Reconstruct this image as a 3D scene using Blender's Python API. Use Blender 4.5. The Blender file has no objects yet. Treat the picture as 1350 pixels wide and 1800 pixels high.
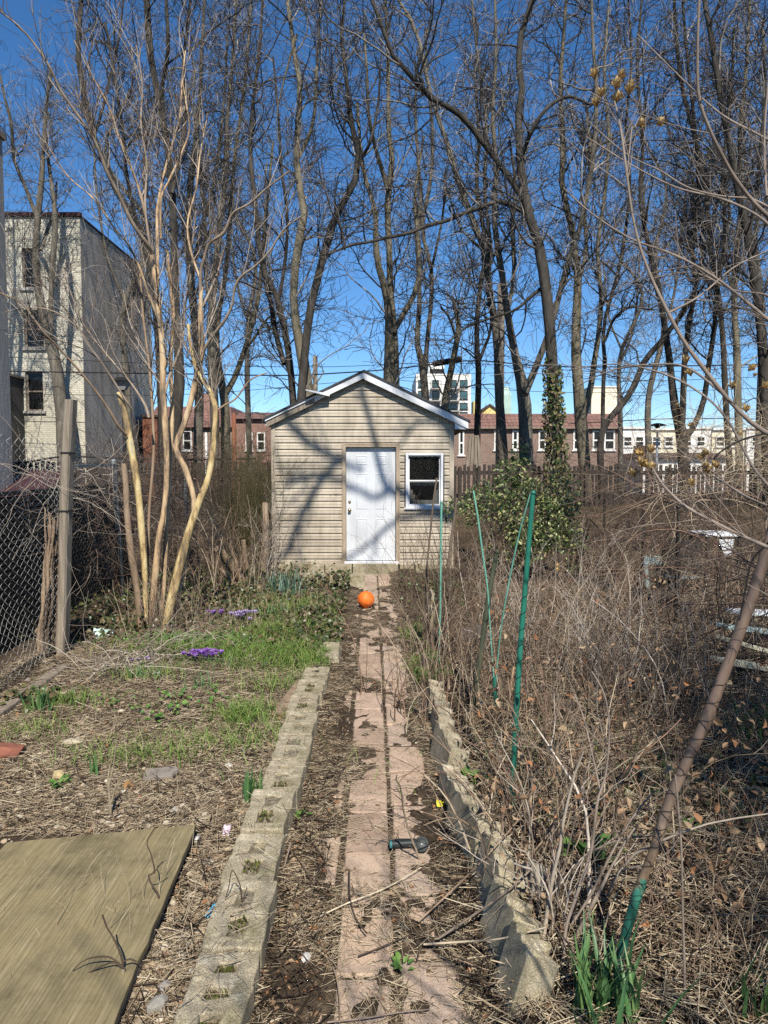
import bpy, math, random
import numpy as np
from math import sin, cos, pi, radians, tan, atan

S = bpy.context.scene
COL = S.collection
rng = np.random.default_rng(7)
random.seed(7)

# ------------------------------------------------------------------ camera
F = 1239.0                      # focal length in photograph pixels (1350 x 1800)
TH = atan(75 / F)               # the camera looks slightly down
CAM = np.array([0.0, 0.0, 1.8])

def ray(px, py):
    u = (px - 675) / F
    v = -(py - 900) / F
    return np.array([u, cos(TH) + v * sin(TH), -sin(TH) + v * cos(TH)])

def P(px, py, Y):
    d = ray(px, py)
    return CAM + d * (Y / d[1])

def G(px, py, z=0.0):
    d = ray(px, py)
    return CAM + d * ((z - 1.8) / d[2])

cam_data = bpy.data.cameras.new('camera')
cam = bpy.data.objects.new('camera', cam_data)
COL.objects.link(cam)
cam.location = CAM
cam.rotation_euler = (pi / 2 - TH, 0, 0)
cam_data.sensor_fit = 'VERTICAL'
cam_data.sensor_height = 36
cam_data.lens = F / 1800 * 36
cam_data.clip_start = 0.05
cam_data.clip_end = 2000
S.camera = cam

# ------------------------------------------------------------------ light
SUN_EL = radians(46)
SUN_AZ = radians(9)             # behind the camera, a little to the right
SUN_DIR = np.array([sin(SUN_AZ) * cos(SUN_EL), -cos(SUN_AZ) * cos(SUN_EL), sin(SUN_EL)])
ld = bpy.data.lights.new('sun', 'SUN')
ld.energy = 5.0
ld.angle = radians(0.5)
ld.color = (1.0, 0.94, 0.84)
lo = bpy.data.objects.new('sun', ld)
COL.objects.link(lo)
lo.location = (3, -20, 25)
from mathutils import Vector
lo.rotation_euler = Vector(SUN_DIR).to_track_quat('Z', 'Y').to_euler()

W = bpy.data.worlds.new('World')
S.world = W
W.use_nodes = True
nt = W.node_tree
bg = nt.nodes['Background']
sky = nt.nodes.new('ShaderNodeTexSky')
sky.sky_type = 'NISHITA'
sky.sun_disc = False
sky.sun_elevation = SUN_EL
sky.sun_rotation = pi - SUN_AZ
sky.air_density = 1.0
sky.dust_density = 0.0
sky.ozone_density = 5.0
sky.altitude = 1200
hs = nt.nodes.new('ShaderNodeHueSaturation'); hs.inputs['Saturation'].default_value = 1.18
nt.links.new(sky.outputs[0], hs.inputs['Color']); nt.links.new(hs.outputs[0], bg.inputs[0])
bg.inputs[1].default_value = 0.108

S.view_settings.view_transform = 'Standard'
S.view_settings.look = 'None'
S.view_settings.exposure = 0.48
S.view_settings.gamma = 1.0
S.cycles.max_bounces = 5
S.cycles.diffuse_bounces = 2
S.cycles.glossy_bounces = 2
S.cycles.transmission_bounces = 3
S.cycles.transparent_max_bounces = 6
S.cycles.use_denoising = False
S.cycles.caustics_reflective = False
S.cycles.caustics_refractive = False

# ------------------------------------------------------------------ noise
def _h(ix, iy, s):
    n = (ix.astype(np.int64) * 374761393 + iy.astype(np.int64) * 668265263 + s * 974711) & 0x7fffffff
    n = ((n ^ (n >> 13)) * 1274126177) & 0x7fffffff
    return ((n ^ (n >> 16)) & 0xffff) / 65535.0

def vnoise(x, y, s=0):
    x = np.asarray(x, float); y = np.asarray(y, float)
    ix = np.floor(x); iy = np.floor(y)
    fx = x - ix; fy = y - iy
    fx = fx * fx * (3 - 2 * fx); fy = fy * fy * (3 - 2 * fy)
    a = _h(ix, iy, s); b = _h(ix + 1, iy, s); c = _h(ix, iy + 1, s); d = _h(ix + 1, iy + 1, s)
    return a + (b - a) * fx + (c - a) * fy + (a - b - c + d) * fx * fy

def fbm(x, y, s=0, o=3):
    r = 0; a = 0.5
    for k in range(o):
        r = r + a * (vnoise(x * 2 ** k, y * 2 ** k, s + k) - 0.5)
        a *= 0.5
    return r

def sstep(a, b, x):
    t = np.clip((np.asarray(x, float) - a) / (b - a), 0, 1)
    return t * t * (3 - 2 * t)

def height(x, y):
    """terrain height"""
    x = np.asarray(x, float); y = np.asarray(y, float)
    xc = -0.017 * y + 0.02
    u = x - xc
    left = 0.06 + 0.10 * fbm(x * 1.3, y * 1.3, 3) + 0.03 * fbm(x * 7, y * 7, 9, 2)
    right = 0.045 + 0.12 * fbm(x * 1.1, y * 1.1, 13) + 0.04 * fbm(x * 6, y * 6, 19, 2)
    pd = np.minimum(np.abs(u - 0.04), np.abs(u + 0.20) )
    path = -0.003 + 0.056 * fbm(x * 4.5, y * 2.6, 23, 3) + 0.036 * fbm(x * 15, y * 12, 29, 3) + 0.022 * sstep(0.20, 0.36, np.abs(u + 0.0)) \
        + 0.016 * sstep(-0.13, -0.28, u)
    path = path + 0.004 * sstep(6.0, 7.5, y)
    wl = sstep(-0.40, -0.52, u); wr = sstep(0.36, 0.50, u)
    h = path * (1 - wl) * (1 - wr) + left * wl + right * wr
    yard = sstep(16.5, 15.0, y) * sstep(0.3, 1.2, y + 3)
    h = h * np.where(y < 40, 1, 0)
    bank = sstep(13.2, 16.0, y) * (1 - sstep(24, 30, y)) * sstep(-3.0, 2.6, x)
    h = h + 0.85 * bank + 0.10 * sstep(12.6, 14, y) * (1 - sstep(24, 30, y))
    h = h - 0.09 * sstep(10.4, 11.6, y) * (1 - sstep(12.5, 13.2, y)) * sstep(.3, -.3, x)
    h = h * (1 - sstep(26, 32, y))
    return h

def hz(x, y):
    return float(height(np.array([x]), np.array([y]))[0])

# ------------------------------------------------------------------ object helpers
def tag(o, label=None, cat=None, group=None, kind=None):
    if label: o['label'] = label
    if cat: o['category'] = cat
    if group: o['group'] = group
    if kind: o['kind'] = kind
    return o

def thing(name, label, cat, loc=(0, 0, 0), group=None):
    o = bpy.data.objects.new(name, None)
    COL.objects.link(o)
    o.location = [float(v) for v in loc]
    o.empty_display_size = 0.2
    return tag(o, label, cat, group)

def link(name, me, parent=None):
    o = bpy.data.objects.new(name, me)
    COL.objects.link(o)
    if parent is not None:
        o.parent = parent
        off = np.array(parent.location)
        q = parent.parent
        if q is None:
            o.location = -off
    return o

class MB:
    def __init__(s):
        s.v = []; s.f = []
    def quad(s, a, b, c, d):
        n = len(s.v); s.v += [tuple(a), tuple(b), tuple(c), tuple(d)]; s.f.append((n, n + 1, n + 2, n + 3))
    def poly(s, pts):
        n = len(s.v); s.v += [tuple(p) for p in pts]; s.f.append(tuple(range(n, n + len(pts))))
    def hexa(s, c):
        """eight corners: bottom four then top four"""
        n = len(s.v); s.v += [tuple(p) for p in c]
        for q in ((3, 2, 1, 0), (4, 5, 6, 7), (0, 1, 5, 4), (1, 2, 6, 5), (2, 3, 7, 6), (3, 0, 4, 7)):
            s.f.append(tuple(n + i for i in q))
        return s
    def box(s, x0, x1, y0, y1, z0, z1):
        return s.hexa([(x0, y0, z0), (x1, y0, z0), (x1, y1, z0), (x0, y1, z0),
                       (x0, y0, z1), (x1, y0, z1), (x1, y1, z1), (x0, y1, z1)])
    def bar(s, a, b, w, t, up=(0, 0, 1)):
        a = np.array(a, float); b = np.array(b, float)
        d = b - a; d /= np.linalg.norm(d)
        x = np.cross(d, up); x /= np.linalg.norm(x)
        y = np.cross(x, d)
        o = [(-w / 2, -t / 2), (w / 2, -t / 2), (w / 2, t / 2), (-w / 2, t / 2)]
        return s.hexa([a + x * p + y * q for p, q in o] + [b + x * p + y * q for p, q in o])
    def prism(s, pts, d):
        """extrude a planar polygon by the vector d"""
        n = len(s.v); m = len(pts)
        d = np.array(d, float)
        s.v += [tuple(p) for p in pts] + [tuple(np.array(p, float) + d) for p in pts]
        s.f.append(tuple(range(n, n + m))[::-1]); s.f.append(tuple(range(n + m, n + 2 * m)))
        for i in range(m):
            j = (i + 1) % m
            s.f.append((n + i, n + j, n + m + j, n + m + i))
        return s
    def lathe(s, c, axis, prof, seg=16):
        """prof: list of (distance along axis, radius)"""
        c = np.array(c, float); a = np.array(axis, float); a /= np.linalg.norm(a)
        r = np.cross(a, (0.3, 0.9, 0.2)); r /= np.linalg.norm(r); q = np.cross(a, r)
        n = len(s.v)
        for t, R in prof:
            for k in range(seg):
                g = 2 * pi * k / seg
                s.v.append(tuple(c + a * t + (r * cos(g) + q * sin(g)) * R))
        for i in range(len(prof) - 1):
            for k in range(seg):
                k2 = (k + 1) % seg
                s.f.append((n + i * seg + k, n + i * seg + k2, n + (i + 1) * seg + k2, n + (i + 1) * seg + k))
        s.f.append(tuple(n + k for k in range(seg))[::-1])
        s.f.append(tuple(n + (len(prof) - 1) * seg + k for k in range(seg)))
        return s
    def mesh(s, name, m, smooth=False, bevel=0):
        me = bpy.data.meshes.new(name)
        me.from_pydata(s.v, [], s.f)
        me.materials.append(m)
        if smooth:
            me.polygons.foreach_set('use_smooth', [True] * len(me.polygons))
        me.update()
        return me
    def build(s, name, m, parent=None, smooth=False, bevel=0):
        o = link(name, s.mesh(name, m, smooth), parent)
        if bevel:
            b = o.modifiers.new('bevel', 'BEVEL'); b.width = bevel; b.segments = 2; b.limit_method = 'ANGLE'
        return o

def npmesh(name, V, Fq, m, smooth=True):
    """V (n,3) float, Fq (m,k) int with k = 3 or 4"""
    V = np.ascontiguousarray(V, dtype=np.float32); Fq = np.ascontiguousarray(Fq, dtype=np.int32)
    me = bpy.data.meshes.new(name)
    me.vertices.add(len(V)); me.vertices.foreach_set('co', V.ravel())
    k = Fq.shape[1]
    me.loops.add(Fq.size); me.loops.foreach_set('vertex_index', Fq.ravel())
    me.polygons.add(len(Fq)); me.polygons.foreach_set('loop_start', np.arange(0, Fq.size, k, dtype=np.int32))
    me.polygons.foreach_set('use_smooth', np.full(len(Fq), smooth))
    me.update(calc_edges=True)
    me.materials.append(m)
    return me

def npobj(name, VF, m, parent=None, smooth=True):
    return link(name, npmesh(name, VF[0], VF[1], m, smooth), parent)

def merge(parts):
    V = []; Fq = []; n = 0
    for v, f in parts:
        V.append(v); Fq.append(f + n); n += len(v)
    return np.concatenate(V), np.concatenate(Fq)

def unit(a):
    return a / np.maximum(np.linalg.norm(a, axis=-1, keepdims=True), 1e-9)

def tubes(Pt, R, sides=4, rough=0.0):
    """Pt (N,K,3), R (N,K): tubes that run along the polylines"""
    N, K, _ = Pt.shape
    T = np.empty_like(Pt)
    T[:, 1:-1] = Pt[:, 2:] - Pt[:, :-2]; T[:, 0] = Pt[:, 1] - Pt[:, 0]; T[:, -1] = Pt[:, -1] - Pt[:, -2]
    T = unit(T)
    mean = unit(Pt[:, -1] - Pt[:, 0])
    ref = np.where(np.abs(mean[:, 2:3]) < 0.8, np.array([[0.0, 0.05, 1.0]]), np.array([[1.0, 0.1, 0.05]]))
    X = unit(np.cross(T, np.repeat(ref[:, None, :], K, 1)))
    Y = np.cross(T, X)
    a = np.arange(sides) * 2 * pi / sides
    c = np.cos(a)[None, None, :, None]; s_ = np.sin(a)[None, None, :, None]
    rr = R[:, :, None, None]
    if rough:
        rr = rr * (1 + rough * (rng.random((N, K, sides, 1)) - 0.5))
    V = Pt[:, :, None, :] + rr * (X[:, :, None, :] * c + Y[:, :, None, :] * s_)
    V = V.reshape(-1, 3)
    base = (np.arange(N) * K * sides)[:, None, None] + (np.arange(K - 1) * sides)[None, :, None]
    k = np.arange(sides)[None, None, :]; k2 = (k + 1) % sides
    Fq = np.stack([base + k, base + k2, base + sides + k2, base + sides + k], -1).reshape(-1, 4)
    return V, Fq

def ribbons(Pt, Wd, side):
    """flat strips, folded a little along the middle: Pt (N,K,3), Wd (N,K), side (N,3)"""
    N, K, _ = Pt.shape
    sd = unit(side)[:, None, :]
    T = unit(Pt[:, -1] - Pt[:, 0])
    up = np.cross(T, unit(side))[:, None, :]
    L = Pt + sd * Wd[:, :, None] * 0.5 + up * Wd[:, :, None] * 0.15
    Rr = Pt - sd * Wd[:, :, None] * 0.5 + up * Wd[:, :, None] * 0.15
    V = np.stack([L, Pt, Rr], 2).reshape(-1, 3)
    base = (np.arange(N) * K * 3)[:, None, None] + (np.arange(K - 1) * 3)[None, :, None]
    j = np.arange(2)[None, None, :]
    Fq = np.stack([base + j, base + j + 1, base + 3 + j + 1, base + 3 + j], -1).reshape(-1, 4)
    return V, Fq

def leaves(C, D, Nn, L, Wd, fold=0.25, droop=0.2):
    """folded pointed leaves: centre, direction, normal, length, width"""
    D = unit(D); Sd = unit(np.cross(D, Nn)); Nn = np.cross(Sd, D)
    L = L[:, None]; Wd = Wd[:, None]
    b = C - D * L * .5
    t = C + D * L * .5 - Nn * L * droop
    m1 = C - D * L * .12 + Nn * 0; m2 = C + D * L * .2 - Nn * L * droop * .35
    l1 = m1 + Sd * Wd * .5 + Nn * Wd * fold; r1 = m1 - Sd * Wd * .5 + Nn * Wd * fold
    l2 = m2 + Sd * Wd * .36 + Nn * Wd * fold * .7; r2 = m2 - Sd * Wd * .36 + Nn * Wd * fold * .7
    V = np.stack([b, l1, m1, r1, l2, m2, r2, t], 1).reshape(-1, 3)
    n = (np.arange(len(C)) * 8)[:, None]
    q = np.array([[0, 2, 1, 1], [0, 3, 2, 2], [1, 2, 5, 4], [2, 3, 6, 5], [4, 5, 7, 7], [5, 6, 7, 7]])
    tri = np.array([[0, 2, 1], [0, 3, 2], [1, 2, 5], [1, 5, 4], [2, 3, 6], [2, 6, 5], [4, 5, 7], [5, 6, 7]])
    Fq = (n[:, :, None] + tri[None]).reshape(-1, 3)
    return V, Fq

def resample(pts, K):
    """Catmull-Rom through pts (n,d) to K points evenly in index"""
    p = np.array(pts, float)
    if len(p) == 2:
        t = np.linspace(0, 1, K)[:, None]; return p[0] * (1 - t) + p[1] * t
    seg = np.concatenate([[0], np.cumsum(np.linalg.norm(np.diff(p[:, :3], axis=0), axis=1))])
    q = np.concatenate([[2 * p[0] - p[1]], p, [2 * p[-1] - p[-2]]])
    u = np.linspace(0, seg[-1], K)
    i = np.clip(np.searchsorted(seg, u, 'right') - 1, 0, len(p) - 2)
    t = ((u - seg[i]) / np.maximum(seg[i + 1] - seg[i], 1e-9))[:, None]
    a, b, c, d = q[i], q[i + 1], q[i + 2], q[i + 3]
    return 0.5 * (2 * b + (c - a) * t + (2 * a - 5 * b + 4 * c - d) * t ** 2 + (3 * b - a - 3 * c + d) * t ** 3)

def grow(Pp, Rp, M, K, L, ang, rk, rmax, rtip, wander=0.12, up=0.15, tmin=0.2, tmax=1.0, r=None, lfall=0.5, zmin=None, grav=0.0):
    """M children spread over the parent polylines"""
    r = r or rng
    N, Kp, _ = Pp.shape
    ln = np.linalg.norm(np.diff(Pp, axis=1), axis=2).sum(1)
    idx = r.choice(N, size=M, p=ln / ln.sum())
    t = tmin + (tmax - tmin) * r.random(M)
    f = t * (Kp - 1); i = np.minimum(f.astype(int), Kp - 2); w = (f - i)[:, None]
    p0 = Pp[idx, i] * (1 - w) + Pp[idx, i + 1] * w
    if zmin is not None:
        keep = p0[:, 2] > zmin
        idx, t, i, w, p0 = idx[keep], t[keep], i[keep], w[keep], p0[keep]
        M = len(idx)
    rp = Rp[idx, i] * (1 - w[:, 0]) + Rp[idx, i + 1] * w[:, 0]
    T = unit(Pp[idx, i + 1] - Pp[idx, i])
    rv = r.normal(size=(M, 3)); pr = unit(np.cross(T, rv))
    a = (ang[0] + (ang[1] - ang[0]) * r.random(M))[:, None]
    d = unit(T * np.cos(a) + pr * np.sin(a))
    d = unit(d + np.array([0, 0, up]))
    lv = (L[0] + (L[1] - L[0]) * r.random(M)) * (1 - lfall * t)
    step = (lv / (K - 1))[:, None]
    pts = [p0]; cur = p0
    bend = r.normal(size=(M, 3)) * wander * .5
    for k in range(K - 1):
        cur = cur + d * step
        pts.append(cur)
        d = unit(d + r.normal(size=(M, 3)) * wander + bend + np.array([0, 0, up * .35 - grav * k / K]))
    Pt = np.stack(pts, 1)
    r0 = np.minimum(rp * rk, rmax * (0.6 + 0.4 * r.random(M)))
    r0 = np.maximum(r0, rtip)
    tt = np.linspace(0, 1, K)[None, :]
    R = r0[:, None] * (1 - tt) + rtip * tt
    return Pt, R

# ------------------------------------------------------------------ materials
def newmat(name):
    m = bpy.data.materials.new(name)
    m.use_nodes = True
    return m, m.node_tree, m.node_tree.nodes['Principled BSDF']

def ramp(nt, stops):
    n = nt.nodes.new('ShaderNodeValToRGB')
    e = n.color_ramp.elements
    while len(e) < len(stops): e.new(0.5)
    for k, (p, c) in enumerate(stops):
        e[k].position = p
        e[k].color = (c[0], c[1], c[2], 1)
    return n

def coords(nt, stretch=(1, 1, 1)):
    tc = nt.nodes.new('ShaderNodeTexCoord')
    mp = nt.nodes.new('ShaderNodeMapping')
    mp.inputs['Scale'].default_value = stretch
    nt.links.new(tc.outputs['Object'], mp.inputs[0])
    return mp.outputs[0]

def noise(nt, vec, scale, detail=4, rough=.55, dist=0):
    n = nt.nodes.new('ShaderNodeTexNoise')
    n.inputs['Scale'].default_value = scale
    n.inputs['Detail'].default_value = detail
    n.inputs['Roughness'].default_value = rough
    n.inputs['Distortion'].default_value = dist
    nt.links.new(vec, n.inputs['Vector'])
    return n.outputs['Fac']

def bumpn(nt, b, fac, strength, dist=0.01):
    n = nt.nodes.new('ShaderNodeBump')
    n.inputs['Strength'].default_value = strength
    n.inputs['Distance'].default_value = dist
    nt.links.new(fac, n.inputs['Height'])
    nt.links.new(n.outputs[0], b.inputs['Normal'])
    return n

def nmat(name, stops, scale=6, rough=.85, bump=.3, bdist=.01, stretch=(1, 1, 1), detail=6, bscale=None, metallic=0, spec=.3):
    """noise through a colour ramp, bump from finer noise"""
    m, nt, b = newmat(name)
    vec = coords(nt, stretch)
    f = noise(nt, vec, scale, detail, .62)
    st = stops if isinstance(stops[0][1], (tuple, list)) else [(0.3, stops[0]), (0.7, stops[1])]
    rp = ramp(nt, st)
    nt.links.new(f, rp.inputs[0])
    nt.links.new(rp.outputs[0], b.inputs['Base Color'])
    b.inputs['Roughness'].default_value = rough
    b.inputs['Metallic'].default_value = metallic
    b.inputs['Specular IOR Level'].default_value = spec
    if bump:
        f2 = noise(nt, vec, bscale or scale * 4, 5, .6)
        bumpn(nt, b, f2, bump, bdist)
    return m

def imat(name, cols, rough=.8, trans=0.0, spec=.2, bump=0):
    """each piece of the mesh takes its own colour from the list"""
    m, nt, b = newmat(name)
    g = nt.nodes.new('ShaderNodeNewGeometry')
    n = len(cols)
    rp = ramp(nt, [((k + .5) / n, c) for k, c in enumerate(cols)])
    nt.links.new(g.outputs['Random Per Island'], rp.inputs[0])
    vec = coords(nt)
    f = noise(nt, vec, 40, 3)
    mx = nt.nodes.new('ShaderNodeMix'); mx.data_type = 'RGBA'; mx.blend_type = 'MULTIPLY'
    mx.inputs[0].default_value = .6
    r2 = ramp(nt, [(.25, (.55, .55, .55)), (.75, (1.25, 1.25, 1.25))])
    nt.links.new(f, r2.inputs[0])
    nt.links.new(rp.outputs[0], mx.inputs[6]); nt.links.new(r2.outputs[0], mx.inputs[7])
    nt.links.new(mx.outputs[2], b.inputs['Base Color'])
    b.inputs['Roughness'].default_value = rough
    b.inputs['Specular IOR Level'].default_value = spec
    if trans:
        t = nt.nodes.new('ShaderNodeBsdfTranslucent')
        nt.links.new(mx.outputs[2], t.inputs[0])
        s = nt.nodes.new('ShaderNodeMixShader'); s.inputs[0].default_value = trans
        nt.links.new(b.outputs[0], s.inputs[1]); nt.links.new(t.outputs[0], s.inputs[2])
        nt.links.new(s.outputs[0], nt.nodes['Material Output'].inputs[0])
    return m

def brickmat(name, c1, c2, mortar, bw=.22, bh=.075, ms=.01, bump=.4, stain=.5, rough=.9):
    m, nt, b = newmat(name)
    tc = nt.nodes.new('ShaderNodeTexCoord')
    sp = nt.nodes.new('ShaderNodeSeparateXYZ'); nt.links.new(tc.outputs['Object'], sp.inputs[0])
    cb = nt.nodes.new('ShaderNodeCombineXYZ')
    ad = nt.nodes.new('ShaderNodeMath'); ad.operation = 'ADD'
    nt.links.new(sp.outputs[0], ad.inputs[0]); nt.links.new(sp.outputs[1], ad.inputs[1])
    nt.links.new(ad.outputs[0], cb.inputs[0]); nt.links.new(sp.outputs[2], cb.inputs[1])
    br = nt.nodes.new('ShaderNodeTexBrick')
    br.inputs['Color1'].default_value = (*c1, 1); br.inputs['Color2'].default_value = (*c2, 1)
    br.inputs['Mortar'].default_value = (*mortar, 1)
    br.inputs['Scale'].default_value = 1
    br.inputs['Mortar Size'].default_value = ms
    br.inputs['Brick Width'].default_value = bw
    br.inputs['Row Height'].default_value = bh
    nt.links.new(cb.outputs[0], br.inputs[0])
    f = noise(nt, coords(nt, (1, 1, .5)), 0.9, 6, .65)
    r2 = ramp(nt, [(.25, (1 - stain,) * 3), (.6, (1.05, 1.05, 1.05))])
    nt.links.new(f, r2.inputs[0])
    mx = nt.nodes.new('ShaderNodeMix'); mx.data_type = 'RGBA'; mx.blend_type = 'MULTIPLY'; mx.inputs[0].default_value = .8
    nt.links.new(br.outputs[0], mx.inputs[6]); nt.links.new(r2.outputs[0], mx.inputs[7])
    nt.links.new(mx.outputs[2], b.inputs['Base Color'])
    b.inputs['Roughness'].default_value = rough
    bumpn(nt, b, br.outputs['Fac'], -bump, .01)
    return m

M = {}
# ================================================================== materials
M['siding'] = nmat('vinyl_siding', [(.2, (.26, .21, .15)), (.45, (.41, .352, .270)), (.8, (.50, .435, .338))], 1.1, .6, .12, .004, (.5, 1, 2.2), 8, 60)
M['white'] = nmat('white_paint', [(.25, (.50, .505, .51)), (.6, (.68, .69, .70))], 3, .5, .08, .003, (1, 1, .4), 7, 30)
M['doorwhite'] = nmat('door_paint', [(.22, (.42, .435, .445)), (.5, (.57, .59, .605)), (.8, (.62, .64, .655))], 2.2, .42, .05, .003, (1, 1, .5), 7, 30)
M['beigetrim'] = nmat('weathered_beige_trim', [(.25, (.26, .20, .14)), (.7, (.42, .34, .25))], 5, .7, .3, .004, (2, 1, .5))
M['greywood'] = nmat('grey_weathered_wood', [(.25, (.10, .08, .06)), (.5, (.23, .19, .145)), (.8, (.36, .31, .245))], 9, .9, .6, .01, (3, 3, .22), 8)
_nt = M['siding'].node_tree; _b = _nt.nodes['Principled BSDF']; _src = _b.inputs['Base Color'].links[0].from_socket
_f = noise(_nt, coords(_nt, (4.5, 1, .55)), 1.6, 8, .72); _f2 = noise(_nt, coords(_nt, (1.2, 1, 1.6)), 1.7, 7, .7)
_r = ramp(_nt, [(.30, (.62, .60, .56)), (.55, (1, 1, 1)), (.8, (1.08, 1.07, 1.04))]); _r2 = ramp(_nt, [(.32, (.70, .68, .64)), (.55, (1, 1, 1))])
_nt.links.new(_f, _r.inputs[0]); _nt.links.new(_f2, _r2.inputs[0])
_x = _nt.nodes.new('ShaderNodeMix'); _x.data_type = 'RGBA'; _x.blend_type = 'MULTIPLY'; _x.inputs[0].default_value = .75
_y = _nt.nodes.new('ShaderNodeMix'); _y.data_type = 'RGBA'; _y.blend_type = 'MULTIPLY'; _y.inputs[0].default_value = .8
_nt.links.new(_src, _x.inputs[6]); _nt.links.new(_r.outputs[0], _x.inputs[7]); _nt.links.new(_x.outputs[2], _y.inputs[6]); _nt.links.new(_r2.outputs[0], _y.inputs[7])
_nt.links.new(_y.outputs[2], _b.inputs['Base Color'])
M['shingle'] = nmat('asphalt_shingle', [(.3, (.03, .03, .032)), (.7, (.08, .078, .075))], 30, .95, .6, .01)
M['soffit'] = nmat('soffit_board', [(.3, (.10, .085, .065)), (.7, (.20, .17, .13))], 6, .8, .2)
M['brass'] = nmat('aged_brass', [(.3, (.32, .23, .10)), (.7, (.55, .45, .26))], 20, .3, .05, .002, metallic=.9)
M['block'] = nmat('concrete_block', [(.25, (.15, .125, .085)), (.45, (.29, .25, .175)), (.6, (.36, .315, .23)), (.78, (.52, .48, .39))], 13, .95, .55, .005, (1, 1, 1), 12, 110)
_nt = M['block'].node_tree; _b = _nt.nodes['Principled BSDF']; _src = _b.inputs['Base Color'].links[0].from_socket
_f = noise(_nt, coords(_nt), 190, 2, .6); _f2 = noise(_nt, coords(_nt), 4.2, 8, .72)
_r = ramp(_nt, [(.30, (.50, .48, .45)), (.52, (1, 1, 1)), (.70, (1.75, 1.72, 1.66))]); _r2 = ramp(_nt, [(.34, (.58, .60, .40)), (.52, (1, 1, .98)), (.75, (1.1, 1.06, 1.0))])
_nt.links.new(_f, _r.inputs[0]); _nt.links.new(_f2, _r2.inputs[0])
_x = _nt.nodes.new('ShaderNodeMix'); _x.data_type = 'RGBA'; _x.blend_type = 'MULTIPLY'; _x.inputs[0].default_value = .9
_y = _nt.nodes.new('ShaderNodeMix'); _y.data_type = 'RGBA'; _y.blend_type = 'MULTIPLY'; _y.inputs[0].default_value = .9
_nt.links.new(_src, _x.inputs[6]); _nt.links.new(_r.outputs[0], _x.inputs[7]); _nt.links.new(_x.outputs[2], _y.inputs[6]); _nt.links.new(_r2.outputs[0], _y.inputs[7])
_nt.links.new(_y.outputs[2], _b.inputs['Base Color'])
M['dark'] = nmat('dark_void', [(.3, (.006, .006, .006)), (.7, (.014, .013, .012))], 5, .9, 0)
M['metal'] = nmat('galvanised_steel', [(.3, (.20, .24, .26)), (.7, (.36, .41, .43))], 12, .5, .15, .003, metallic=.3)
M['wire'] = nmat('fence_wire', [(.3, (.36, .36, .35)), (.7, (.60, .60, .58))], 4, .5, 0, metallic=.0)
M['wiredull'] = nmat('dull_fence_wire', [(.3, (.12, .12, .115)), (.7, (.26, .26, .25))], 4, .6, 0)
M['darkwire'] = nmat('dark_wire', [(.3, (.015, .015, .015)), (.7, (.04, .036, .03))], 4, .7, 0)
M['black'] = nmat('black_plastic', [(.3, (.008, .008, .008)), (.7, (.02, .02, .02))], 8, .55, .1, .003)
M['fencedark'] = nmat('dark_fence_wood', [(.25, (.022, .018, .015)), (.7, (.060, .048, .040))], 5, .9, .4, .006, (4, 4, .4))
M['maroon'] = nmat('maroon_paint', [(.3, (.035, .012, .013)), (.7, (.06, .022, .022))], 3, .7, .1)
M['stucco'] = nmat('grey_stucco', [(.22, (.21, .18, .145)), (.5, (.38, .335, .28)), (.8, (.55, .50, .43))], .55, .95, .6, .02, (3, 3, .5), 9, 14)
M['shadestucco'] = nmat('shade_dark_stucco', [(.25, (.045, .042, .038)), (.7, (.09, .085, .078))], .8, .95, .5, .02, (2, 2, .5), 8, 12)  # facade shadow put into the colour of the added wing
M['stuccolight'] = nmat('pale_stucco', [(.25, (.24, .23, .215)), (.7, (.36, .35, .33))], .6, .95, .4, .02, (2, 2, .5), 8, 10)
M['paintbrick'] = brickmat('cream_painted_brick', (.50, .47, .375), (.58, .55, .44), (.36, .335, .27), .22, .08, .012, .6, .5)
M['redbrick'] = brickmat('red_brick', (.20, .075, .055), (.27, .11, .08), (.30, .25, .21), .22, .075, .012, .3, .4)
M['brownbrick'] = brickmat('brown_brick', (.165, .095, .07), (.22, .13, .095), (.27, .225, .185), .22, .075, .012, .3, .35)
M['redroof'] = brickmat('red_roof_tiles', (.165, .088, .07), (.22, .115, .092), (.09, .05, .04), .3, .22, .02, .5, .45)
M['cream'] = nmat('cream_render', [(.3, (.60, .54, .40)), (.7, (.74, .68, .52))], 1.2, .9, .1)
M['offwhite'] = nmat('off_white_render', [(.3, (.62, .60, .55)), (.7, (.76, .74, .69))], 1.2, .9, .1)
M['yellow'] = nmat('yellow_render', [(.3, (.60, .46, .16)), (.7, (.72, .57, .24))], 1.2, .9, .1)
M['palegreen'] = nmat('pale_green_copper', [(.3, (.30, .42, .36)), (.7, (.42, .55, .47))], 1.2, .8, .1)
M['brownroof'] = nmat('brown_roof', [(.3, (.055, .035, .028)), (.7, (.10, .065, .052))], 3, .9, .2)
M['rust'] = nmat('rust_red', [(.3, (.13, .05, .03)), (.7, (.22, .085, .045))], 2, .85, .2)
def glass(name, c):
    m, nt, b = newmat(name)
    b.inputs['Base Color'].default_value = (*c, 1)
    b.inputs['Roughness'].default_value = .06
    b.inputs['Specular IOR Level'].default_value = .6
    return m
M['pane'] = glass('dark_window_glass', (.012, .013, .014))
M['pane'].node_tree.nodes['Principled BSDF'].inputs['Specular IOR Level'].default_value = .25
M['panegreen'] = glass('green_window_glass', (.05, .10, .10))
m, nt_, b_ = newmat('clear_pane')
tr = nt_.nodes.new('ShaderNodeBsdfTransparent'); tr.inputs[0].default_value = (.8, .82, .82, 1)
ms_ = nt_.nodes.new('ShaderNodeMixShader'); ms_.inputs[0].default_value = .16
b_.inputs['Roughness'].default_value = .05; b_.inputs['Base Color'].default_value = (.03, .03, .03, 1)
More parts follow.
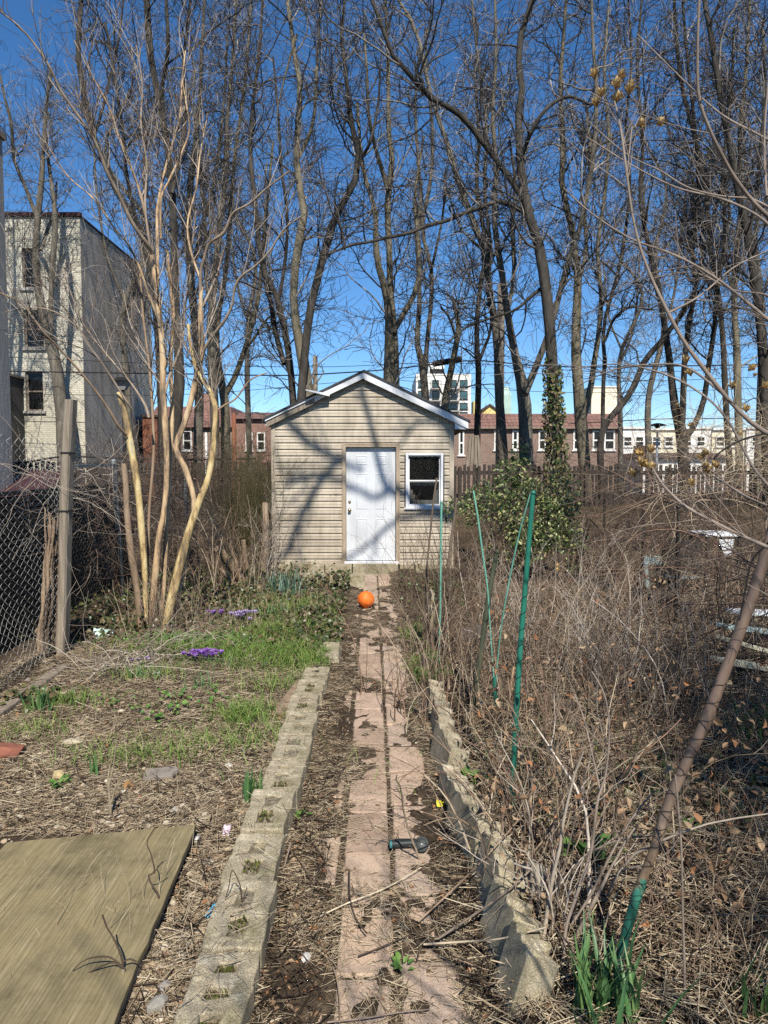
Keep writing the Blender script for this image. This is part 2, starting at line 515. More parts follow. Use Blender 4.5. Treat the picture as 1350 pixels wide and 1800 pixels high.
nt_.links.new(tr.outputs[0], ms_.inputs[1]); nt_.links.new(b_.outputs[0], ms_.inputs[2])
nt_.links.new(ms_.outputs[0], nt_.nodes['Material Output'].inputs[0])
M['clearpane'] = m
M['curtain'] = nmat('curtain', [(.3, (.30, .28, .25)), (.7, (.48, .45, .40))], 8, .9, .2)

# ================================================================== ground
def axis(parts):
    out = []
    for a, b, st in parts:
        out += list(np.arange(a, b - 1e-6, st))
    out.append(parts[-1][1])
    return np.array(out)
gx = axis([(-600, -100, 100), (-100, -20, 16), (-20, -6, 1.0), (-6, -2.2, .08), (-2.2, -.8, .045), (-.8, .75, .018), (.75, 2.2, .045), (2.2, 6.4, .08), (6.4, 20, 1.0), (20, 100, 16), (100, 600, 100)])
gy = axis([(-60, -4, 8), (-4, 1.2, .4), (1.2, 5.2, .02), (5.2, 9, .035), (9, 14, .09), (14, 18, .25), (18, 34, .8), (34, 80, 6), (80, 800, 80)])
XX, YY = np.meshgrid(gx, gy, indexing='xy')
ZZ = height(XX, YY)
nx, ny = len(gx), len(gy)
V = np.stack([XX, YY, ZZ], -1).reshape(-1, 3)
ii = (np.arange(ny - 1) * nx)[:, None] + np.arange(nx - 1)[None, :]
Fq = np.stack([ii, ii + 1, ii + nx + 1, ii + nx], -1).reshape(-1, 4)
m, nt_, b_ = newmat('soil_and_litter')
vec = coords(nt_)
f1 = noise(nt_, vec, 1.6, 8, .7)
f2 = noise(nt_, vec, 38, 6, .75)
f3 = noise(nt_, vec, .55, 4, .6)
r1 = ramp(nt_, [(.28, (.032, .024, .017)), (.5, (.085, .063, .043)), (.72, (.17, .13, .088))])
r2 = ramp(nt_, [(.3, (.35, .33, .30)), (.55, (1, 1, 1)), (.75, (1.9, 1.75, 1.5))])
nt_.links.new(f1, r1.inputs[0]); nt_.links.new(f2, r2.inputs[0])
mx = nt_.nodes.new('ShaderNodeMix'); mx.data_type = 'RGBA'; mx.blend_type = 'MULTIPLY'; mx.inputs[0].default_value = 1
nt_.links.new(r1.outputs[0], mx.inputs[6]); nt_.links.new(r2.outputs[0], mx.inputs[7])
nt_.links.new(mx.outputs[2], b_.inputs['Base Color'])
b_.inputs['Roughness'].default_value = 1; b_.inputs['Specular IOR Level'].default_value = .1
bumpn(nt_, b_, f2, 1.0, .02)
M['soil'] = m
g = npobj('ground', (V, Fq), M['soil']); tag(g, kind='structure')

# ------------------------------------------------------------------ paved path
m, nt_, b_ = newmat('pink_paver')
vec = coords(nt_)
gn = nt_.nodes.new('ShaderNodeNewGeometry')
rp = ramp(nt_, [(.1, (.35, .25, .18)), (.4, (.44, .32, .235)), (.65, (.40, .305, .235)), (.9, (.47, .345, .245))])
nt_.links.new(gn.outputs['Random Per Island'], rp.inputs[0])
f1 = noise(nt_, vec, 5, 8, .7); f2 = noise(nt_, vec, 160, 3, .7)
r1 = ramp(nt_, [(.3, (.62, .62, .60)), (.55, (1, 1, 1)), (.8, (1.15, 1.12, 1.05))])
r2 = ramp(nt_, [(.3, (.60, .58, .56)), (.55, (1, 1, 1)), (.74, (1.75, 1.75, 1.7))])
nt_.links.new(f1, r1.inputs[0]); nt_.links.new(f2, r2.inputs[0])
a = nt_.nodes.new('ShaderNodeMix'); a.data_type = 'RGBA'; a.blend_type = 'MULTIPLY'; a.inputs[0].default_value = 1
c = nt_.nodes.new('ShaderNodeMix'); c.data_type = 'RGBA'; c.blend_type = 'MULTIPLY'; c.inputs[0].default_value = .8
nt_.links.new(rp.outputs[0], a.inputs[6]); nt_.links.new(r1.outputs[0], a.inputs[7])
nt_.links.new(a.outputs[2], c.inputs[6]); nt_.links.new(r2.outputs[0], c.inputs[7])
nt_.links.new(c.outputs[2], b_.inputs['Base Color']); b_.inputs['Roughness'].default_value = .92
bumpn(nt_, b_, f2, .5, .004)
M['paver'] = m
mb = MB()
r_ = random.Random(3)
def paver(x0, x1, y0, y1, z):
    j = lambda s: r_.uniform(-s, s)
    tx, ty = j(.02), j(.012)
    c = [(x0 + j(.004), y0 + j(.004)), (x1 + j(.004), y0 + j(.004)), (x1 + j(.004), y1 + j(.004)), (x0 + j(.004), y1 + j(.004))]
    xm, ym = (x0 + x1) / 2, (y0 + y1) / 2
    zz = [z + (p[0] - xm) * tx + (p[1] - ym) * ty for p in c]
    lo_ = [(p[0], p[1], -.06) for p in c]
    md = [(p[0], p[1], q - .006) for p, q in zip(c, zz)]
    tp = [(p[0] + (.006 if p[0] < xm else -.006), p[1] + (.006 if p[1] < ym else -.006), q) for p, q in zip(c, zz)]
    n = len(mb.v); mb.v += lo_ + md + tp
    for k in range(4):
        l = (k + 1) % 4
        mb.f.append((n + k, n + l, n + 4 + l, n + 4 + k)); mb.f.append((n + 4 + k, n + 4 + l, n + 8 + l, n + 8 + k))
    mb.f.append((n + 8, n + 9, n + 10, n + 11))
for col, (cx, off) in enumerate(((-.30, .30), (-.058, .0), (.175, .17))):
    y = 1.2 + off * .5
    k = 0
    while y < 12.0:
        xs = cx - .017 * y + .03
        if not (col == 0 and r_.random() < .12):
            paver(xs - .105, xs + .105, y + .004, y + .388, .004 + r_.uniform(-.005, .006))
        y += .40
pv = mb.build('paved_path', M['paver']); tag(pv, kind='structure')

# ================================================================== shed
YS = 12.4
def SX(px): return P(px, 800, YS)[0]
def SZ(py): return P(640, py, YS)[2]
xl, xr = -1.95, 1.20
zf = .06                                      # bottom of siding on the left
zb = SZ(995)
peak = P(640, 655, YS - .12)
eL = P(466, 738, YS - .12)
eR = P(823, 742, YS - .12)
shed = thing('garden_shed', 'small garden shed with beige lap siding, white six-panel door and one window', 'shed', (0, YS, 0))
DEP = 4.2
def roofz(x):
    if x < peak[0]: return peak[2] + (x - peak[0]) * (peak[2] - eL[2]) / (peak[0] - eL[0])
    return peak[2] + (x - peak[0]) * (eR[2] - peak[2]) / (eR[0] - peak[0])
dx0, dx1 = SX(601), SX(703); dzt = SZ(779)     # door casing
wx0, wx1, wz0, wz1 = SX(713), SX(779), SZ(893), SZ(796)
mb = MB()
z = .115; step = .1135
wallz = roofz(xl)
def strip(x0, x1, za, zb_, x0t=None, x1t=None):
    x0t = x0 if x0t is None else x0t; x1t = x1 if x1t is None else x1t
    if x1 - x0 < .01: return
    yb, yt = YS - .032, YS - .006
    h = zb_ - za
    # butt lip, face (with a shallow step half way) and return
    mb.quad((x0, YS, za), (x0, yb, za), (x1, yb, za), (x1, YS, za))
    zm = za + h * .5
    xm0 = (x0 + x0t) / 2; xm1 = (x1 + x1t) / 2
    mb.quad((x0, yb, za), (xm0, yb + .010, zm), (xm1, yb + .010, zm), (x1, yb, za))
    mb.quad((xm0, yb + .004, zm), (x0t, yt, zb_), (x1t, yt, zb_), (xm1, yb + .004, zm))
    mb.quad((xm0, yb + .010, zm), (xm0, yb + .004, zm), (xm1, yb + .004, zm), (xm1, yb + .010, zm))
def xlim(zz):
    """left and right limits of the gable at height zz, a little below the rake"""
    q = zz + .06
    l = xl + .03; r = xr - .02
    sl = (peak[2] - eL[2]) / (peak[0] - eL[0]); sr = (peak[2] - eR[2]) / (eR[0] - peak[0])
    l = max(l, peak[0] - (peak[2] - q) / sl); r = min(r, peak[0] + (peak[2] - q) / sr)
    return l, r
while z < peak[2] - .08:
    z1 = min(z + step, peak[2] - .065)
    l0, r0 = xlim(z); l1, r1 = xlim(z1)
    zm = (z + z1) / 2
    cuts = []
    if zm < dzt: cuts.append((dx0, dx1))
    if wz0 < zm < wz1: cuts.append((wx0 - .02, wx1 + .02))
    cur = l0; first = True
    for c0, c1 in cuts:
        strip(cur, c0, z, z1, l1 if first else None, None); cur = c1; first = False
    if zm < .04 and not cuts: pass
    strip(cur, r0, z, z1, l1 if first else None, r1)
    z += step
# other walls of the shed behind the front
mb.box(xl, xl + .05, YS + .002, YS + DEP, -.1, roofz(xl) - .06)
mb.box(xr - .05, xr, YS + .002, YS + DEP, -.1, roofz(xr) - .06)
mb.box(xl, xr, YS + DEP, YS + DEP + .05, -.1, 2.65)
mb.build('siding', M['siding'], shed)
# backing behind siding so no light leaks
mb = MB()
for a, b, c, d in ((xl + .06, dx0 + .03, -.1, 2.6), (dx1 - .03, wx0 + .03, -.1, 2.6), (wx1 - .03, xr - .06, -.1, 2.6), (dx0 + .03, dx1 - .03, dzt, 2.6), (wx0 + .03, wx1 - .03, wz1 - .04, 2.6), (wx0 + .03, wx1 - .03, -.1, wz0 + .04)):
    mb.box(a, b, YS + .003, YS + .06, c, d)
mb.prism([(xl + .07, YS + .003, 2.602), (xr - .07, YS + .003, 2.602), (peak[0], YS + .003, peak[2] - .08)], (0, .06, 0))
mb.box(xl + .055, xr - .055, YS + .062, YS + DEP - .01, -.05, -.02)
mb.build('inner_sheathing', M['dark'], shed)
# corner posts
mb = MB(); mb.box(xl - .025, xl + .045, YS - .034, YS - .0005, -.05, roofz(xl) - .05); mb.box(xl - .025, xl - .0005, YS - .0004, YS + .06, -.05, roofz(xl) - .05)
mb.build('corner_trim', M['siding'], shed, bevel=.004)
mb = MB(); mb.box(xr - .055, xr + .025, YS - .034, YS - .0005, .0, roofz(xr) - .05); mb.box(xr + .0005, xr + .025, YS - .0004, YS + .06, .0, roofz(xr) - .05)
mb.build('corner_trim', M['siding'], shed, bevel=.004)
# roof
yf = YS - .14
mb = MB()
t = .035
for a, b in ((peak, eL), (peak, eR)):
    a = np.array(a); b = np.array(b); b = b + (b - a) * .02
    q = [(a[0], yf - .02, a[2] + .012), (b[0], yf - .02, b[2] + .012), (b[0], YS + DEP + .2, b[2] + .012), (a[0], YS + DEP + .2, a[2] + .012)]
    mb.prism(q, (0, 0, t))
rf = mb.build('roof', M['shingle'], shed)
# rake boards
mb = MB()
def rake(a, b, h, y0, y1, z_off=0):
    mb.hexa([(a[0], y0, a[2] - h + z_off), (b[0], y0, b[2] - h + z_off), (b[0], y1, b[2] - h + z_off), (a[0], y1, a[2] - h + z_off),
             (a[0], y0, a[2] + z_off), (b[0], y0, b[2] + z_off), (b[0], y1, b[2] + z_off), (a[0], y1, a[2] + z_off)])
rake(np.array(peak), np.array(eR) + [0, 0, 0], .125, yf, yf + .022, .008)
brk = np.array(peak) + (np.array(eL) - np.array(peak)) * .50
rake(brk, np.array(peak), .105, yf, yf + .022, .008)
mb.build('rake_board', M['white'], shed, bevel=.003)
mb = MB()
brk2 = brk - np.array([.006, 0, .003])
rake(np.array(eL), brk2, .035, yf, yf + .02, .008)
o = mb.build('rake_trim_strip', M['white'], shed)
mb = MB()
rake(np.array(eL) + [.02, 0, 0], brk2, .13, yf + .024, yf + .044, .004)
o = mb.build('bare_rake_board', M['greywood'], shed)
mb = MB()
f0 = P(542, 688, YS - .2); f1 = P(577, 693, YS - .2)
mb.hexa([(f0[0] - .03, yf - .20, f0[2] + .0), (f1[0] + .02, yf - .05, f1[2] - .035), (f1[0] + .02, yf - .002, f1[2] - .01), (f0[0] - .03, yf - .002, f0[2] + .01),
         (f0[0] - .03, yf - .20, f0[2] + .022), (f1[0] + .02, yf - .05, f1[2] - .015), (f1[0] + .02, yf - .002, f1[2] + .01), (f0[0] - .03, yf - .002, f0[2] + .03)])
o = mb.build('peeled_flap', M['white'], shed); o['label'] = 'white trim strip bent out of the left rake'
# soffits: sloping undersides and a closed right eave box
mb = MB()
for a, b in ((peak, eL), (peak, eR)):
    q = [(a[0], yf + .046, a[2] - .075), (b[0], yf + .046, b[2] - .075), (b[0], YS - .0, b[2] - .075), (a[0], YS - .0, a[2] - .075)]
    mb.prism(q, (0, 0, .01))
mb.box(xr + .03, eR[0] - .02, yf + .026, YS + DEP, eR[2] - .13, eR[2] - .115)
mb.box(eL[0] + .02, xl - .03, yf + .05, YS + DEP, eL[2] - .10, eL[2] - .085)
mb.build('soffit', M['soffit'], shed)
mb = MB()
mb.prism([(xr + .027, yf + .024, eR[2] - .12), (eR[0] - .01, yf + .024, eR[2] - .12), (xr + .027, yf + .024, eR[2] + .02)], (0, .014, 0))
mb.box(eR[0] - .018, eR[0], yf + .024, YS + DEP, eR[2] - .11, eR[2])
mb.box(eL[0], eL[0] + .018, yf + .05, YS + DEP, eL[2] - .09, eL[2])
mb.build('eave_return', M['white'], shed)
# door casing, door, hardware
fw = .068
dzb = SZ(987)
mb = MB()
mb.box(dx0, dx0 + fw, YS - .05, YS + .06, dzb - .05, dzt)
mb.box(dx1 - fw, dx1, YS - .05, YS + .06, dzb - .05, dzt)
mb.box(dx0 + fw, dx1 - fw, YS - .048, YS + .06, dzt - fw, dzt - .001)
for s in (dx0 + .012, dx1 - .026):
    mb.box(s, s + .014, YS - .058, YS - .0501, dzb - .03, dzt - .02)
mb.box(dx0 + .03, dx1 - .03, YS - .056, YS - .0481, dzt - .03, dzt - .014)
mb.build('door_casing', M['beigetrim'], shed, bevel=.004)
L0, L1, Z0, Z1 = dx0 + fw + .004, dx1 - fw - .004, dzb + .015, dzt - fw - .004
door = MB().box(L0, L1, YS + .035, YS + .075, Z0, Z1).build('door', M['doorwhite'], shed, bevel=.003)
def sub(name, mb_, m_, parent, **k):
    """a sub-part: child of a part that is itself a child of a thing"""
    o = link(name, mb_.mesh(name, m_, k.get('smooth', False)), parent)
    o.location = (0, 0, 0)
    if k.get('bevel'):
        b = o.modifiers.new('bevel', 'BEVEL'); b.width = k['bevel']; b.segments = 2; b.limit_method = 'ANGLE'
    return o
H = Z1 - Z0; Wd = L1 - L0
for (u0, u1) in ((.20, .43), (.59, .82)):
    for (v0, v1) in ((.845, .93), (.455, .775), (.105, .375)):
        a0, a1, b0, b1 = L0 + Wd * u0, L0 + Wd * u1, Z0 + H * v0, Z0 + H * v1
        mb = MB()
        y0 = YS + .0349
        rings = [(0, 0), (.010, -.007), (.022, -.007), (.030, .0), (.042, -.004)]
        prev = None
        for ins, dy in rings:
            c = [(a0 + ins, y0 + dy, b0 + ins), (a1 - ins, y0 + dy, b0 + ins), (a1 - ins, y0 + dy, b1 - ins), (a0 + ins, y0 + dy, b1 - ins)]
            if prev:
                for k in range(4):
                    l = (k + 1) % 4
                    mb.quad(prev[k], prev[l], c[l], c[k])
            prev = c
        mb.poly(prev)
        sub('door_panel', mb, M['doorwhite'], door)
for nm, py, R in (('deadbolt', 882, .024), ('door_knob', 897, .031)):
    c = P(614.5, py, YS)
    mb = MB().lathe((c[0], YS + .035, c[2]), (0, -1, 0), [(0, R), (.008, R), (.012, R * .5), (.03, R * .42), (.036, R * .8), (.05, R * .95), (.062, R * .7), (.066, .004)] if nm == 'door_knob' else [(0, R), (.014, R * .92), (.018, R * .55), (.03, R * .5), (.031, .003)], 18)
    sub(nm, mb, M['brass'], door, smooth=True)
mb = MB().box(dx0 + fw * .6, dx1 - fw * .2, YS - .075, YS + .07, dzb - .03, dzb + .005)
mb.build('threshold', M['white'], shed, bevel=.004)
# window
win = MB()
fr = .046
win.box(wx0, wx0 + fr, YS - .045, YS + .05, wz0, wz1); win.box(wx1 - fr, wx1, YS - .045, YS + .05, wz0, wz1)
win.box(wx0 + fr, wx1 - fr, YS - .043, YS + .05, wz1 - fr, wz1 - .001); win.box(wx0 + fr, wx1 - fr, YS - .043, YS + .05, wz0 + .001, wz0 + fr)
wo = win.build('window', M['white'], shed, bevel=.004)
zmid = SZ(846)
i0, i1, k0, k1 = wx0 + fr + .002, wx1 - fr - .002, wz0 + fr + .002, wz1 - fr - .002
for nm, za, zb_, yy in (('upper_sash', zmid, k1, YS + .020), ('lower_sash', k0, zmid + .02, YS - .005)):
    mb = MB(); s = .022
    mb.box(i0, i0 + s, yy, yy + .022, za, zb_); mb.box(i1 - s, i1, yy, yy + .022, za, zb_)
    mb.box(i0 + s, i1 - s, yy + .001, yy + .022, za, za + s); mb.box(i0 + s, i1 - s, yy + .001, yy + .022, zb_ - s, zb_)
    sub(nm, mb, M['white'], wo, bevel=.002)
    mb = MB().box(i0 + s, i1 - s, yy + .010, yy + .014, za + s, zb_ - s)
    sub('pane', mb, M['clearpane'], wo)
mb = MB().box(wx0 - .02, wx1 + .02, YS - .065, YS - .03, wz0 - .022, wz0 - .001); sub('sill', mb, M['white'], wo, bevel=.003)
mb = MB()
xm = (i0 + i1) / 2
for k in range(14):
    a = i0 + (i1 - i0) * k / 14; b = i0 + (i1 - i0) * (k + 1) / 14
    zt = zmid + .02; dA = abs((a + b) / 2 - xm) / (xm - i0)
    if dA > .45:
        mb.quad((a, YS + .075 + .008 * (k % 2), k0), (b, YS + .075 + .008 * ((k + 1) % 2), k0), (b, YS + .075 + .008 * ((k + 1) % 2), k0 + (zt - k0) * (dA - .35) * 1.4), (a, YS + .075 + .008 * (k % 2), k0 + (zt - k0) * (dA - .35) * 1.4))
    mb.quad((a, YS + .085, zt - .10), (b, YS + .085, zt - .10), (b, YS + .085, zt), (a, YS + .085, zt))
mb.quad((i0, YS + .09, k0), (i1, YS + .09, k0), (i1, YS + .09, k0 + .09), (i0, YS + .09, k0 + .09))
sub('curtain', mb, M['curtain'], wo)
# masonry foundation
mb = MB()
r_ = random.Random(5)
for a, b, z1 in ((500, 541, 990), (541, 571, 990), (572, 619, 990)):
    x0, x1 = SX(a) + .004, SX(b) - .004
    mb.box(x0, x1, YS - .20 - r_.uniform(0, .02), YS - .03, -.35, SZ(z1))
mb.box(SX(620), SX(700), YS - .10, YS + .05, -.35, SZ(990)); mb.box(SX(480), SX(499), YS - .10, YS - .03, -.3, SZ(988))
mb.box(SX(703), SX(795), YS - .03, YS + .05, -.35, SZ(991))
mb.build('foundation', M['block'], shed, bevel=.008)

# blocks lying in front of the shed
def simple_block(name, label, cat, c, sx, sy, sz, rz, m_, group=None, tilt=0, seed=1):
    r = random.Random(seed)
    o = thing(name, label, cat, c, group)
    return o
def block_mesh(sx, sy, sz, jit=.006, seed=0):
    r = random.Random(seed); mb = MB()
    n = 5
    mb.box(-sx / 2, sx / 2, -sy / 2, sy / 2, 0, sz)
    mb.v = [tuple(a + r.uniform(-jit, jit) for a in v) for v in mb.v]
    return mb
def put(name, label, cat, mb, m_, loc, rot=(0, 0, 0), group=None, smooth=False, bevel=0):
    o = bpy.data.objects.new(name, mb.mesh(name, m_, smooth)); COL.objects.link(o)
    o.location = [float(v) for v in loc]; o.rotation_euler = rot
    if bevel:
        b = o.modifiers.new('bevel', 'BEVEL'); b.width = bevel; b.segments = 2; b.limit_method = 'ANGLE'
    return tag(o, label, cat, group)
for k, (x0, x1, py, lab) in enumerate(((520, 578, 1018, 'grey concrete block half hidden by ivy, left one of the ledge before the shed'),
                                       (578, 612, 1022, 'short concrete block in the middle of the low ledge below the shed siding'),
                                       (612, 642, 1014, 'grey concrete block at the right end of the low ledge beside the path'))):
    a = G((x0 + x1) / 2, py + 20, 0); wv = (x1 - x0) / F * a[1] - .012
    put('concrete_block', lab, 'block', block_mesh(wv, .2, .21, .006, k), M['block'], (a[0], a[1] + .1, hz(a[0], a[1]) - .03), (0, 0, r_.uniform(-.03, .03)), 'concrete blocks of the ledge before the shed', bevel=.008)
c = G(736, 1012, 0)
put('concrete_block', 'small broken concrete block at the right foot of the shed by the path', 'block', block_mesh(.14, .16, .2, .012, 9), M['block'], (c[0], c[1] + .1, -.02), (0, 0, .2), bevel=.008)

# ================================================================== buildings
def window(parent, x0, x1, z0, z1, y, fm, pm, f=.08, mid=True, name='window'):
    """a sash window set in front of a wall that faces the camera"""
    mb = MB()
    mb.box(x0, x0 + f, y - .06, y - .002, z0, z1); mb.box(x1 - f, x1, y - .06, y - .002, z0, z1)
    mb.box(x0 + f, x1 - f, y - .058, y - .002, z1 - f, z1); mb.box(x0 + f, x1 - f, y - .058, y - .002, z0, z0 + f)
    if mid: mb.box(x0 + f, x1 - f, y - .055, y - .002, (z0 + z1) / 2 - f / 2, (z0 + z1) / 2 + f / 2)
    mb.box(x0 - .08, x1 + .08, y - .10, y - .0615, z0 - .08, z0 - .002)
    o = mb.build(name, fm, parent)
    pn = MB().box(x0 + f + .002, x1 - f - .002, y - .03, y - .006, z0 + f + .002, z1 - f - .002)
    sub('pane', pn, pm, o)
    return o
def wall_open(mb, x0, x1, z0, z1, y, holes, d=.14):
    """front wall at y with real openings and reveals"""
    xs = sorted({x0, x1, *[h[0] for h in holes], *[h[1] for h in holes]})
    zs = sorted({z0, z1, *[h[2] for h in holes], *[h[3] for h in holes]})
    for i in range(len(xs) - 1):
        for j in range(len(zs) - 1):
            xm, zm = (xs[i] + xs[i + 1]) / 2, (zs[j] + zs[j + 1]) / 2
            if any(h[0] < xm < h[1] and h[2] < zm < h[3] for h in holes): continue
            mb.quad((xs[i], y, zs[j]), (xs[i + 1], y, zs[j]), (xs[i + 1], y, zs[j + 1]), (xs[i], y, zs[j + 1]))
    for a, b, c, e in holes:
        mb.quad((a, y, c), (a, y + d, c), (a, y + d, e), (a, y, e)); mb.quad((b, y, c), (b, y, e), (b, y + d, e), (b, y + d, c))
        mb.quad((a, y, e), (a, y + d, e), (b, y + d, e), (b, y, e)); mb.quad((a, y, c), (b, y, c), (b, y + d, c), (a, y + d, c))

# white painted brick apartment house on the left
D1 = 30.0
bl = thing('apartment_house', 'tall cream painted brick apartment house with grey rendered side wall at left', 'building', (-16, D1, 0))
x1b = P(145, 600, D1)[0]; zt = P(145, 381, D1)[2]; ztl = P(10, 376, D1)[2]
wd = []
for a, b, c, e in ((40, 62, 436, 506), (43, 76, 545, 611), (46, 75, 653, 722)):
    p = P(a, e, D1); q = P(b, c, D1); wd.append((p[0], q[0], p[2], q[2]))
mb = MB()
dp0 = P(16, 832, D1); dp1 = P(38, 757, D1)
wall_open(mb, -24, x1b, -.1, zt, D1, wd + [(dp0[0], dp1[0], .3, dp1[2])], .2)
mb.box(-24, x1b - .02, D1 + .3, D1 + 9, 0, zt - .02)
mb.build('brick_facade', M['paintbrick'], bl)
mb = MB(); mb.box(x1b + .003, x1b + .02, D1 + .0, D1 + 7.0, -.1, zt - .02)
mb.build('rendered_side_wall', M['stucco'], bl)
mb = MB(); mb.box(-24, x1b + .08, D1 - .10, D1 + .1, zt + .003, zt + .16); mb.box(x1b - .1, x1b + .06, D1 + .11, D1 + 7, zt + .003, zt + .07)
mb.build('parapet_coping', M['maroon'], bl)
for (a, b, c, e) in wd:
    o = MB()
    f = .07
    yy = D1 + .12
    o.box(a + .002, a + f, yy, yy + .06, c + .002, e - .002); o.box(b - f, b - .002, yy, yy + .06, c + .002, e - .002)
    o.box(a + f, b - f, yy + .002, yy + .06, e - f, e - .002); o.box(a + f, b - f, yy + .002, yy + .06, c + .002, c + f)
    o.box(a + f, b - f, yy - .02, yy + .06, (c + e) / 2 - .03, (c + e) / 2 + .03)
    wo = o.build('window', M['greywood'], bl)
    sub('pane', MB().box(a + f, b - f, yy + .03, yy + .05, c + f, e - f), M['pane'], wo)
    sub('sill', MB().box(a - .1, b + .1, D1 - .10, D1 - .003, c - .12, c - .01), M['stuccolight'], wo)
MB().box(dp0[0], dp1[0], D1 + .14, D1 + .18, .3, dp1[2]).build('door', M['dark'], bl)

MB().box(-24, P(42, 700, D1)[0], D1 - 4.2, D1 - .004, -.1, P(42, 667, D1)[2]).build('added_wing', M['shadestucco'], bl)  # added wing, its dark wall stands in for the shadow on the facade
MB().box(-24, P(42, 700, D1)[0] + .06, D1 - 4.3, D1 - .004, P(42, 667, D1)[2] + .003, P(42, 667, D1)[2] + .1).build('added_wing_coping', M['greywood'], bl)
# grey building whose edge cuts the left border of the picture
D0 = 14.0
bg_ = thing('grey_house', 'grey rendered house showing only its corner at the left edge', 'building', (-14, D0, 0))
xe = P(12, 500, D0)[0]; zt0 = P(8, 246, D0)[2]
mb = MB(); mb.box(-16, xe, D0 - 6, D0, -.1, zt0); mb.build('rendered_wall', M['stuccolight'], bg_)
mb = MB(); mb.box(-16, xe + .05, D0 - 6, D0 + .05, zt0 + .003, zt0 + .12); mb.build('cornice', M['greywood'], bg_)
# corners of the facade shadow at the foot of the cream house, unused

e0 = P(14, 790, D1 - 2.5); e1 = P(70, 668, D1 - 2.5)
ext = False

# street lamps, brick house with a red mansard behind the multi-stemmed tree
DB = 48.0
hb = thing('brick_house', 'brown brick house with red mansard roof seen behind the tan stems', 'house', (-13, DB, 0))
a = P(252, 815, DB); b = P(410, 760, DB)
wl = []
for q0, q1 in ((322, 337), (341, 355)):
    p = P(q0, 792, DB); q = P(q1, 757, DB); wl.append((p[0], q[0], p[2], q[2]))
mb = MB(); mb.box(a[0], b[0], DB, DB + 8, -.1, P(300, 752, DB)[2]); mb.build('brick_wall', M['brownbrick'], hb)
zr0 = P(300, 751.5, DB)[2]; zr1 = P(300, 712, DB)[2]
mb = MB()
mb.hexa([(a[0], DB - .3, zr0), (b[0], DB - .3, zr0), (b[0], DB + 8, zr0), (a[0], DB + 8, zr0), (a[0] + .6, DB + 1.2, zr1), (b[0] - .4, DB + 1.2, zr1), (b[0] - .4, DB + 7, zr1), (a[0] + .6, DB + 7, zr1)])
rfo = mb.build('mansard_roof', M['redroof'], hb)
c = P(352, 700, DB); sub('chimney', MB().box(c[0] - .35, c[0] + .35, DB + 2, DB + 3, zr1 + .002, zr1 + 1.0), M['redbrick'], rfo)
for x0, x1, z0, z1 in wl: window(hb, x0, x1, z0, z1, DB, M['offwhite'], M['pane'])
hb2 = thing('brick_house', 'red brick house beside the shed, its tiled roof just under the cable', 'house', (-9, DB, 0))
a = P(411, 815, DB + 1); b = P(520, 760, DB + 1)
mb = MB(); mb.box(a[0] + .05, b[0], DB + 1, DB + 9, -.1, P(300, 737, DB + 1)[2]); mb.build('brick_wall', M['redbrick'], hb2)
zr0 = P(300, 736.7, DB + 1)[2]; zr1 = P(300, 721, DB + 1)[2]
mb = MB(); mb.hexa([(a[0] + .05, DB + .7, zr0), (b[0], DB + .7, zr0), (b[0], DB + 9, zr0), (a[0] + .05, DB + 9, zr0), (a[0] + .05, DB + 3, zr1), (b[0], DB + 3, zr1), (b[0], DB + 7, zr1), (a[0] + .05, DB + 7, zr1)])
mb.build('tiled_roof', M['redroof'], hb2)
for q0, q1 in ((452, 466), (432, 444)):
    p = P(q0, 792, DB + 1); q = P(q1, 760, DB + 1); window(hb2, p[0], q[0], p[2], q[2], DB + 1, M['offwhite'], M['pane'])
rs = thing('rust_red_shed', 'rust red boarded outbuilding against the grey side wall', 'outbuilding', (-12, 34, 0))
a = P(252, 815, 36); b = P(276, 733, 36)
MB().box(a[0], b[0], 36, 39, -.1, b[2]).build('boarded_wall', M['rust'], rs)
MB().box(a[0] - .1, b[0] + .1, 35.9, 39.1, b[2] + .002, b[2] + .1).build('roof', M['brownroof'], rs)

# brick terrace behind the shed on the right
DR = 46.0
hr = thing('brick_terrace', 'red brick row house with white windows behind the ivy trunk', 'house', (8, DR, 0))
xa, xb = P(793, 780, DR)[0], P(1093, 780, DR)[0]
zt = P(900, 726, DR)[2]; zc = P(900, 752, DR)[2]
mb = MB(); mb.box(xa, xb, DR, DR + 8, -.1, zc - .07); mb.build('brick_wall', M['brownbrick'], hr)
mb = MB(); mb.hexa([(xa, DR - .25, zc), (xb, DR - .25, zc), (xb, DR + 8, zc), (xa, DR + 8, zc), (xa, DR + .6, zt), (xb, DR + .6, zt), (xb, DR + 8, zt), (xa, DR + 8, zt)]); mb.build('mansard_roof', M['redroof'], hr)
mb = MB(); mb.box(xa, xb, DR - .3, DR + .1, zc - .068, zc - .002); mb.build('cornice', M['greywood'], hr)
for q0, q1 in ((806, 816), (868, 878), (900, 911), (946, 960), (1007, 1017), (1041, 1081)):
    p = P(q0, 791 if q0 > 820 else 800, DR); q = P(q1, 757, DR)
    if q1 - q0 > 20:
        xm = (p[0] + q[0]) / 2
        window(hr, p[0], xm - .02, p[2], q[2], DR, M['offwhite'], M['pane'], .1); window(hr, xm + .02, q[0], p[2], q[2], DR, M['offwhite'], M['pane'], .1)
    else: window(hr, p[0], q[0], p[2], q[2], DR, M['offwhite'], M['pane'], .1)
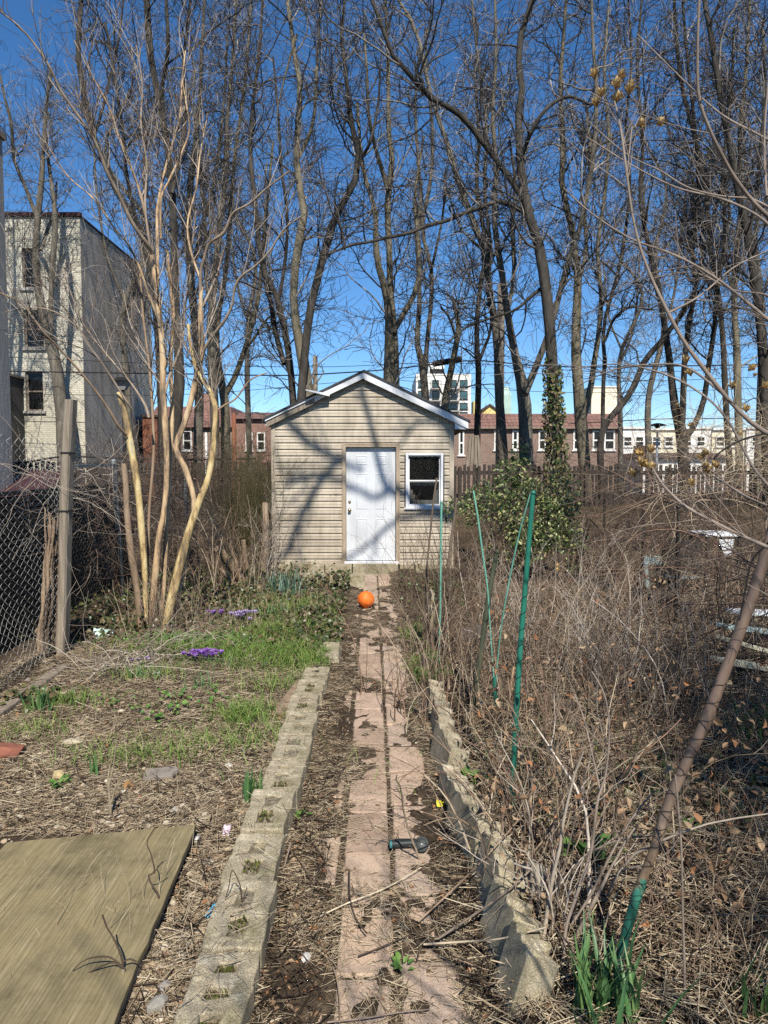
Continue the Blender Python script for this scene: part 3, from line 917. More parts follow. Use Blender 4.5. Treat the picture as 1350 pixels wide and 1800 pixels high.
# cream row houses on the far right
DC = 60.0
hc = thing('cream_row_houses', 'long low row of cream houses with white windows at far right', 'house', (20, DC, 0))
xs = [1090, 1140, 1192, 1250, 1310, 1380, 1460]
for k in range(len(xs) - 1):
    p = P(xs[k], 830, DC); q = P(xs[k + 1], 754 + (k % 2) * 2, DC)
    o = MB().box(p[0] + .01, q[0] - .01, DC + .05 * (k % 2), DC + 8, -.1, q[2]).build('house_front', M['cream'] if k % 2 else M['offwhite'], hc)
    MB().box(p[0] + .01, q[0] - .01, DC - .15, DC + .4, q[2] + .003, q[2] + .16).build('cornice', M['offwhite'], hc)
    for u in (.25, .68):
        x0 = p[0] + (q[0] - p[0]) * u; z1 = P(0, 767, DC)[2]; z0 = P(0, 785, DC)[2]
        window(hc, x0 - .38, x0 + .38, z0, z1, DC, M['offwhite'], M['pane'], .08)
gs = thing('brown_roofed_garage', 'low garage with dark brown roof behind the picket fence', 'garage', (16, 44, 0))
p = P(1128, 812, 42); q = P(1290, 798, 42)
MB().box(p[0] + .2, q[0] - .2, 42.3, 47, -.1, P(0, 806, 42)[2]).build('wall', M['offwhite'], gs)
mb = MB(); zb0 = P(0, 805.5, 42)[2]; zb1 = P(0, 795, 42)[2]
mb.hexa([(p[0], 42, zb0), (q[0], 42, zb0), (q[0], 47.2, zb0), (p[0], 47.2, zb0), (p[0] + .3, 43.5, zb1), (q[0] - .3, 43.5, zb1), (q[0] - .3, 46, zb1), (p[0] + .3, 46, zb1)])
r0 = mb.build('roof', M['brownroof'], gs)
c = P(1136, 790, 43); sub('chimney', MB().box(c[0] - .3, c[0] + .5, 43.6, 44.4, zb1 - .1, zb1 + .45), M['brownroof'], r0)
# cream stair tower above the terrace
tw = thing('cream_tower', 'plain cream stair tower standing above the brick roof', 'building', (20, 70, 0))
p = P(1039, 740, 66); q = P(1085, 681, 66)
MB().box(p[0], q[0], 66, 71, -.1, q[2]).build('wall', M['cream'], tw); MB().box(p[0] - .1, q[0] + .1, 65.9, 71.1, q[2] + .003, q[2] + .12).build('coping', M['offwhite'], tw)
# modern white apartment block
DA = 95.0
ab = thing('modern_apartment_block', 'modern white apartment block with balconies above the shed roof', 'building', (9, DA, 0))
p = P(731, 760, DA); q = P(828, 657, DA)
mb = MB(); mb.box(p[0], q[0], DA, DA + 14, -.1, q[2]); mb.build('wall', M['offwhite'], ab)
mb = MB(); u = P(755, 657, DA); v = P(783, 634, DA); mb.box(u[0], v[0], DA + 2, DA + 8, q[2] + .003, v[2]); mb.build('roof_bulkhead', M['offwhite'], ab)
u2 = P(757, 656, DA); v2 = P(783, 645, DA); MB().box(u2[0], v2[0], DA + 1.9, DA + 1.99, u2[2], v2[2]).build('louvre', M['black'], ab)
for row, (y0, y1) in enumerate(((668, 681), (687, 702), (708, 720), (724, 738))):
    for col, (x0, x1) in enumerate(((735, 744), (760, 771), (787, 803), (808, 822))):
        a = P(x0, y1, DA); b = P(x1, y0, DA)
        window(ab, a[0], b[0], a[2], b[2], DA, M['black'], M['panegreen'], .09, False)
        if col in (1, 2) :
            MB().box(a[0] - .3, b[0] + .3, DA - 1.1, DA - .12, a[2] - .35, a[2] - .2).build('balcony', M['stuccolight'], ab)
            rr = MB(); 
            for k in range(9):
                xx = a[0] - .3 + (b[0] - a[0] + .6) * k / 8
                rr.box(xx - .02, xx + .02, DA - 1.09, DA - 1.05, a[2] - .199, a[2] + .7)
            rr.box(a[0] - .3, b[0] + .3, DA - 1.1, DA - 1.04, a[2] + .702, a[2] + .76)
            rr.build('balcony_railing', M['black'], ab)
# yellow gabled house and pale green steeple beyond
yh = thing('yellow_gabled_house', 'yellow gabled house peeping over the brick roof', 'house', (10, 80, 0))
p = P(848, 760, 80); q = P(874, 722, 80); pk = P(861, 713, 80)
mb = MB(); mb.prism([(p[0], 80, -.1), (q[0], 80, -.1), (q[0], 80, q[2]), (pk[0], 80, pk[2]), (p[0], 80, q[2])], (0, 9, 0)); mb.build('wall', M['yellow'], yh)
mb = MB()
for s, t_ in ((p[0], q[2]), (q[0], q[2])):
    mb.prism([(pk[0], 79.8, pk[2] + .004), (s + (s - pk[0]) * .1, 79.8, t_ - .1), (s + (s - pk[0]) * .1, 79.8, t_ + .12), (pk[0], 79.8, pk[2] + .22)], (0, 9.4, 0))
mb.build('gable_roof', M['brownroof'], yh)
p = P(832, 760, 82); q = P(838, 705, 82); MB().box(p[0], q[0], 82, 84, -.1, q[2]).build('stair_bay', M['yellow'], yh)
st = thing('green_steeple', 'pale green squat tower rising behind the forked trunk', 'tower', (14, 85, 0))
p = P(884, 740, 85); q = P(899, 694, 85); pk = P(890, 679, 85)
MB().box(p[0], q[0], 85, 86.2, -.1, q[2]).build('shaft', M['palegreen'], st)
mb = MB(); mb.hexa([(p[0], 85, q[2] + .003), (q[0], 85, q[2] + .003), (q[0], 86.2, q[2] + .003), (p[0], 86.2, q[2] + .003), (p[0] + .1, 85.3, pk[2]), (q[0] - .3, 85.3, pk[2]), (q[0] - .3, 86, pk[2]), (p[0] + .1, 86, pk[2])]); mb.build('cap', M['palegreen'], st)
# ================================================================== trees
def bark(name, c0, c1, c2, sc=7):
    return nmat(name, [(.25, c0), (.5, c1), (.78, c2)], sc, .95, .9, .02, (1, 1, .22), 8, 20)
M['bark_a'] = bark('grey_brown_bark', (.045, .040, .032), (.115, .102, .080), (.22, .198, .16))
M['bark_b'] = bark('dark_bark', (.018, .016, .013), (.045, .039, .032), (.10, .088, .073))
M['bark_c'] = bark('olive_grey_bark', (.06, .053, .036), (.14, .122, .084), (.24, .21, .15))
M['twig_a'] = imat('grey_twigs', [(.045, .039, .033), (.085, .074, .063), (.15, .13, .112), (.34, .31, .28)], .9)
M['twig_b'] = imat('dark_twigs', [(.025, .022, .020), (.048, .042, .037), (.09, .079, .069), (.22, .20, .18)], .9)
M['tanbark'] = nmat('tan_peeling_bark', [(.32, (.085, .068, .05)), (.42, (.20, .145, .095)), (.50, (.40, .27, .155)), (.60, (.52, .39, .23)), (.70, (.38, .33, .26))], 9, .8, .7, .01, (1.3, 1.3, .33), 9, 40)
M['yellowbark'] = nmat('yellow_peeling_bark', [(.32, (.10, .08, .052)), (.42, (.26, .18, .088)), (.50, (.45, .33, .15)), (.60, (.57, .46, .24)), (.70, (.38, .33, .22))], 9, .75, .7, .01, (1.3, 1.3, .33), 9, 40)
M['brownstem'] = nmat('brown_stem_bark', [(.2, (.11, .075, .05)), (.5, (.25, .175, .115)), (.85, (.36, .28, .19))], 8, .8, .5, .006, (1, 1, .25), 7, 30)
M['greytan'] = nmat('grey_tan_bark', [(.2, (.085, .065, .05)), (.45, (.20, .155, .115)), (.65, (.34, .27, .20)), (.85, (.48, .42, .35))], 6, .8, .5, .006, (1.2, 1.2, .3), 8, 30)
M['tantwig'] = imat('tan_twigs', [(.06, .045, .035), (.12, .092, .07), (.23, .18, .14), (.42, .36, .29)], .85)

def line3(pts, D, slope, r, ext=True, ground=True, wob=.25, K=26):
    """traced stem (photo x, y, width) to 3-D points and radii at about depth D"""
    p3 = []; rad = []
    n = len(pts)
    ph = r.random() * 6.28
    for k, q in enumerate(pts):
        t = k / max(n - 1, 1)
        y = D + slope * t + wob * sin(ph + t * 5) * min(1, t * 3)
        p3.append(P(q[0], q[1], y)); rad.append(q[2] / 2 / F * y * (.92 if ground else .82))
    if ground:
        b = p3[0].copy(); zg = hz(b[0], b[1]) - .1
        if b[2] > zg + .15:
            p3.insert(0, np.array([b[0] + (p3[0][0] - p3[1][0]) * .15, b[1], zg])); rad.insert(0, rad[0] * 1.18)
    if ext and pts[-1][1] < 30:
        d = unit((p3[-1] - p3[-2])[None])[0]; d = unit((d + np.array([0, 0, .4]))[None])[0]
        for s in (1.3, 2.8):
            p3.append(p3[-1] + d * s * .8); rad.append(rad[-1] * .6)
    a = resample(np.c_[np.array(p3), np.array(rad)], K)
    return a[:, :3], np.maximum(a[:, 3], .004)

def make_tree(name, label, lines, D, seed, bk, tw, cat='tree', group=None, n1=46, n2=300, n3=1500, spread=1.0, zmin=3.2, l1=(.9, 3.0), tip=.0052, sides=8, r1=.03):
    r = np.random.default_rng(seed)
    Ps, Rs = [], []
    for li, ln in enumerate(lines):
        sl = 0 if li == 0 else (r.random() - .5) * 3.0 * spread
        sl = ln[1] if isinstance(ln, tuple) else sl
        pts = ln[0] if isinstance(ln, tuple) else ln
        a, b = line3(pts, D, sl, r, ground=(li == 0))
        Ps.append(a); Rs.append(b)
    Ps = np.array(Ps); Rs = np.array(Rs)
    base = Ps[0][0]
    o = thing(name, label, cat, (base[0], base[1], hz(base[0], base[1])), group)
    npobj('trunk', tubes(Ps[:1], Rs[:1], 10, .10), bk, o)
    for k in range(1, len(Ps)):
        npobj('limb', tubes(Ps[k:k + 1], Rs[k:k + 1], sides, .10), bk, o)
    A, RA = grow(Ps, Rs, int(n1 * .95), 10, (l1[0] * .9, l1[1] * 1.1), (.5, 1.25), .55, r1, .008, .20, .20, .2, 1.0, r, .4, zmin)
    B, RB = grow(A, RA, int(n2 * .8), 7, (.5, 1.7), (.45, 1.2), .7, .012, .005, .22, .12, .15, 1.0, r, .3)
    AB = [A, B]
    Cc, RC = grow(B, RB, int(n3 * .66), 5, (.25, .85), (.4, 1.25), .8, .0065, tip, .25, .08, .1, 1.0, r, .2)
    n3 = int(n3 * .62); C2, RC2 = grow(Ps, Rs, n3 // 14, 5, (.3, 1.2), (.5, 1.2), .4, .007, tip, .2, .2, .15, 1.0, r, .2, zmin - 1.5)
    parts = [tubes(A, RA, 5), tubes(B, RB, 4), tubes(Cc, RC, 3), tubes(C2, RC2, 3)]
    npobj('crown', merge(parts), tw, o)
    return o, (Ps, Rs)

TR = []
GR = 'bare trees in the row behind the garden'
def T(label, lines, D, seed, bk='bark_a', tw='twig_a', **k):
    if seed in (17, 18, 20, 21, 23, 24):
        for q_ in ('n1', 'n2', 'n3'): k[q_] = int(k[q_] * .72)
    o, pr = make_tree('bare_tree', label, lines, D, seed, M[bk], M[tw], group=GR, **k)
    TR.append((o, pr)); return pr

T('grey barked tree with a twin stem standing before the cream brick house',
  [[(112, 800, 24), (108, 720, 23), (98, 640, 21), (80, 570, 18), (66, 500, 14), (63, 440, 13), (66, 385, 12), (72, 330, 10), (75, 280, 8), (80, 200, 6), (90, 120, 5)],
   [(88, 590, 12), (90, 530, 11), (92, 470, 12), (97, 400, 12), (94, 350, 9), (86, 290, 7), (80, 230, 5)],
   [(66, 385, 9), (45, 330, 8), (25, 280, 7), (20, 220, 7), (8, 170, 5), (0, 130, 4)],
   [(72, 440, 7), (85, 400, 7), (96, 365, 6), (100, 320, 4)]], 28, 11, n1=60, n2=420, n3=2100, zmin=6)
T('dark curving tree behind the tan stems, its trunk bending left towards the top',
  [[(288, 790, 18), (284, 690, 17), (280, 600, 16), (272, 520, 15), (258, 440, 14), (238, 385, 13), (206, 338, 12), (186, 290, 11), (165, 240, 10), (150, 180, 10), (138, 110, 9), (138, 60, 9), (143, 0, 8)],
   [(165, 240, 7), (178, 200, 6), (190, 150, 6), (205, 90, 5), (215, 20, 4)],
   [(238, 385, 8), (222, 300, 7), (215, 220, 6), (200, 130, 5), (185, 40, 5)]], 19, 12, 'bark_b', 'twig_b', n1=56, n2=420, n3=2200)
T('tall dark tree with a straight trunk rising between the tan stems',
  [[(305, 790, 26), (310, 720, 24), (316, 660, 20), (312, 590, 16), (308, 520, 15), (306, 430, 14), (303, 340, 13), (292, 240, 13), (272, 140, 12), (262, 70, 12), (258, 0, 11)],
   [(303, 340, 8), (318, 270, 8), (325, 200, 7), (322, 120, 7), (330, 40, 6), (335, 0, 5)],
   [(292, 240, 8), (285, 160, 8), (295, 90, 8), (292, 0, 7)]], 18, 13, 'bark_b', 'twig_b', n1=60, n2=460, n3=2400)
T('grey tree leaning over the tan stems just left of the red mansard roof',
  [[(348, 785, 18), (350, 700, 17), (346, 610, 15), (336, 500, 14), (331, 400, 13), (336, 310, 11), (345, 240, 9), (352, 160, 7), (356, 60, 6), (360, 0, 5)],
   [(336, 500, 8), (350, 420, 8), (372, 340, 7), (385, 260, 6), (395, 160, 5), (400, 60, 4)]], 22, 14, 'bark_a', 'twig_a', n1=50, n2=380, n3=2000)
T('grey trunk right behind the big yellow stem',
  [[(378, 780, 17), (376, 700, 17), (372, 620, 17), (373, 540, 15), (380, 460, 13), (388, 380, 11), (396, 300, 9), (400, 200, 8), (410, 100, 6), (415, 10, 5)],
   [(373, 560, 9), (362, 480, 9), (360, 400, 8), (352, 300, 7), (345, 200, 5)]], 21, 15, 'bark_a', 'twig_a', n1=50, n2=380, n3=2000)
T('forked olive-grey tree standing over the brick house roof beside the tan stems',
  [[(396, 770, 18), (396, 720, 17), (393, 690, 16), (385, 650, 13), (380, 600, 11), (386, 540, 10), (398, 470, 9), (405, 380, 8), (412, 280, 7), (430, 150, 6), (440, 20, 5)],
   [(395, 695, 13), (412, 665, 12), (430, 615, 11), (444, 570, 9), (455, 520, 8), (462, 450, 7), (470, 360, 6), (480, 250, 5)],
   [(430, 615, 7), (450, 590, 6), (470, 560, 5), (500, 545, 4)]], 24, 16, 'bark_c', 'twig_a', n1=50, n2=380, n3=2000)
T('dark tree with a strongly bent S shaped trunk left above the shed roof',
  [[(528, 760, 17), (530, 690, 17), (537, 610, 16), (545, 545, 15), (556, 500, 15), (570, 445, 14), (581, 402, 14), (592, 375, 14), (613, 340, 13), (629, 305, 13), (632, 280, 12), (624, 245, 10), (613, 190, 9), (609, 130, 8), (600, 80, 7), (604, 20, 6)],
   [(632, 282, 8), (645, 262, 7), (655, 235, 6), (665, 180, 5), (668, 120, 4)],
   [(592, 378, 7), (604, 420, 6), (606, 440, 4)]], 17.5, 17, 'bark_b', 'twig_b', n1=44, n2=300, n3=1500)
T('tall tan-grey tree next to the S shaped trunk above the left roof slope',
  [[(543, 760, 26), (540, 690, 25), (534, 640, 22), (524, 590, 18), (516, 530, 15), (522, 440, 16), (535, 385, 15), (527, 330, 13), (521, 280, 12), (524, 220, 11), (527, 150, 10), (517, 90, 9), (511, 40, 8), (505, 0, 7)],
   [(524, 278, 8), (541, 245, 8), (552, 205, 7), (556, 140, 7), (560, 60, 5), (565, 0, 4)],
   [(520, 470, 6), (535, 420, 5), (548, 400, 4)],
   [(522, 60, 6), (505, 120, 4), (490, 180, 3)]], 18, 18, 'bark_c', 'twig_a', n1=50, n2=360, n3=1800)
T('slim dark tree leaning left beside the shed, its trunk forked near the eave',
  [[(518, 760, 15), (510, 640, 13), (500, 580, 13), (490, 530, 12), (470, 495, 12), (455, 430, 10), (448, 350, 9), (440, 270, 8), (444, 190, 7), (455, 100, 6), (462, 0, 5)],
   [(500, 640, 11), (486, 590, 11), (476, 533, 10), (466, 490, 9), (462, 440, 8)],
   [(490, 530, 7), (502, 450, 7), (505, 380, 6), (495, 300, 6), (490, 210, 5), (480, 100, 4)]], 19, 19, 'bark_b', 'twig_b', n1=48, n2=380, n3=2000)
T('straight twin-stemmed tree directly behind the ridge of the shed',
  [[(683, 740, 23), (684, 660, 22), (685, 600, 19), (683, 550, 15), (676, 505, 14), (666, 470, 12), (660, 425, 11), (661, 380, 10), (652, 345, 9), (640, 305, 8), (633, 250, 6), (628, 180, 5)],
   ([(697, 740, 14), (696, 640, 14), (692, 570, 13), (686, 500, 13), (684, 430, 13), (681, 370, 13), (684, 330, 12), (690, 290, 11), (684, 240, 10), (683, 180, 9), (682, 110, 8), (679, 40, 6), (676, 0, 5)], .3),
   [(691, 585, 12), (710, 550, 12), (727, 520, 11), (737, 475, 10), (734, 410, 9), (729, 360, 8), (735, 300, 6), (745, 240, 5)],
   [(682, 335, 9), (672, 300, 9), (660, 260, 8), (648, 200, 7), (645, 130, 6), (640, 60, 5)]], 18.5, 20, 'bark_c', 'twig_a', n1=46, n2=300, n3=1500)
T('forked grey tree behind the right roof slope in front of the white apartment block',
  [[(752, 760, 16), (747, 690, 15), (742, 640, 13), (733, 600, 11), (737, 540, 9), (736, 470, 9), (733, 420, 8), (740, 350, 7), (735, 280, 6), (730, 180, 5), (738, 80, 4)],
   [(746, 670, 11), (750, 610, 10), (757, 540, 9), (759, 480, 9), (746, 425, 8), (742, 390, 8), (754, 335, 8), (761, 265, 8), (758, 200, 7), (750, 130, 6), (748, 50, 5)],
   [(757, 480, 6), (768, 430, 5), (778, 380, 5), (785, 300, 4)]], 21, 21, 'bark_a', 'twig_a', n1=40, n2=280, n3=1400)
T('leaning pale snag with a broken top behind the white apartment block view',
  [[(778, 760, 14), (783, 700, 13), (793, 650, 12), (801, 610, 11), (806, 575, 10), (800, 540, 8), (795, 525, 6)],
   [(803, 600, 6), (790, 560, 5), (775, 540, 4)]], 19, 22, 'bark_c', 'twig_a', n1=10, n2=60, n3=260)
T('slender dark tree right of the white apartment block',
  [[(838, 800, 13), (840, 720, 12), (841, 650, 11), (838, 600, 10), (840, 540, 9), (848, 480, 9), (856, 440, 9), (848, 390, 8), (838, 320, 7), (842, 240, 6), (836, 140, 5), (840, 40, 4)],
   [(840, 640, 8), (852, 610, 7), (862, 580, 6), (866, 520, 5)]], 20, 23, 'bark_b', 'twig_b', n1=40, n2=280, n3=1400)
T('tall tree whose trunk curves away to the upper left right of the shed eave',
  [[(884, 800, 19), (881, 745, 18), (877, 690, 17), (875, 620, 16), (869, 560, 14), (858, 500, 13), (850, 435, 12), (821, 362, 11), (795, 285, 10), (781, 233, 9), (762, 187, 8), (750, 133, 8), (734, 60, 7), (714, 20, 6), (700, 0, 6)],
   [(858, 490, 9), (862, 430, 9), (856, 380, 8), (852, 310, 8), (856, 240, 7), (848, 160, 6), (836, 70, 5), (830, 0, 5)],
   [(850, 440, 6), (826, 420, 5), (805, 390, 4), (785, 330, 4)]], 18, 24, 'bark_a', 'twig_a', n1=46, n2=330, n3=1700)
T('thick grey tree that forks into a wide V low over the brick row house',
  [[(926, 860, 27), (925, 800, 26), (924, 740, 25), (920, 685, 24), (911, 650, 17), (901, 600, 14), (892, 550, 13), (884, 490, 12), (874, 430, 11), (868, 370, 10), (872, 300, 9), (866, 200, 8), (872, 100, 6), (870, 0, 5)],
   [(923, 690, 18), (938, 655, 15), (952, 620, 14), (968, 575, 13), (983, 520, 12), (1000, 455, 12), (1018, 405, 11), (1032, 340, 11), (1045, 250, 10), (1048, 160, 9), (1042, 70, 7), (1040, 0, 6)],
   [(892, 550, 8), (903, 480, 8), (900, 400, 7), (905, 320, 6), (895, 240, 5)]], 17, 25, 'bark_a', 'twig_a', n1=54, n2=420, n3=2200)
ivyt = T('dark trunk wrapped in ivy with a long limb reaching to the upper left',
  [[(980, 850, 24), (976, 770, 24), (973, 700, 22), (969, 620, 21), (963, 540, 20), (953, 460, 20), (941, 408, 18), (927, 370, 16), (919, 320, 16), (914, 270, 14), (911, 210, 13), (918, 150, 12), (910, 85, 11), (928, 25, 10), (935, 0, 9)],
   ([(941, 405, 14), (922, 355, 13), (899, 318, 13), (860, 265, 13), (818, 211, 12), (788, 188, 12), (757, 172, 11), (720, 130, 10), (690, 97, 9), (670, 40, 8), (653, 0, 7)], -1.0),
   ([(935, 392, 12), (915, 368, 11), (895, 358, 10), (873, 354, 10), (845, 365, 9), (817, 374, 9), (785, 388, 8), (750, 397, 8), (718, 410, 7), (683, 417, 7), (650, 425, 6), (617, 431, 6), (577, 447, 4)], -1.2),
   [(960, 500, 9), (935, 520, 7), (905, 545, 6), (860, 560, 5), (820, 575, 5), (790, 600, 4)],
   [(915, 280, 9), (935, 230, 9), (962, 190, 8), (1000, 170, 7), (1040, 185, 5)]], 15.5, 26, 'bark_b', 'twig_b', n1=56, n2=440, n3=2300)
T('broad grey tree with twin upright limbs right of the ivy trunk',
  [[(1030, 860, 23), (1026, 800, 23), (1021, 740, 23), (1017, 680, 20), (1012, 620, 18), (1013, 560, 16), (1016, 500, 14), (1011, 440, 12), (1002, 385, 11), (988, 330, 11), (990, 250, 10), (985, 150, 8), (992, 50, 6), (995, 0, 5)],
   [(1022, 745, 14), (1036, 695, 14), (1044, 640, 12), (1052, 590, 11), (1057, 520, 10), (1050, 440, 9), (1062, 350, 8), (1070, 240, 7), (1062, 130, 6), (1070, 10, 5)],
   [(1016, 500, 9), (1030, 440, 8), (1028, 370, 8), (1038, 280, 7), (1030, 180, 6)]], 17.5, 27, 'bark_c', 'twig_a', n1=52, n2=400, n3=2100)
T('thin dark tree with a long diagonal limb leaning right over the cream houses',
  [[(1058, 850, 13), (1055, 790, 13), (1060, 755, 13), (1078, 728, 12), (1100, 703, 12), (1118, 670, 11), (1134, 633, 11), (1160, 603, 10), (1186, 568, 9), (1214, 530, 8), (1234, 460, 7), (1238, 390, 6)],
   [(1060, 755, 10), (1060, 690, 9), (1063, 630, 9), (1060, 580, 8), (1072, 530, 8), (1090, 465, 8), (1100, 400, 7), (1108, 320, 6), (1100, 220, 6), (1110, 120, 5), (1105, 10, 4)],
   [(1063, 600, 6), (1080, 560, 6), (1110, 540, 5), (1150, 545, 4)]], 16.5, 28, 'bark_b', 'twig_b', n1=48, n2=380, n3=2000)
T('three-limbed tree dividing low in front of the cream row houses',
  [[(1203, 850, 22), (1201, 800, 22), (1197, 755, 21), (1184, 705, 15), (1179, 650, 13), (1172, 600, 12), (1164, 545, 10), (1152, 480, 9), (1138, 420, 8), (1125, 350, 7), (1130, 250, 6), (1120, 120, 5), (1128, 0, 4)],
   [(1198, 760, 14), (1201, 700, 13), (1203, 640, 12), (1210, 575, 11), (1222, 510, 9), (1218, 430, 8), (1228, 340, 8), (1222, 230, 7), (1210, 120, 6), (1200, 0, 5)],
   [(1202, 775, 14), (1222, 745, 13), (1238, 700, 12), (1246, 640, 11), (1255, 580, 10), (1262, 500, 9), (1275, 410, 8), (1270, 300, 7), (1285, 180, 6), (1290, 50, 5)]], 17, 29, 'bark_b', 'twig_a', n1=54, n2=420, n3=2200)
T('straight slim tree second from the right edge',
  [[(1286, 860, 13), (1280, 780, 12), (1275, 690, 11), (1271, 600, 10), (1262, 510, 9), (1246, 420, 9), (1240, 330, 9), (1222, 240, 8), (1200, 160, 8), (1190, 80, 7), (1185, 0, 6)],
   [(1246, 420, 6), (1262, 350, 6), (1285, 290, 5), (1310, 220, 4)]], 18, 30, 'bark_b', 'twig_a', n1=48, n2=380, n3=2000)
T('tan-grey slim tree standing beside the yellowish vine hedge at right',
  [[(1300, 860, 15), (1299, 780, 14), (1297, 700, 14), (1295, 610, 13), (1290, 520, 11), (1296, 430, 10), (1305, 340, 9), (1300, 240, 8), (1312, 120, 6), (1318, 0, 5)],
   [(1290, 520, 7), (1275, 450, 7), (1282, 370, 6), (1270, 290, 5)]], 19, 31, 'bark_c', 'twig_a', n1=48, n2=380, n3=2000)
T('thick dark trunk at the right edge leaning left towards the top',
  [[(1352, 860, 24), (1349, 760, 23), (1345, 680, 21), (1340, 600, 18), (1330, 510, 16), (1315, 420, 14), (1298, 340, 13), (1284, 260, 12), (1268, 180, 11), (1256, 100, 10), (1244, 30, 9), (1238, 0, 8)],
   [(1315, 420, 8), (1330, 340, 8), (1338, 250, 7), (1345, 150, 6), (1340, 50, 5)]], 15.5, 32, 'bark_b', 'twig_b', n1=50, n2=400, n3=2100)

# ------------------------------------------------------------------ farther trees, one kind repeated
r2 = np.random.default_rng(77)
protos = []
for k in range(3):
    pts = [(675, 790, 15), (672 + r2.normal() * 6, 650, 13), (676 + r2.normal() * 12, 500, 11), (672 + r2.normal() * 18, 350, 9), (675 + r2.normal() * 25, 200, 6), (675 + r2.normal() * 30, 60, 4)]
    l2 = [(pts[2][0], 520, 8), (pts[2][0] + 25, 430, 7), (pts[2][0] + 38, 300, 6), (pts[2][0] + 44, 140, 4)]
    l3 = [(pts[2][0], 480, 7), (pts[2][0] - 22, 390, 6), (pts[2][0] - 40, 260, 5), (pts[2][0] - 38, 120, 4)]
    o, _ = make_tree('bare_tree', 'slender grey bare tree far back, seen between the nearer trunks', [pts, l2, l3], 26, 200 + k, M['bark_a'], M['twig_a'], group='slender bare trees far behind the row', n1=56, n2=420, n3=2000, zmin=4.5, l1=(1.2, 3.6), tip=.0065)
    protos.append(o)
spots = [(230, 33), (440, 34), (1140, 28), (1090, 34), (1330, 27), (1400, 24), (-60, 25)]
def copy_thing(o):
    c = o.copy(); COL.objects.link(c)
    for ch in list(o.children):
        d = ch.copy(); COL.objects.link(d); d.parent = c
        for g_ in ch.children:
            e = g_.copy(); COL.objects.link(e); e.parent = d
    return c
for k, (px, Y) in enumerate(spots):
    o = protos[k] if k < 3 else copy_thing(protos[k % 3])
    x = (px - 675) / F * Y
    o.location = (x, Y, hz(x, Y))
    o.rotation_euler = (0, 0, float(r2.random() * 6.28) if k >= 3 else 0)
    s = float(.85 + .3 * r2.random()); o.scale = (s, s, s)

# ------------------------------------------------------------------ ivy on the dark trunk
M['ivy'] = imat('ivy_leaves', [(.030, .050, .016), (.055, .085, .026), (.10, .13, .045), (.19, .17, .065), (.27, .21, .10)], .45, .15, .4)
M['privet'] = imat('privet_leaves', [(.022, .040, .011), (.038, .068, .018), (.075, .11, .03), (.16, .20, .06), (.36, .36, .15)], .38, .2, .5)
Pt, Rt = ivyt[0][0], ivyt[1][0]
n = 1700
zz = r2.random(n) ** 1.5
f = zz * 5.6
i = np.minimum(f.astype(int), 24); w = (f - i)[:, None]
c = Pt[i] * (1 - w) + Pt[i + 1] * w
ang = r2.random(n) * 6.28
rad = Rt[i] + .02 + r2.random(n) * .16 * (1 - .6 * zz)
nrm = np.c_[np.cos(ang), np.sin(ang), np.full(n, .3)]
c = c + nrm * np.c_[rad, rad, np.zeros(n)] * np.array([1, 1, 0])
c[:, 2] += r2.normal(size=n) * .08
dd = np.c_[r2.normal(size=(n, 2)) * .6, -np.abs(r2.normal(size=n)) - .2]
o = npobj('trunk_ivy', leaves(c, dd, unit(nrm + r2.normal(size=(n, 3)) * .35), .05 + .07 * r2.random(n), .04 + .05 * r2.random(n)), M['ivy'], None, False)
tag(o, 'climbing ivy covering the dark trunk between the forked tree and the twin-limbed tree', 'ivy')

# ------------------------------------------------------------------ the multi-stemmed tan tree at left
D = 7.7
r3 = np.random.default_rng(5)
cm = thing('crape_myrtle', 'multi-stemmed small tree with smooth tan and yellow peeling bark beside the left fence', 'tree', (*G(270, 1110, .05)[:2], .05))
def stem(pts, mat_, D, slope=0.0, base=True, sides=10):
    p3 = []; rad = []
    n = len(pts)
    wsc = .86 if base else .66
    for k, q in enumerate(pts):
        y = D + slope * k / (n - 1)
        p3.append(P(q[0], q[1], y)); rad.append(q[2] / 2 / F * y * wsc)
    if base:
        p3.insert(0, p3[0] - np.array([(p3[1] - p3[0])[0] * .4, 0, .22])); rad.insert(0, rad[0] * 1.1)
    a = resample(np.c_[np.array(p3), np.array(rad)], 30)
    if not base and mat_ == 'tanbark': mat_ = ('greytan', 'greytan', 'tanbark')[int(r3.integers(0, 3))]
    R = np.maximum(a[:, 3], .0025) * (1 + .16 * (r3.random(30) - .5))
    npobj('stem' if base else 'branch', tubes(a[None, :, :3], R[None], sides, .06), M[mat_], cm)
    return a[:, :3], R
ST = []
ST.append(stem([(249, 1128, 14), (241, 1040, 13), (229, 960, 14), (223, 900, 12), (221, 850, 12), (217, 815, 11)], 'brownstem', 7.5, 0))
ST.append(stem([(257, 1120, 10), (254, 1000, 12), (248, 920, 14), (241, 850, 14), (231, 790, 14), (222, 740, 12), (213, 705, 10), (208, 690, 8)], 'yellowbark', 7.7, .1))
ST.append(stem([(266, 1085, 13), (274, 1000, 14), (280, 940, 12), (287, 905, 11), (292, 860, 11), (293, 800, 11), (290, 740, 12), (286, 690, 12), (287, 640, 13), (284, 590, 12), (279, 540, 11), (272, 480, 11), (266, 440, 10)], 'tanbark', 7.8, .2))
ST.append(stem([(284, 1085, 9), (289, 1000, 10), (293, 930, 9), (296, 860, 9), (300, 790, 9), (303, 720, 8), (300, 640, 8), (305, 560, 8), (300, 500, 7), (294, 440, 6)], 'tanbark', 8.0, .4))
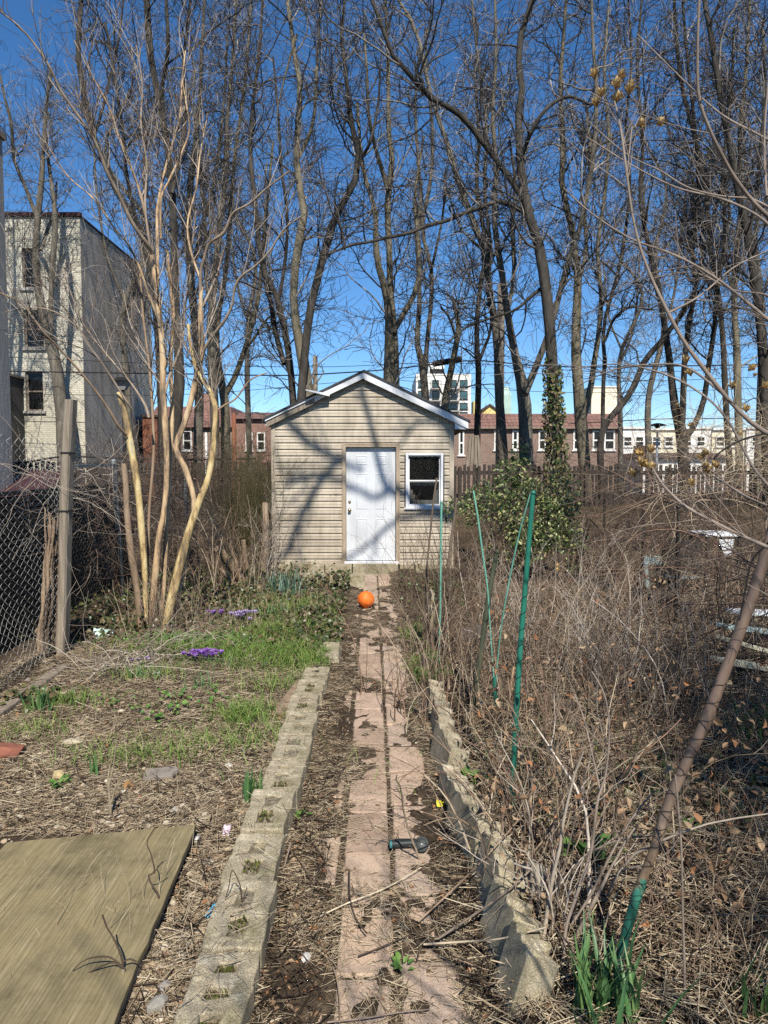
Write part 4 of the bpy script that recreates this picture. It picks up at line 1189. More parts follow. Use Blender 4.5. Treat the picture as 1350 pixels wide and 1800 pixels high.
ST.append(stem([(290, 1100, 16), (300, 1060, 18), (312, 1010, 18), (322, 970, 17), (335, 925, 16), (346, 892, 15), (356, 866, 14), (366, 842, 13), (374, 795, 12), (378, 750, 11), (378, 712, 11), (370, 690, 10), (358, 670, 9), (344, 645, 8), (336, 615, 7), (331, 570, 6)], 'yellowbark', 7.4, .5))
ST.append(stem([(314, 1045, 9), (328, 970, 10), (341, 900, 10), (339, 868, 11), (331, 840, 12), (322, 815, 12), (308, 788, 12), (322, 750, 12), (334, 712, 12), (345, 665, 12), (355, 620, 11), (352, 560, 10), (354, 505, 9)], 'tanbark', 7.7, .2))
ST.append(stem([(252, 1110, 6), (260, 1000, 6), (262, 900, 6), (270, 800, 6), (268, 720, 6), (262, 640, 5), (252, 560, 5), (246, 480, 4)], 'brownstem', 7.9, .4))
BR = []
for pts, mt, d0, sl in (
    ([(268, 445, 11), (258, 428, 10), (233, 393, 10), (210, 345, 9), (187, 300, 9), (167, 250, 8), (140, 207, 7), (107, 160, 7), (83, 110, 6), (40, 53, 5), (0, 20, 4)], 'tanbark', 7.9, -1.2),
    ([(270, 470, 9), (262, 420, 8), (254, 370, 7), (240, 320, 7), (213, 250, 6), (190, 185, 5), (160, 130, 4), (130, 70, 3)], 'brownstem', 8.0, .6),
    ([(277, 500, 9), (277, 433, 9), (277, 367, 8), (290, 300, 7), (304, 250, 6), (317, 200, 6), (320, 143, 5), (326, 90, 4)], 'tanbark', 8.0, .5),
    ([(283, 420, 7), (283, 350, 6), (296, 320, 6), (310, 290, 6), (325, 255, 5), (333, 227, 5), (327, 180, 4), (320, 140, 3)], 'tantb', 8.1, .2),
    ([(353, 520, 10), (353, 477, 9), (360, 450, 8), (368, 427, 8), (393, 410, 8), (404, 385, 7), (412, 372, 6), (440, 357, 6), (470, 330, 5), (510, 300, 4)], 'tanbark', 7.9, -.3),
    ([(354, 625, 9), (367, 600, 9), (382, 580, 8), (397, 560, 8), (408, 535, 7), (413, 505, 7), (425, 485, 6), (450, 467, 6), (475, 440, 5), (500, 402, 4), (530, 380, 3)], 'tanbark', 7.9, -.5),
    ([(222, 765, 8), (209, 750, 8), (190, 718, 7), (170, 690, 7), (145, 658, 6), (120, 630, 6), (95, 603, 5), (75, 582, 5), (40, 535, 4), (0, 515, 4)], 'brownstem', 7.7, -1.0),
    ([(232, 720, 6), (222, 705, 6), (200, 670, 5), (178, 637, 5), (157, 607, 5), (135, 575, 4), (96, 548, 4), (50, 540, 3), (10, 548, 2)], 'tanbark', 7.8, -.6),
    ([(262, 735, 7), (255, 712, 7), (235, 680, 5), (215, 655, 5), (185, 620, 4), (150, 575, 4), (130, 530, 3), (110, 470, 3)], 'tanbark', 7.8, .6),
    ([(287, 700, 7), (300, 655, 7), (312, 625, 7), (322, 590, 6), (325, 540, 6), (335, 490, 5), (338, 430, 5), (345, 370, 4)], 'tanbark', 7.9, .6),
    ([(280, 560, 8), (262, 520, 7), (245, 470, 6), (225, 430, 5), (200, 400, 5), (165, 350, 4), (120, 310, 3), (80, 250, 3)], 'tanbark', 8.0, -.2),
    ([(353, 545, 6), (372, 505, 6), (385, 470, 5), (392, 440, 5)], 'tanbark', 7.9, .4),
    ([(354, 872, 6), (345, 845, 6), (338, 842, 6)], 'brownstem', 7.6, -.2),
    ([(376, 725, 6), (395, 712, 5), (415, 700, 5), (440, 668, 4), (470, 655, 3)], 'brownstem', 7.8, .4),
    ([(352, 490, 6), (335, 440, 6), (330, 390, 5), (345, 330, 5), (352, 270, 4), (365, 200, 3)], 'tanbark', 7.9, .5),
    ([(263, 430, 6), (255, 360, 6), (258, 290, 5), (248, 220, 5), (250, 150, 4), (240, 80, 3)], 'tanbark', 8.0, .3)):
    mt = 'tanbark' if mt == 'tantb' else mt
    BR.append(stem(pts, mt, d0, sl, False, 8))
PP = np.array([a for a, _ in BR] + [a for a, _ in ST[2:]]); RR = np.array([b for _, b in BR] + [b for _, b in ST[2:]])
A, RA = grow(PP, RR, 230, 8, (.4, 1.3), (.35, .85), .55, .009, .0025, .10, .35, .25, 1, r3, .3, 2.3)
B, RB = grow(A, RA, 900, 6, (.2, .6), (.35, .9), .7, .0042, .0018, .12, .25, .15, 1, r3, .3)
C, RC = grow(B, RB, 1900, 4, (.08, .25), (.35, 1.0), .8, .0024, .0014, .14, .2, .2, 1, r3, .2)
npobj('twigs', merge([tubes(A, RA, 5), tubes(B, RB, 4), tubes(C, RC, 3)]), M['tantwig'], cm)

# ------------------------------------------------------------------ a tall tree behind the photographer: its limbs throw the soft shadows on the shed
def shadow_line(pts, L, w_sc=1.35):
    p3 = []; rad = []
    for q in pts:
        s = P(q[0], q[1], YS - .03)
        p3.append(s + SUN_DIR * L); rad.append(q[2] / 2 / F * YS * w_sc)
    a = resample(np.c_[np.array(p3), np.array(rad)], 26)
    return a[:, :3], a[:, 3]
L0_ = 15.0
sl = [shadow_line([(975, 1075, 26), (950, 985, 22), (925, 930, 19), (800, 905, 15), (765, 900, 14)], L0_),
      shadow_line([(800, 905, 14), (755, 893, 12), (735, 880, 11), (700, 862, 9), (678, 845, 9), (665, 800, 8), (655, 760, 7), (640, 700, 7), (625, 640, 6), (610, 560, 5)], L0_),
      shadow_line([(690, 855, 7), (660, 868, 6), (640, 860, 6), (612, 846, 5), (560, 835, 6), (500, 850, 6)], L0_),
      shadow_line([(765, 900, 8), (720, 908, 7), (690, 915, 6), (650, 950, 5), (600, 985, 4)], L0_),
      shadow_line([(925, 930, 17), (860, 850, 17), (815, 790, 16), (785, 745, 15), (770, 700, 13), (755, 650, 12), (745, 590, 9)], L0_),
      shadow_line([(785, 745, 7), (740, 740, 5), (715, 765, 4), (700, 790, 3)], L0_),
      shadow_line([(640, 820, 6), (560, 790, 8), (510, 745, 9), (480, 700, 8), (455, 650, 8)], L0_ + .8),
      shadow_line([(600, 800, 7), (555, 860, 8), (520, 930, 8), (500, 980, 7)], L0_ + 1.2)]
Ps = np.array([a for a, _ in sl]); Rs = np.array([b for _, b in sl])
j = Ps[0][0]
base = np.array([6.4, -4.5, 0])
tp = resample([(base[0], base[1], -.1, .42), (base[0] - .1, base[1] + .2, 3, .36), (base[0] - .5, base[1] + .9, 6.5, .32), tuple(j * .35 + (base + [-.6, 1.5, 9.0]) * .65) + (.22,), tuple(j) + (Rs[0][0],)], 26)
bt = thing('shade_tree', 'large bare tree behind the viewer whose branch shadows fall on the shed', 'tree', (base[0], base[1], 0))
npobj('trunk', tubes(tp[None, :, :3], tp[None, :, 3], 10, .1), M['bark_a'], bt)
for k in range(len(Ps)):
    npobj('limb', tubes(Ps[k:k + 1], Rs[k:k + 1], 8, .1), M['bark_a'], bt)
r4 = np.random.default_rng(9)
A, RA = grow(Ps, Rs, 46, 8, (.5, 2.0), (.4, 1.0), .5, .022, .007, .12, .1, .1, 1, r4, .3)
B, RB = grow(A, RA, 170, 5, (.3, .9), (.4, 1.0), .6, .010, .005, .14, .1, .1, 1, r4, .3)
npobj('crown', merge([tubes(A, RA, 5), tubes(B, RB, 4)]), M['twig_a'], bt)

# unseen tree added behind the viewer: its crown breaks up the light on the right bed
r4 = np.random.default_rng(19)
bx, by = 3.9, -2.6
b2 = thing('shade_tree', 'added unseen bare tree behind the viewer, put there to shade the right bed', 'tree', (bx, by, 0))
tk = resample([(bx, by, -.1, .16), (bx - .1, by, 1.6, .13), (bx - .15, by + .1, 3.0, .10), (bx - .2, by + .15, 5.5, .07), (bx - .1, by + .2, 8.0, .03)], 26)
npobj('trunk', tubes(tk[None, :, :3], tk[None, :, 3], 10, .1), M['bark_a'], b2)
A, RA = grow(tk[None, :, :3], tk[None, :, 3], 64, 10, (1.2, 3.0), (.6, 1.3), .6, .045, .010, .16, .15, .3, 1, r4, .4)
B, RB = grow(A, RA, 420, 7, (.5, 1.5), (.45, 1.2), .7, .018, .006, .2, .1, .15, 1, r4, .3)
C, RC = grow(B, RB, 4200, 5, (.2, .7), (.4, 1.2), .8, .009, .005, .22, .05, .1, 1, r4, .2)
npobj('crown', merge([tubes(A, RA, 6), tubes(B, RB, 4), tubes(C, RC, 3)]), M['twig_a'], b2)
# ================================================================== fences
def chainlink(A, B, H, w, r, noise_amp=.0, z0=.05, seed=1, step=None):
    """woven wire between A and B (x,y): zigzag wires side by side"""
    q = np.random.default_rng(seed)
    A = np.array(A, float); B = np.array(B, float)
    L = np.linalg.norm(B - A); u = (B - A) / L; nrm = np.array([-u[1], u[0]])
    nw = int(L / w); nz = int(H / (w * .5))
    s = (np.arange(nw) + .5) * w
    k = np.arange(nz)
    alt = np.where((k[None, :] + 0) % 2 == 0, 1, -1) * w * .5
    off = np.where((k[None, :]) % 2 == 0, 1, -1) * r * 1.2
    ss = s[:, None] + alt * np.where(np.arange(nw) % 2 == 0, 1, -1)[:, None]
    zz = z0 + k[None, :] * w * .56 + np.zeros((nw, 1))
    wob = noise_amp * np.sin(ss * 2.3 + zz * 3.1 + seed) + noise_amp * .6 * np.sin(zz * 7 + ss * 5)
    ss = ss + wob * .35
    x = A[0] + u[0] * ss + nrm[0] * (off + wob); y = A[1] + u[1] * ss + nrm[1] * (off + wob)
    zz = zz + height(x, y)
    return tubes(np.stack([x, y, zz], -1), np.full(x.shape, r), 3)

fc = thing('chain_link_fence', 'galvanised chain link fence along the left side of the garden, partly overgrown', 'fence', (-3.0, 5.5, 0))
pts = [(-2.80, 3.6), (-3.08, 6.9), (-3.52, 9.3), (-3.72, 13.4)]
for k in range(3):
    npobj('wire_mesh', chainlink(pts[k], pts[k + 1], 1.78, .07, (.0017, .0014, .0012)[k], .028, .06, k), M[('wire', 'wiredull', 'wiredull')[k]], fc)
def post(x, y, h, r, m_, parent, name='post', lean=(0, 0)):
    return MB().lathe((x, y, -.1), (lean[0], lean[1], 1), [(0, r), (h, r), (h + .02, r * 1.15), (h + .05, r * 1.1), (h + .065, r * .4)], 12).build(name, m_, parent, smooth=True)
post(-3.52 + .05, 9.3, 1.98, .034, M['metal'], fc, lean=(-.045, 0))
post(-3.66, 13.0, 1.9, .032, M['metal'], fc)
post(-3.72, 6.15, 1.75, .024, M['metal'], fc)
MB().bar((-3.1, 6.9, 1.83), (-3.55, 9.3, 1.86), .03, .03).build('top_rail', M['metal'], fc)
# dark slatted fence beyond
fb = thing('black_slat_fence', 'black horizontal slat fence of the neighbour behind the left chain link', 'fence', (-3.3, 6, 0))
mb = MB()
z = .02
while z < 1.52:
    mb.hexa([(-3.22, 2.5, z), (-3.20, 2.5, z), (-4.05, 11.4, z), (-4.07, 11.4, z), (-3.235, 2.5, z + .052), (-3.20, 2.5, z + .046), (-4.05, 11.4, z + .046), (-4.085, 11.4, z + .052)])
    z += .058
mb.build('slats', M['black'], fb)
MB().hexa([(-3.30, 2.5, 0), (-3.27, 2.5, 0), (-4.12, 11.4, 0), (-4.15, 11.4, 0), (-3.30, 2.5, 1.53), (-3.27, 2.5, 1.53), (-4.12, 11.4, 1.53), (-4.15, 11.4, 1.53)]).build('backing', M['black'], fb)
MB().bar((-3.25, 2.5, 1.565), (-4.1, 11.4, 1.565), .09, .04).build('cap_rail', M['black'], fb)
# wooden post, ivy covered stump post, beam
b0 = G(106, 1152, .05)
tpx = P(124, 703, b0[1])
mb = MB(); dx = (tpx[0] - b0[0])
n = 9
for k in range(n):
    pass
w = .041
prev = None
sec = []
for k in range(12):
    t = k / 11
    cx_ = b0[0] + dx * t + .008 * sin(t * 7); cz = -.1 + (tpx[2] + .1) * t
    ww = w * (1 + .06 * sin(t * 11))
    sec.append([(cx_ - ww, b0[1] - .05, cz), (cx_ - ww * .6, b0[1] - .066, cz), (cx_ + ww * .7, b0[1] - .066, cz), (cx_ + ww, b0[1] - .045, cz), (cx_ + ww, b0[1] + .05, cz), (cx_ - ww, b0[1] + .05, cz)])
for k in range(11):
    for q in range(6):
        p_ = (q + 1) % 6
        mb.quad(sec[k][q], sec[k][p_], sec[k + 1][p_], sec[k + 1][q])
mb.poly(sec[-1])
wp = thing('wooden_fence_post', 'tall weathered wooden post standing at the left chain link fence', 'post', (b0[0], b0[1], 0))
mb.build('post_body', M['greywood'], wp)
mb = MB()
for t in (.58, .80):
    cx_ = b0[0] + dx * t; cz = tpx[2] * t
    mb.box(cx_ - w * 1.08, cx_ + w * 1.08, b0[1] - .07, b0[1] + .055, cz - .008, cz + .008)
mb.build('wire_tie', M['black'], wp)
st_ = thing('vine_stump', 'bundle of thick dead ivy stems climbing beside the wooden post', 'dead vine', (b0[0] - .14, b0[1] + .05, 0))
q = np.random.default_rng(4)
N = 26
base = np.c_[b0[0] - .13 + q.normal(size=N) * .045, b0[1] + .06 + q.normal(size=N) * .05, np.zeros(N)]
K = 12
pt = []
for k in range(K):
    t = k / (K - 1)
    hh = (.9 + .55 * q.random(N)) if k == 0 else hh
    if k == 0: ph = q.random(N) * 6
    pt.append(np.c_[base[:, 0] + .10 * t + .018 * np.sin(ph + t * 9), base[:, 1] + .018 * np.cos(ph * 2 + t * 7), t * hh])
Pt = np.stack(pt, 1)
npobj('stems', tubes(Pt, np.linspace(.017, .008, K)[None] * (.6 + .8 * q.random((N, 1))), 6, .3), M['brownstem'], st_)
a = G(-40, 1268, .08); b = G(112, 1172, .08)
mb = MB().hexa([(a[0], a[1], -.02), (a[0] + .14, a[1], -.02), (b[0] + .07, b[1], -.02), (b[0] - .05, b[1], -.02), (a[0], a[1], .10), (a[0] + .13, a[1], .12), (b[0] + .065, b[1], .11), (b[0] - .05, b[1], .10)])
put('ground_beam', 'old grey timber beam lying along the foot of the left fence', 'beam', mb, M['greywood'], (0, 0, 0), bevel=.012)
# maroon panel behind the chain link at far left
mp = thing('maroon_shed', 'low maroon painted shed roof seen through the wire at the left edge', 'shed', (-7, 13, 0))
a = P(-60, 885, 13); b = P(52, 838, 13)
MB().hexa([(a[0], 12.6, a[2] - .1), (b[0], 12.6, a[2] - .1), (b[0], 15, b[2] - .02), (a[0], 15, b[2] - .02), (a[0], 12.6, a[2]), (b[0], 12.6, a[2]), (b[0], 15, b[2] + .1), (a[0], 15, b[2] + .1)]).build('roof', M['maroon'], mp)
MB().box(a[0] + .05, b[0] - .05, 12.9, 14.95, -.1, a[2] - .14).build('wall', M['maroon'], mp)
def picket_fence(name, label, x0, x1, y, z0, z1, w, gap, seed, frame=True, ragged=.03):
    q = random.Random(seed)
    o = thing(name, label, 'fence', ((x0 + x1) / 2, y, z0))
    mb = MB(); x = x0
    while x < x1:
        zt = z1 + q.uniform(-ragged, ragged)
        ww = w * q.uniform(.9, 1.1); l = q.uniform(-.012, .012)
        zb_ = max(z0, hz(x, y) - .1) if z0 < 0 else z0
        mb.hexa([(x, y, zb_), (x + ww, y, zb_), (x + ww, y + .02, zb_), (x, y + .02, zb_), (x + l, y, zt), (x + ww + l, y, zt), (x + ww + l, y + .02, zt), (x + l, y + .02, zt)])
        x += ww + gap * q.uniform(.5, 1.5)
    mb.build('pickets', M['fencedark'], o)
    mb = MB()
    for zz in (z0 + .14 * (z1 - z0), z0 + .82 * (z1 - z0)):
        mb.box(x0, x1, y + .023, y + .07, zz - .045, zz + .045)
    mb.build('rail', M['fencedark'], o)
    mb = MB(); x = x0 + .1
    while x < x1:
        mb.box(x, x + .09, y + .073, y + .16, -.2, z1 - .05); x += 2.4
    mb.build('fence_post', M['fencedark'], o)
    return o
picket_fence('picket_fence', 'dark wooden picket fence closing the back of the garden left of the shed', -9.5, -1.9, 17.0, .15, P(0, 812, 17)[2], .10, .035, 3)
picket_fence('picket_fence', 'dark slatted fence along the back at right, standing on the bank', P(798, 800, 16)[0], 12.5, 16.0, .96, P(0, 818, 16)[2], .07, .04, 4)
mb = MB(); x0 = P(1050, 900, 15.6)[0]
gr = thing('retaining_board', 'long dark board below the slatted fence at right', 'board', (5, 15.6, .8))
MB().box(x0, 12.5, 15.60, 15.66, .72, .93).build('plank', M['fencedark'], gr)
# right hand netting fence
fr_ = thing('netting_fence', 'thin dark wire netting fence along the right side, tangled with vines', 'fence', (3.4, 8, 0))
pts = [(2.75, 4.2), (3.35, 8.0), (4.15, 11.5), (4.5, 14.5)]
for k in range(3):
    npobj('wire_mesh', chainlink(pts[k], pts[k + 1], 1.45, .075, .0016, .04, .05, 10 + k), M['darkwire'], fr_)
for (x, y, h) in ((4.02, 10.9, 1.25), (3.35, 8.0, 1.45), (4.48, 14.3, 1.5)):
    post(x, y, h, .022, M['darkwire'], fr_)

# ================================================================== kerb blocks
r_ = random.Random(21)
ordn = ['nearest', 'second', 'third', 'fourth', 'fifth', 'sixth', 'seventh', 'eighth', 'ninth', 'tenth', 'eleventh', 'twelfth']
M['kerbsoil'] = nmat('dirt_in_cores', [(.3, (.08, .065, .04)), (.5, (.19, .16, .11)), (.7, (.33, .29, .21))], 40, 1, .8, .01)
M['moss'] = imat('moss', [(.06, .075, .015), (.11, .12, .03), (.17, .15, .06), (.10, .07, .04)], .95)
def core_block(L, Wd, Ht, ncore, seed, broken=False):
    """block lying with its cores up: solid sides and webs around open cores"""
    r = random.Random(seed); mb = MB()
    n = ncore; web = .062; sh = .063
    ys = [0]
    cl = (L - web * (n + 1)) / n
    hx0, hx1 = sh + .008, Wd - sh - .008
    cells = []
    y = 0
    xs = [0, hx0, hx1, Wd]
    ys = [0]
    for k in range(n):
        ys += [ys[-1] + web, ys[-1] + web + cl]
    ys.append(L)
    z = Ht
    def ok(i, j): return not (i == 1 and j % 2 == 1)
    jz = {}
    def pz(i, j):
        if (i, j) not in jz: jz[(i, j)] = (xs[i] + r.uniform(-.007, .007) * (1 if i in (0, 3) else 1.6), ys[j] + r.uniform(-.011, .011) * (0 if j in (0, len(ys) - 1) else 1), z + r.uniform(-.006, .004))
        return jz[(i, j)]
    for i in range(3):
        for j in range(len(ys) - 1):
            if ok(i, j): mb.quad(pz(i, j), pz(i + 1, j), pz(i + 1, j + 1), pz(i, j + 1))
            else:
                a, b, c, d = pz(i, j), pz(i + 1, j), pz(i + 1, j + 1), pz(i, j + 1)
                lo_ = [(p[0], p[1], z - .11) for p in (a, b, c, d)]
                t = [a, b, c, d]
                for k in range(4):
                    l = (k + 1) % 4
                    mb.quad(t[k], t[l], lo_[l], lo_[k])
                mb.quad(*lo_)
    nj = len(ys) - 1
    for j in range(nj):
        for i in (0, 3):
            a, b = pz(i, j), pz(i, j + 1)
            q = [a, b, (b[0], b[1], -.12), (a[0], a[1], -.12)]
            mb.quad(*(q if i == 3 else q[::-1]))
    for i in range(3):
        for j in (0, nj):
            a, b = pz(i, j), pz(i + 1, j)
            q = [a, b, (b[0], b[1], -.12), (a[0], a[1], -.12)]
            mb.quad(*(q if j == 0 else q[::-1]))
    holes = [((hx0 + hx1) / 2, (ys[2 * k + 1] + ys[2 * k + 2]) / 2, hx1 - hx0, cl) for k in range(n)]
    return mb, holes
def weld(o):
    me = o.data
    import bmesh
    bm = bmesh.new(); bm.from_mesh(me); bmesh.ops.remove_doubles(bm, verts=bm.verts, dist=.0002); bmesh.ops.recalc_face_normals(bm, faces=bm.faces); bm.to_mesh(me); bm.free()
y = 1.55
moss_rng = np.random.default_rng(8)
for k in range(11):
    L = .392
    mb, holes = core_block(L, .21, .15, 2 if k % 4 != 1 else 3, 50 + k)
    x = -.652 - .017 * (y - 2.2) + r_.uniform(-.006, .006) + (.010 * sin(k * 1.3)) + .012 * max(0, y - 2)
    zt = -.002 + r_.uniform(-.012, .010) - max(0, (y - 4.2)) * .012
    ang = r_.uniform(-.018, .018) + .005
    e = thing('kerb_block', 'hollow mossy concrete block, ' + ordn[k] + (' to the viewer' if k == 0 else ' from the near end') + ' in the left kerb', 'block', (x, y, zt), 'hollow blocks of the left kerb')
    e.rotation_euler = (r_.uniform(-.015, .015), r_.uniform(-.03, .03), ang)
    o = bpy.data.objects.new('block_body', mb.mesh('block_body', M['block'])); COL.objects.link(o); o.parent = e; weld(o)
    b = o.modifiers.new('bevel', 'BEVEL'); b.width = .007; b.segments = 2; b.limit_method = 'ANGLE'
    for (hx, hy, hw, hl) in holes:
        soil = MB()
        dz = min(r_.choice([.108, .122, .132, .138]) + .004 * k, .1405)
        gxx = np.linspace(-.5, .5, 7)
        X_, Y_ = np.meshgrid(gxx * hw * 1.10, gxx * hl * 1.10, indexing='xy')
        Z_ = dz + .022 * fbm(X_ * 40 + k * 7, Y_ * 40 + hy * 50, 3, 2) - .014 * ((X_ / hw) ** 2 + (Y_ / hl) ** 2)
        Vv = np.stack([X_ + hx, Y_ + hy, Z_], -1).reshape(-1, 3)
        iq = (np.arange(6) * 7)[:, None] + np.arange(6)[None]
        n0 = len(soil.v); soil.v += [tuple(p) for p in Vv]
        soil.f += [tuple(int(n0 + t) for t in (c0, c0 + 1, c0 + 8, c0 + 7)) for c0 in iq.ravel()]
        if moss_rng.random() < .42:
            n = 40
            c = np.c_[hx + (moss_rng.random(n) - .5) * hw * .9, hy + (moss_rng.random(n) - .5) * hl * .9, dz + .004 + .012 * moss_rng.random(n)]
            d = moss_rng.normal(size=(n, 3)); d[:, 2] = np.abs(d[:, 2]) + .3
            vf = leaves(c, d, moss_rng.normal(size=(n, 3)), .012 + .022 * moss_rng.random(n), .006 + .008 * moss_rng.random(n))
            mo = bpy.data.objects.new('moss', npmesh('moss', vf[0], vf[1], M['moss'], False)); COL.objects.link(mo); mo.parent = e
        so = bpy.data.objects.new('soil_fill', soil.mesh('soil_fill', M['kerbsoil'], True)); COL.objects.link(so); so.parent = e
    y += L + .006
# right kerb: split blocks standing on edge, flat face to the path, scalloped cores outside
def split_block(L, Ht, seed):
    r = random.Random(seed)
    n = 25; prof = []
    for k in range(n):
        t = k / (n - 1)
        s = abs(cos(t * pi * 2))
        prof.append((t * L, .040 + .075 * float(sstep(.35, .9, s)) + r.uniform(-.006, .006)))
    mb = MB()
    rows = [(-.14, 0), (Ht * .5, .3), (Ht * .93, .02), (Ht, -.006)]
    for j in range(n - 1):
        (ya, wa), (yb_, wb) = prof[j], prof[j + 1]
        za = Ht + .008 * sin(seed + j * .9) ; zb_ = Ht + .008 * sin(seed + (j + 1) * .9)
        mb.quad((0, ya, -.14), (0, ya, za), (0, yb_, zb_), (0, yb_, -.14))
        mb.quad((0, ya, za), (wa, ya, za - .012), (wb, yb_, zb_ - .012), (0, yb_, zb_))
        mb.quad((wa, ya, za - .012), (wa, ya, -.14), (wb, yb_, -.14), (wb, yb_, zb_ - .012))
    for (ya, wa), z_ in ((prof[0], Ht + .008 * sin(seed)), (prof[-1], Ht + .008 * sin(seed + (n - 1) * .9))):
        mb.quad((0, ya, -.14), (wa, ya, -.14), (wa, ya, z_ - .012), (0, ya, z_))
    return mb
# traced along the photograph: foot of each block (x, y) at the path
kb = [(880, 1815, .27), (866, 1735, .25), (842, 1640, .25), (822, 1545, .25), (790, 1450, .17), (775, 1385, .235), (759, 1320, .225), (748, 1262, .19)]
for k, (px, py, Ht) in enumerate(kb):
    a = G(px, py, 0)
    nxt = G(*kb[k + 1][:2], 0) if k + 1 < len(kb) else a + np.array([-.01, .36, 0])
    d = nxt - a; L = float(np.hypot(d[0], d[1])) * .93
    L = min(L, .44)
    mb = split_block(L, Ht, 60 + k)
    e = put('kerb_block', 'split concrete block tilted outward, ' + ordn[k] + (' to the viewer' if k == 0 else ' from the near end') + ' in the right kerb', 'block', mb, M['block'],
            (a[0] + .01, a[1], 0), (0, 0, 0), 'split blocks of the right kerb', bevel=.005)
    e.rotation_euler = (r_.uniform(-.05, .05), .20 + r_.uniform(-.10, .10), -math.atan2(d[0], d[1]) + r_.uniform(-.06, .12))
    weld(e)
# thin upright slabs further along the right kerb
for k, (px, py, hh, wv, m_, lab) in enumerate(((733, 1190, .16, .20, 'greywood', 'short rotten board standing on edge along the right of the path'),
                                              (738, 1150, .24, .12, 'greywood', 'thin upright stone slab beside the grass tuft right of the path'),
                                              (744, 1125, .34, .10, 'block', 'tall narrow concrete slab standing by the path near the dry stalks'),
                                              (742, 1085, .30, .3, 'block', 'farthest upright concrete slab on the right of the path'))):
    a = G(px, py, 0)
    put('edging_slab', lab, 'edging slab', block_mesh(.045, wv, hh + .1, .01, k), M[m_], (a[0] + .05, a[1], -.08), (0, r_.uniform(.05, .2), r_.uniform(-.15, .15)), 'upright edging slabs right of the path', bevel=.006)
a = G(565, 1220, 0)
put('edging_slab', 'low stone piece lying at the far end of the left kerb', 'edging slab', block_mesh(.2, .5, .1, .02, 8), M['block'], (-.52, 6.6, .0), (0, 0, .05), bevel=.012)
a = G(512, 1235, .05)
put('old_board', 'narrow rotten board lying beside the left kerb', 'board', block_mesh(.09, .75, .04, .008, 3), M['brownstem'], (a[0], a[1], .07), (0, .1, -.12), bevel=.004)

# ================================================================== big board on the ground
m, nt_, b_ = newmat('olive_plywood')
vec = coords(nt_, (1, 1, 1))
wv = nt_.nodes.new('ShaderNodeTexWave'); wv.wave_type = 'BANDS'; wv.bands_direction = 'X'
wv.inputs['Scale'].default_value = 20; wv.inputs['Distortion'].default_value = 14; wv.inputs['Detail'].default_value = 2; wv.inputs['Detail Scale'].default_value = .35; wv.inputs['Detail Roughness'].default_value = .6
nt_.links.new(coords(nt_, (1, .2, 1)), wv.inputs['Vector'])
f1 = noise(nt_, coords(nt_, (22, 1.0, 1)), 3.2, 9, .78, .9); f2 = noise(nt_, vec, 3.5, 9, .75)
r1 = ramp(nt_, [(.30, (.115, .09, .042)), (.44, (.18, .145, .072)), (.56, (.235, .19, .10)), (.70, (.34, .285, .175))])
ad = nt_.nodes.new('ShaderNodeMath'); ad.operation = 'MULTIPLY_ADD'; ad.inputs[1].default_value = .07
mm = nt_.nodes.new('ShaderNodeMath'); mm.operation = 'MULTIPLY'; mm.inputs[1].default_value = .93
nt_.links.new(f1, mm.inputs[0]); nt_.links.new(wv.outputs['Fac'], ad.inputs[0]); nt_.links.new(mm.outputs[0], ad.inputs[2])
nt_.links.new(ad.outputs[0], r1.inputs[0])
r2_ = ramp(nt_, [(.28, (.50, .50, .46)), (.5, (1, 1, 1)), (.75, (1.30, 1.24, 1.12))]); nt_.links.new(f2, r2_.inputs[0])
mx = nt_.nodes.new('ShaderNodeMix'); mx.data_type = 'RGBA'; mx.blend_type = 'MULTIPLY'; mx.inputs[0].default_value = 1
nt_.links.new(r1.outputs[0], mx.inputs[6]); nt_.links.new(r2_.outputs[0], mx.inputs[7]); nt_.links.new(mx.outputs[2], b_.inputs['Base Color'])
b_.inputs['Roughness'].default_value = .75; bumpn(nt_, b_, ad.outputs[0], .25, .004)
M['ply'] = m
zt = .15
fr0 = G(345, 1449, zt); fl0 = G(12, 1480, zt); nr = G(199, 1800, zt)
dv = (nr - fr0); dv /= np.linalg.norm(dv)
nr2 = fr0 + dv * 2.0; nl2 = fl0 + dv * 2.0
bd = thing('plywood_sheet', 'large olive brown wood grained board lying on the ground at lower left', 'board', (fr0[0], fr0[1], zt - .06))
def slab(name, q, z0, z1, m_, ins=0):
    mb = MB(); c = [np.array(p) for p in q]; cen = sum(c) / 4
    c = [p + (cen - p) * ins for p in c]
    mb.hexa([(p[0], p[1], z0) for p in c] + [(p[0], p[1], z1) for p in c])
    return mb.build(name, m_, bd, bevel=.004)
q = [nl2, nr2, fr0, fl0]
qq = []
for i_ in range(4):
    p0, p1 = np.array(q[i_]), np.array(q[(i_ + 1) % 4])
    for j_ in range(22):
        t_ = j_ / 22
        pt_ = p0 + (p1 - p0) * t_
        if j_: pt_ = pt_ + np.array([r_.gauss(0, .0022), r_.gauss(0, .0022), 0])
        qq.append((pt_[0], pt_[1], zt - .024))
MB().prism(qq, (0, 0, .024)).build('top_sheet', M['ply'], bd, bevel=.003)
slab('under_sheet', q, zt - .052, zt - .030, M['greywood'], .012)
slab('bottom_batten', q, .02, zt - .056, M['black'], .06)

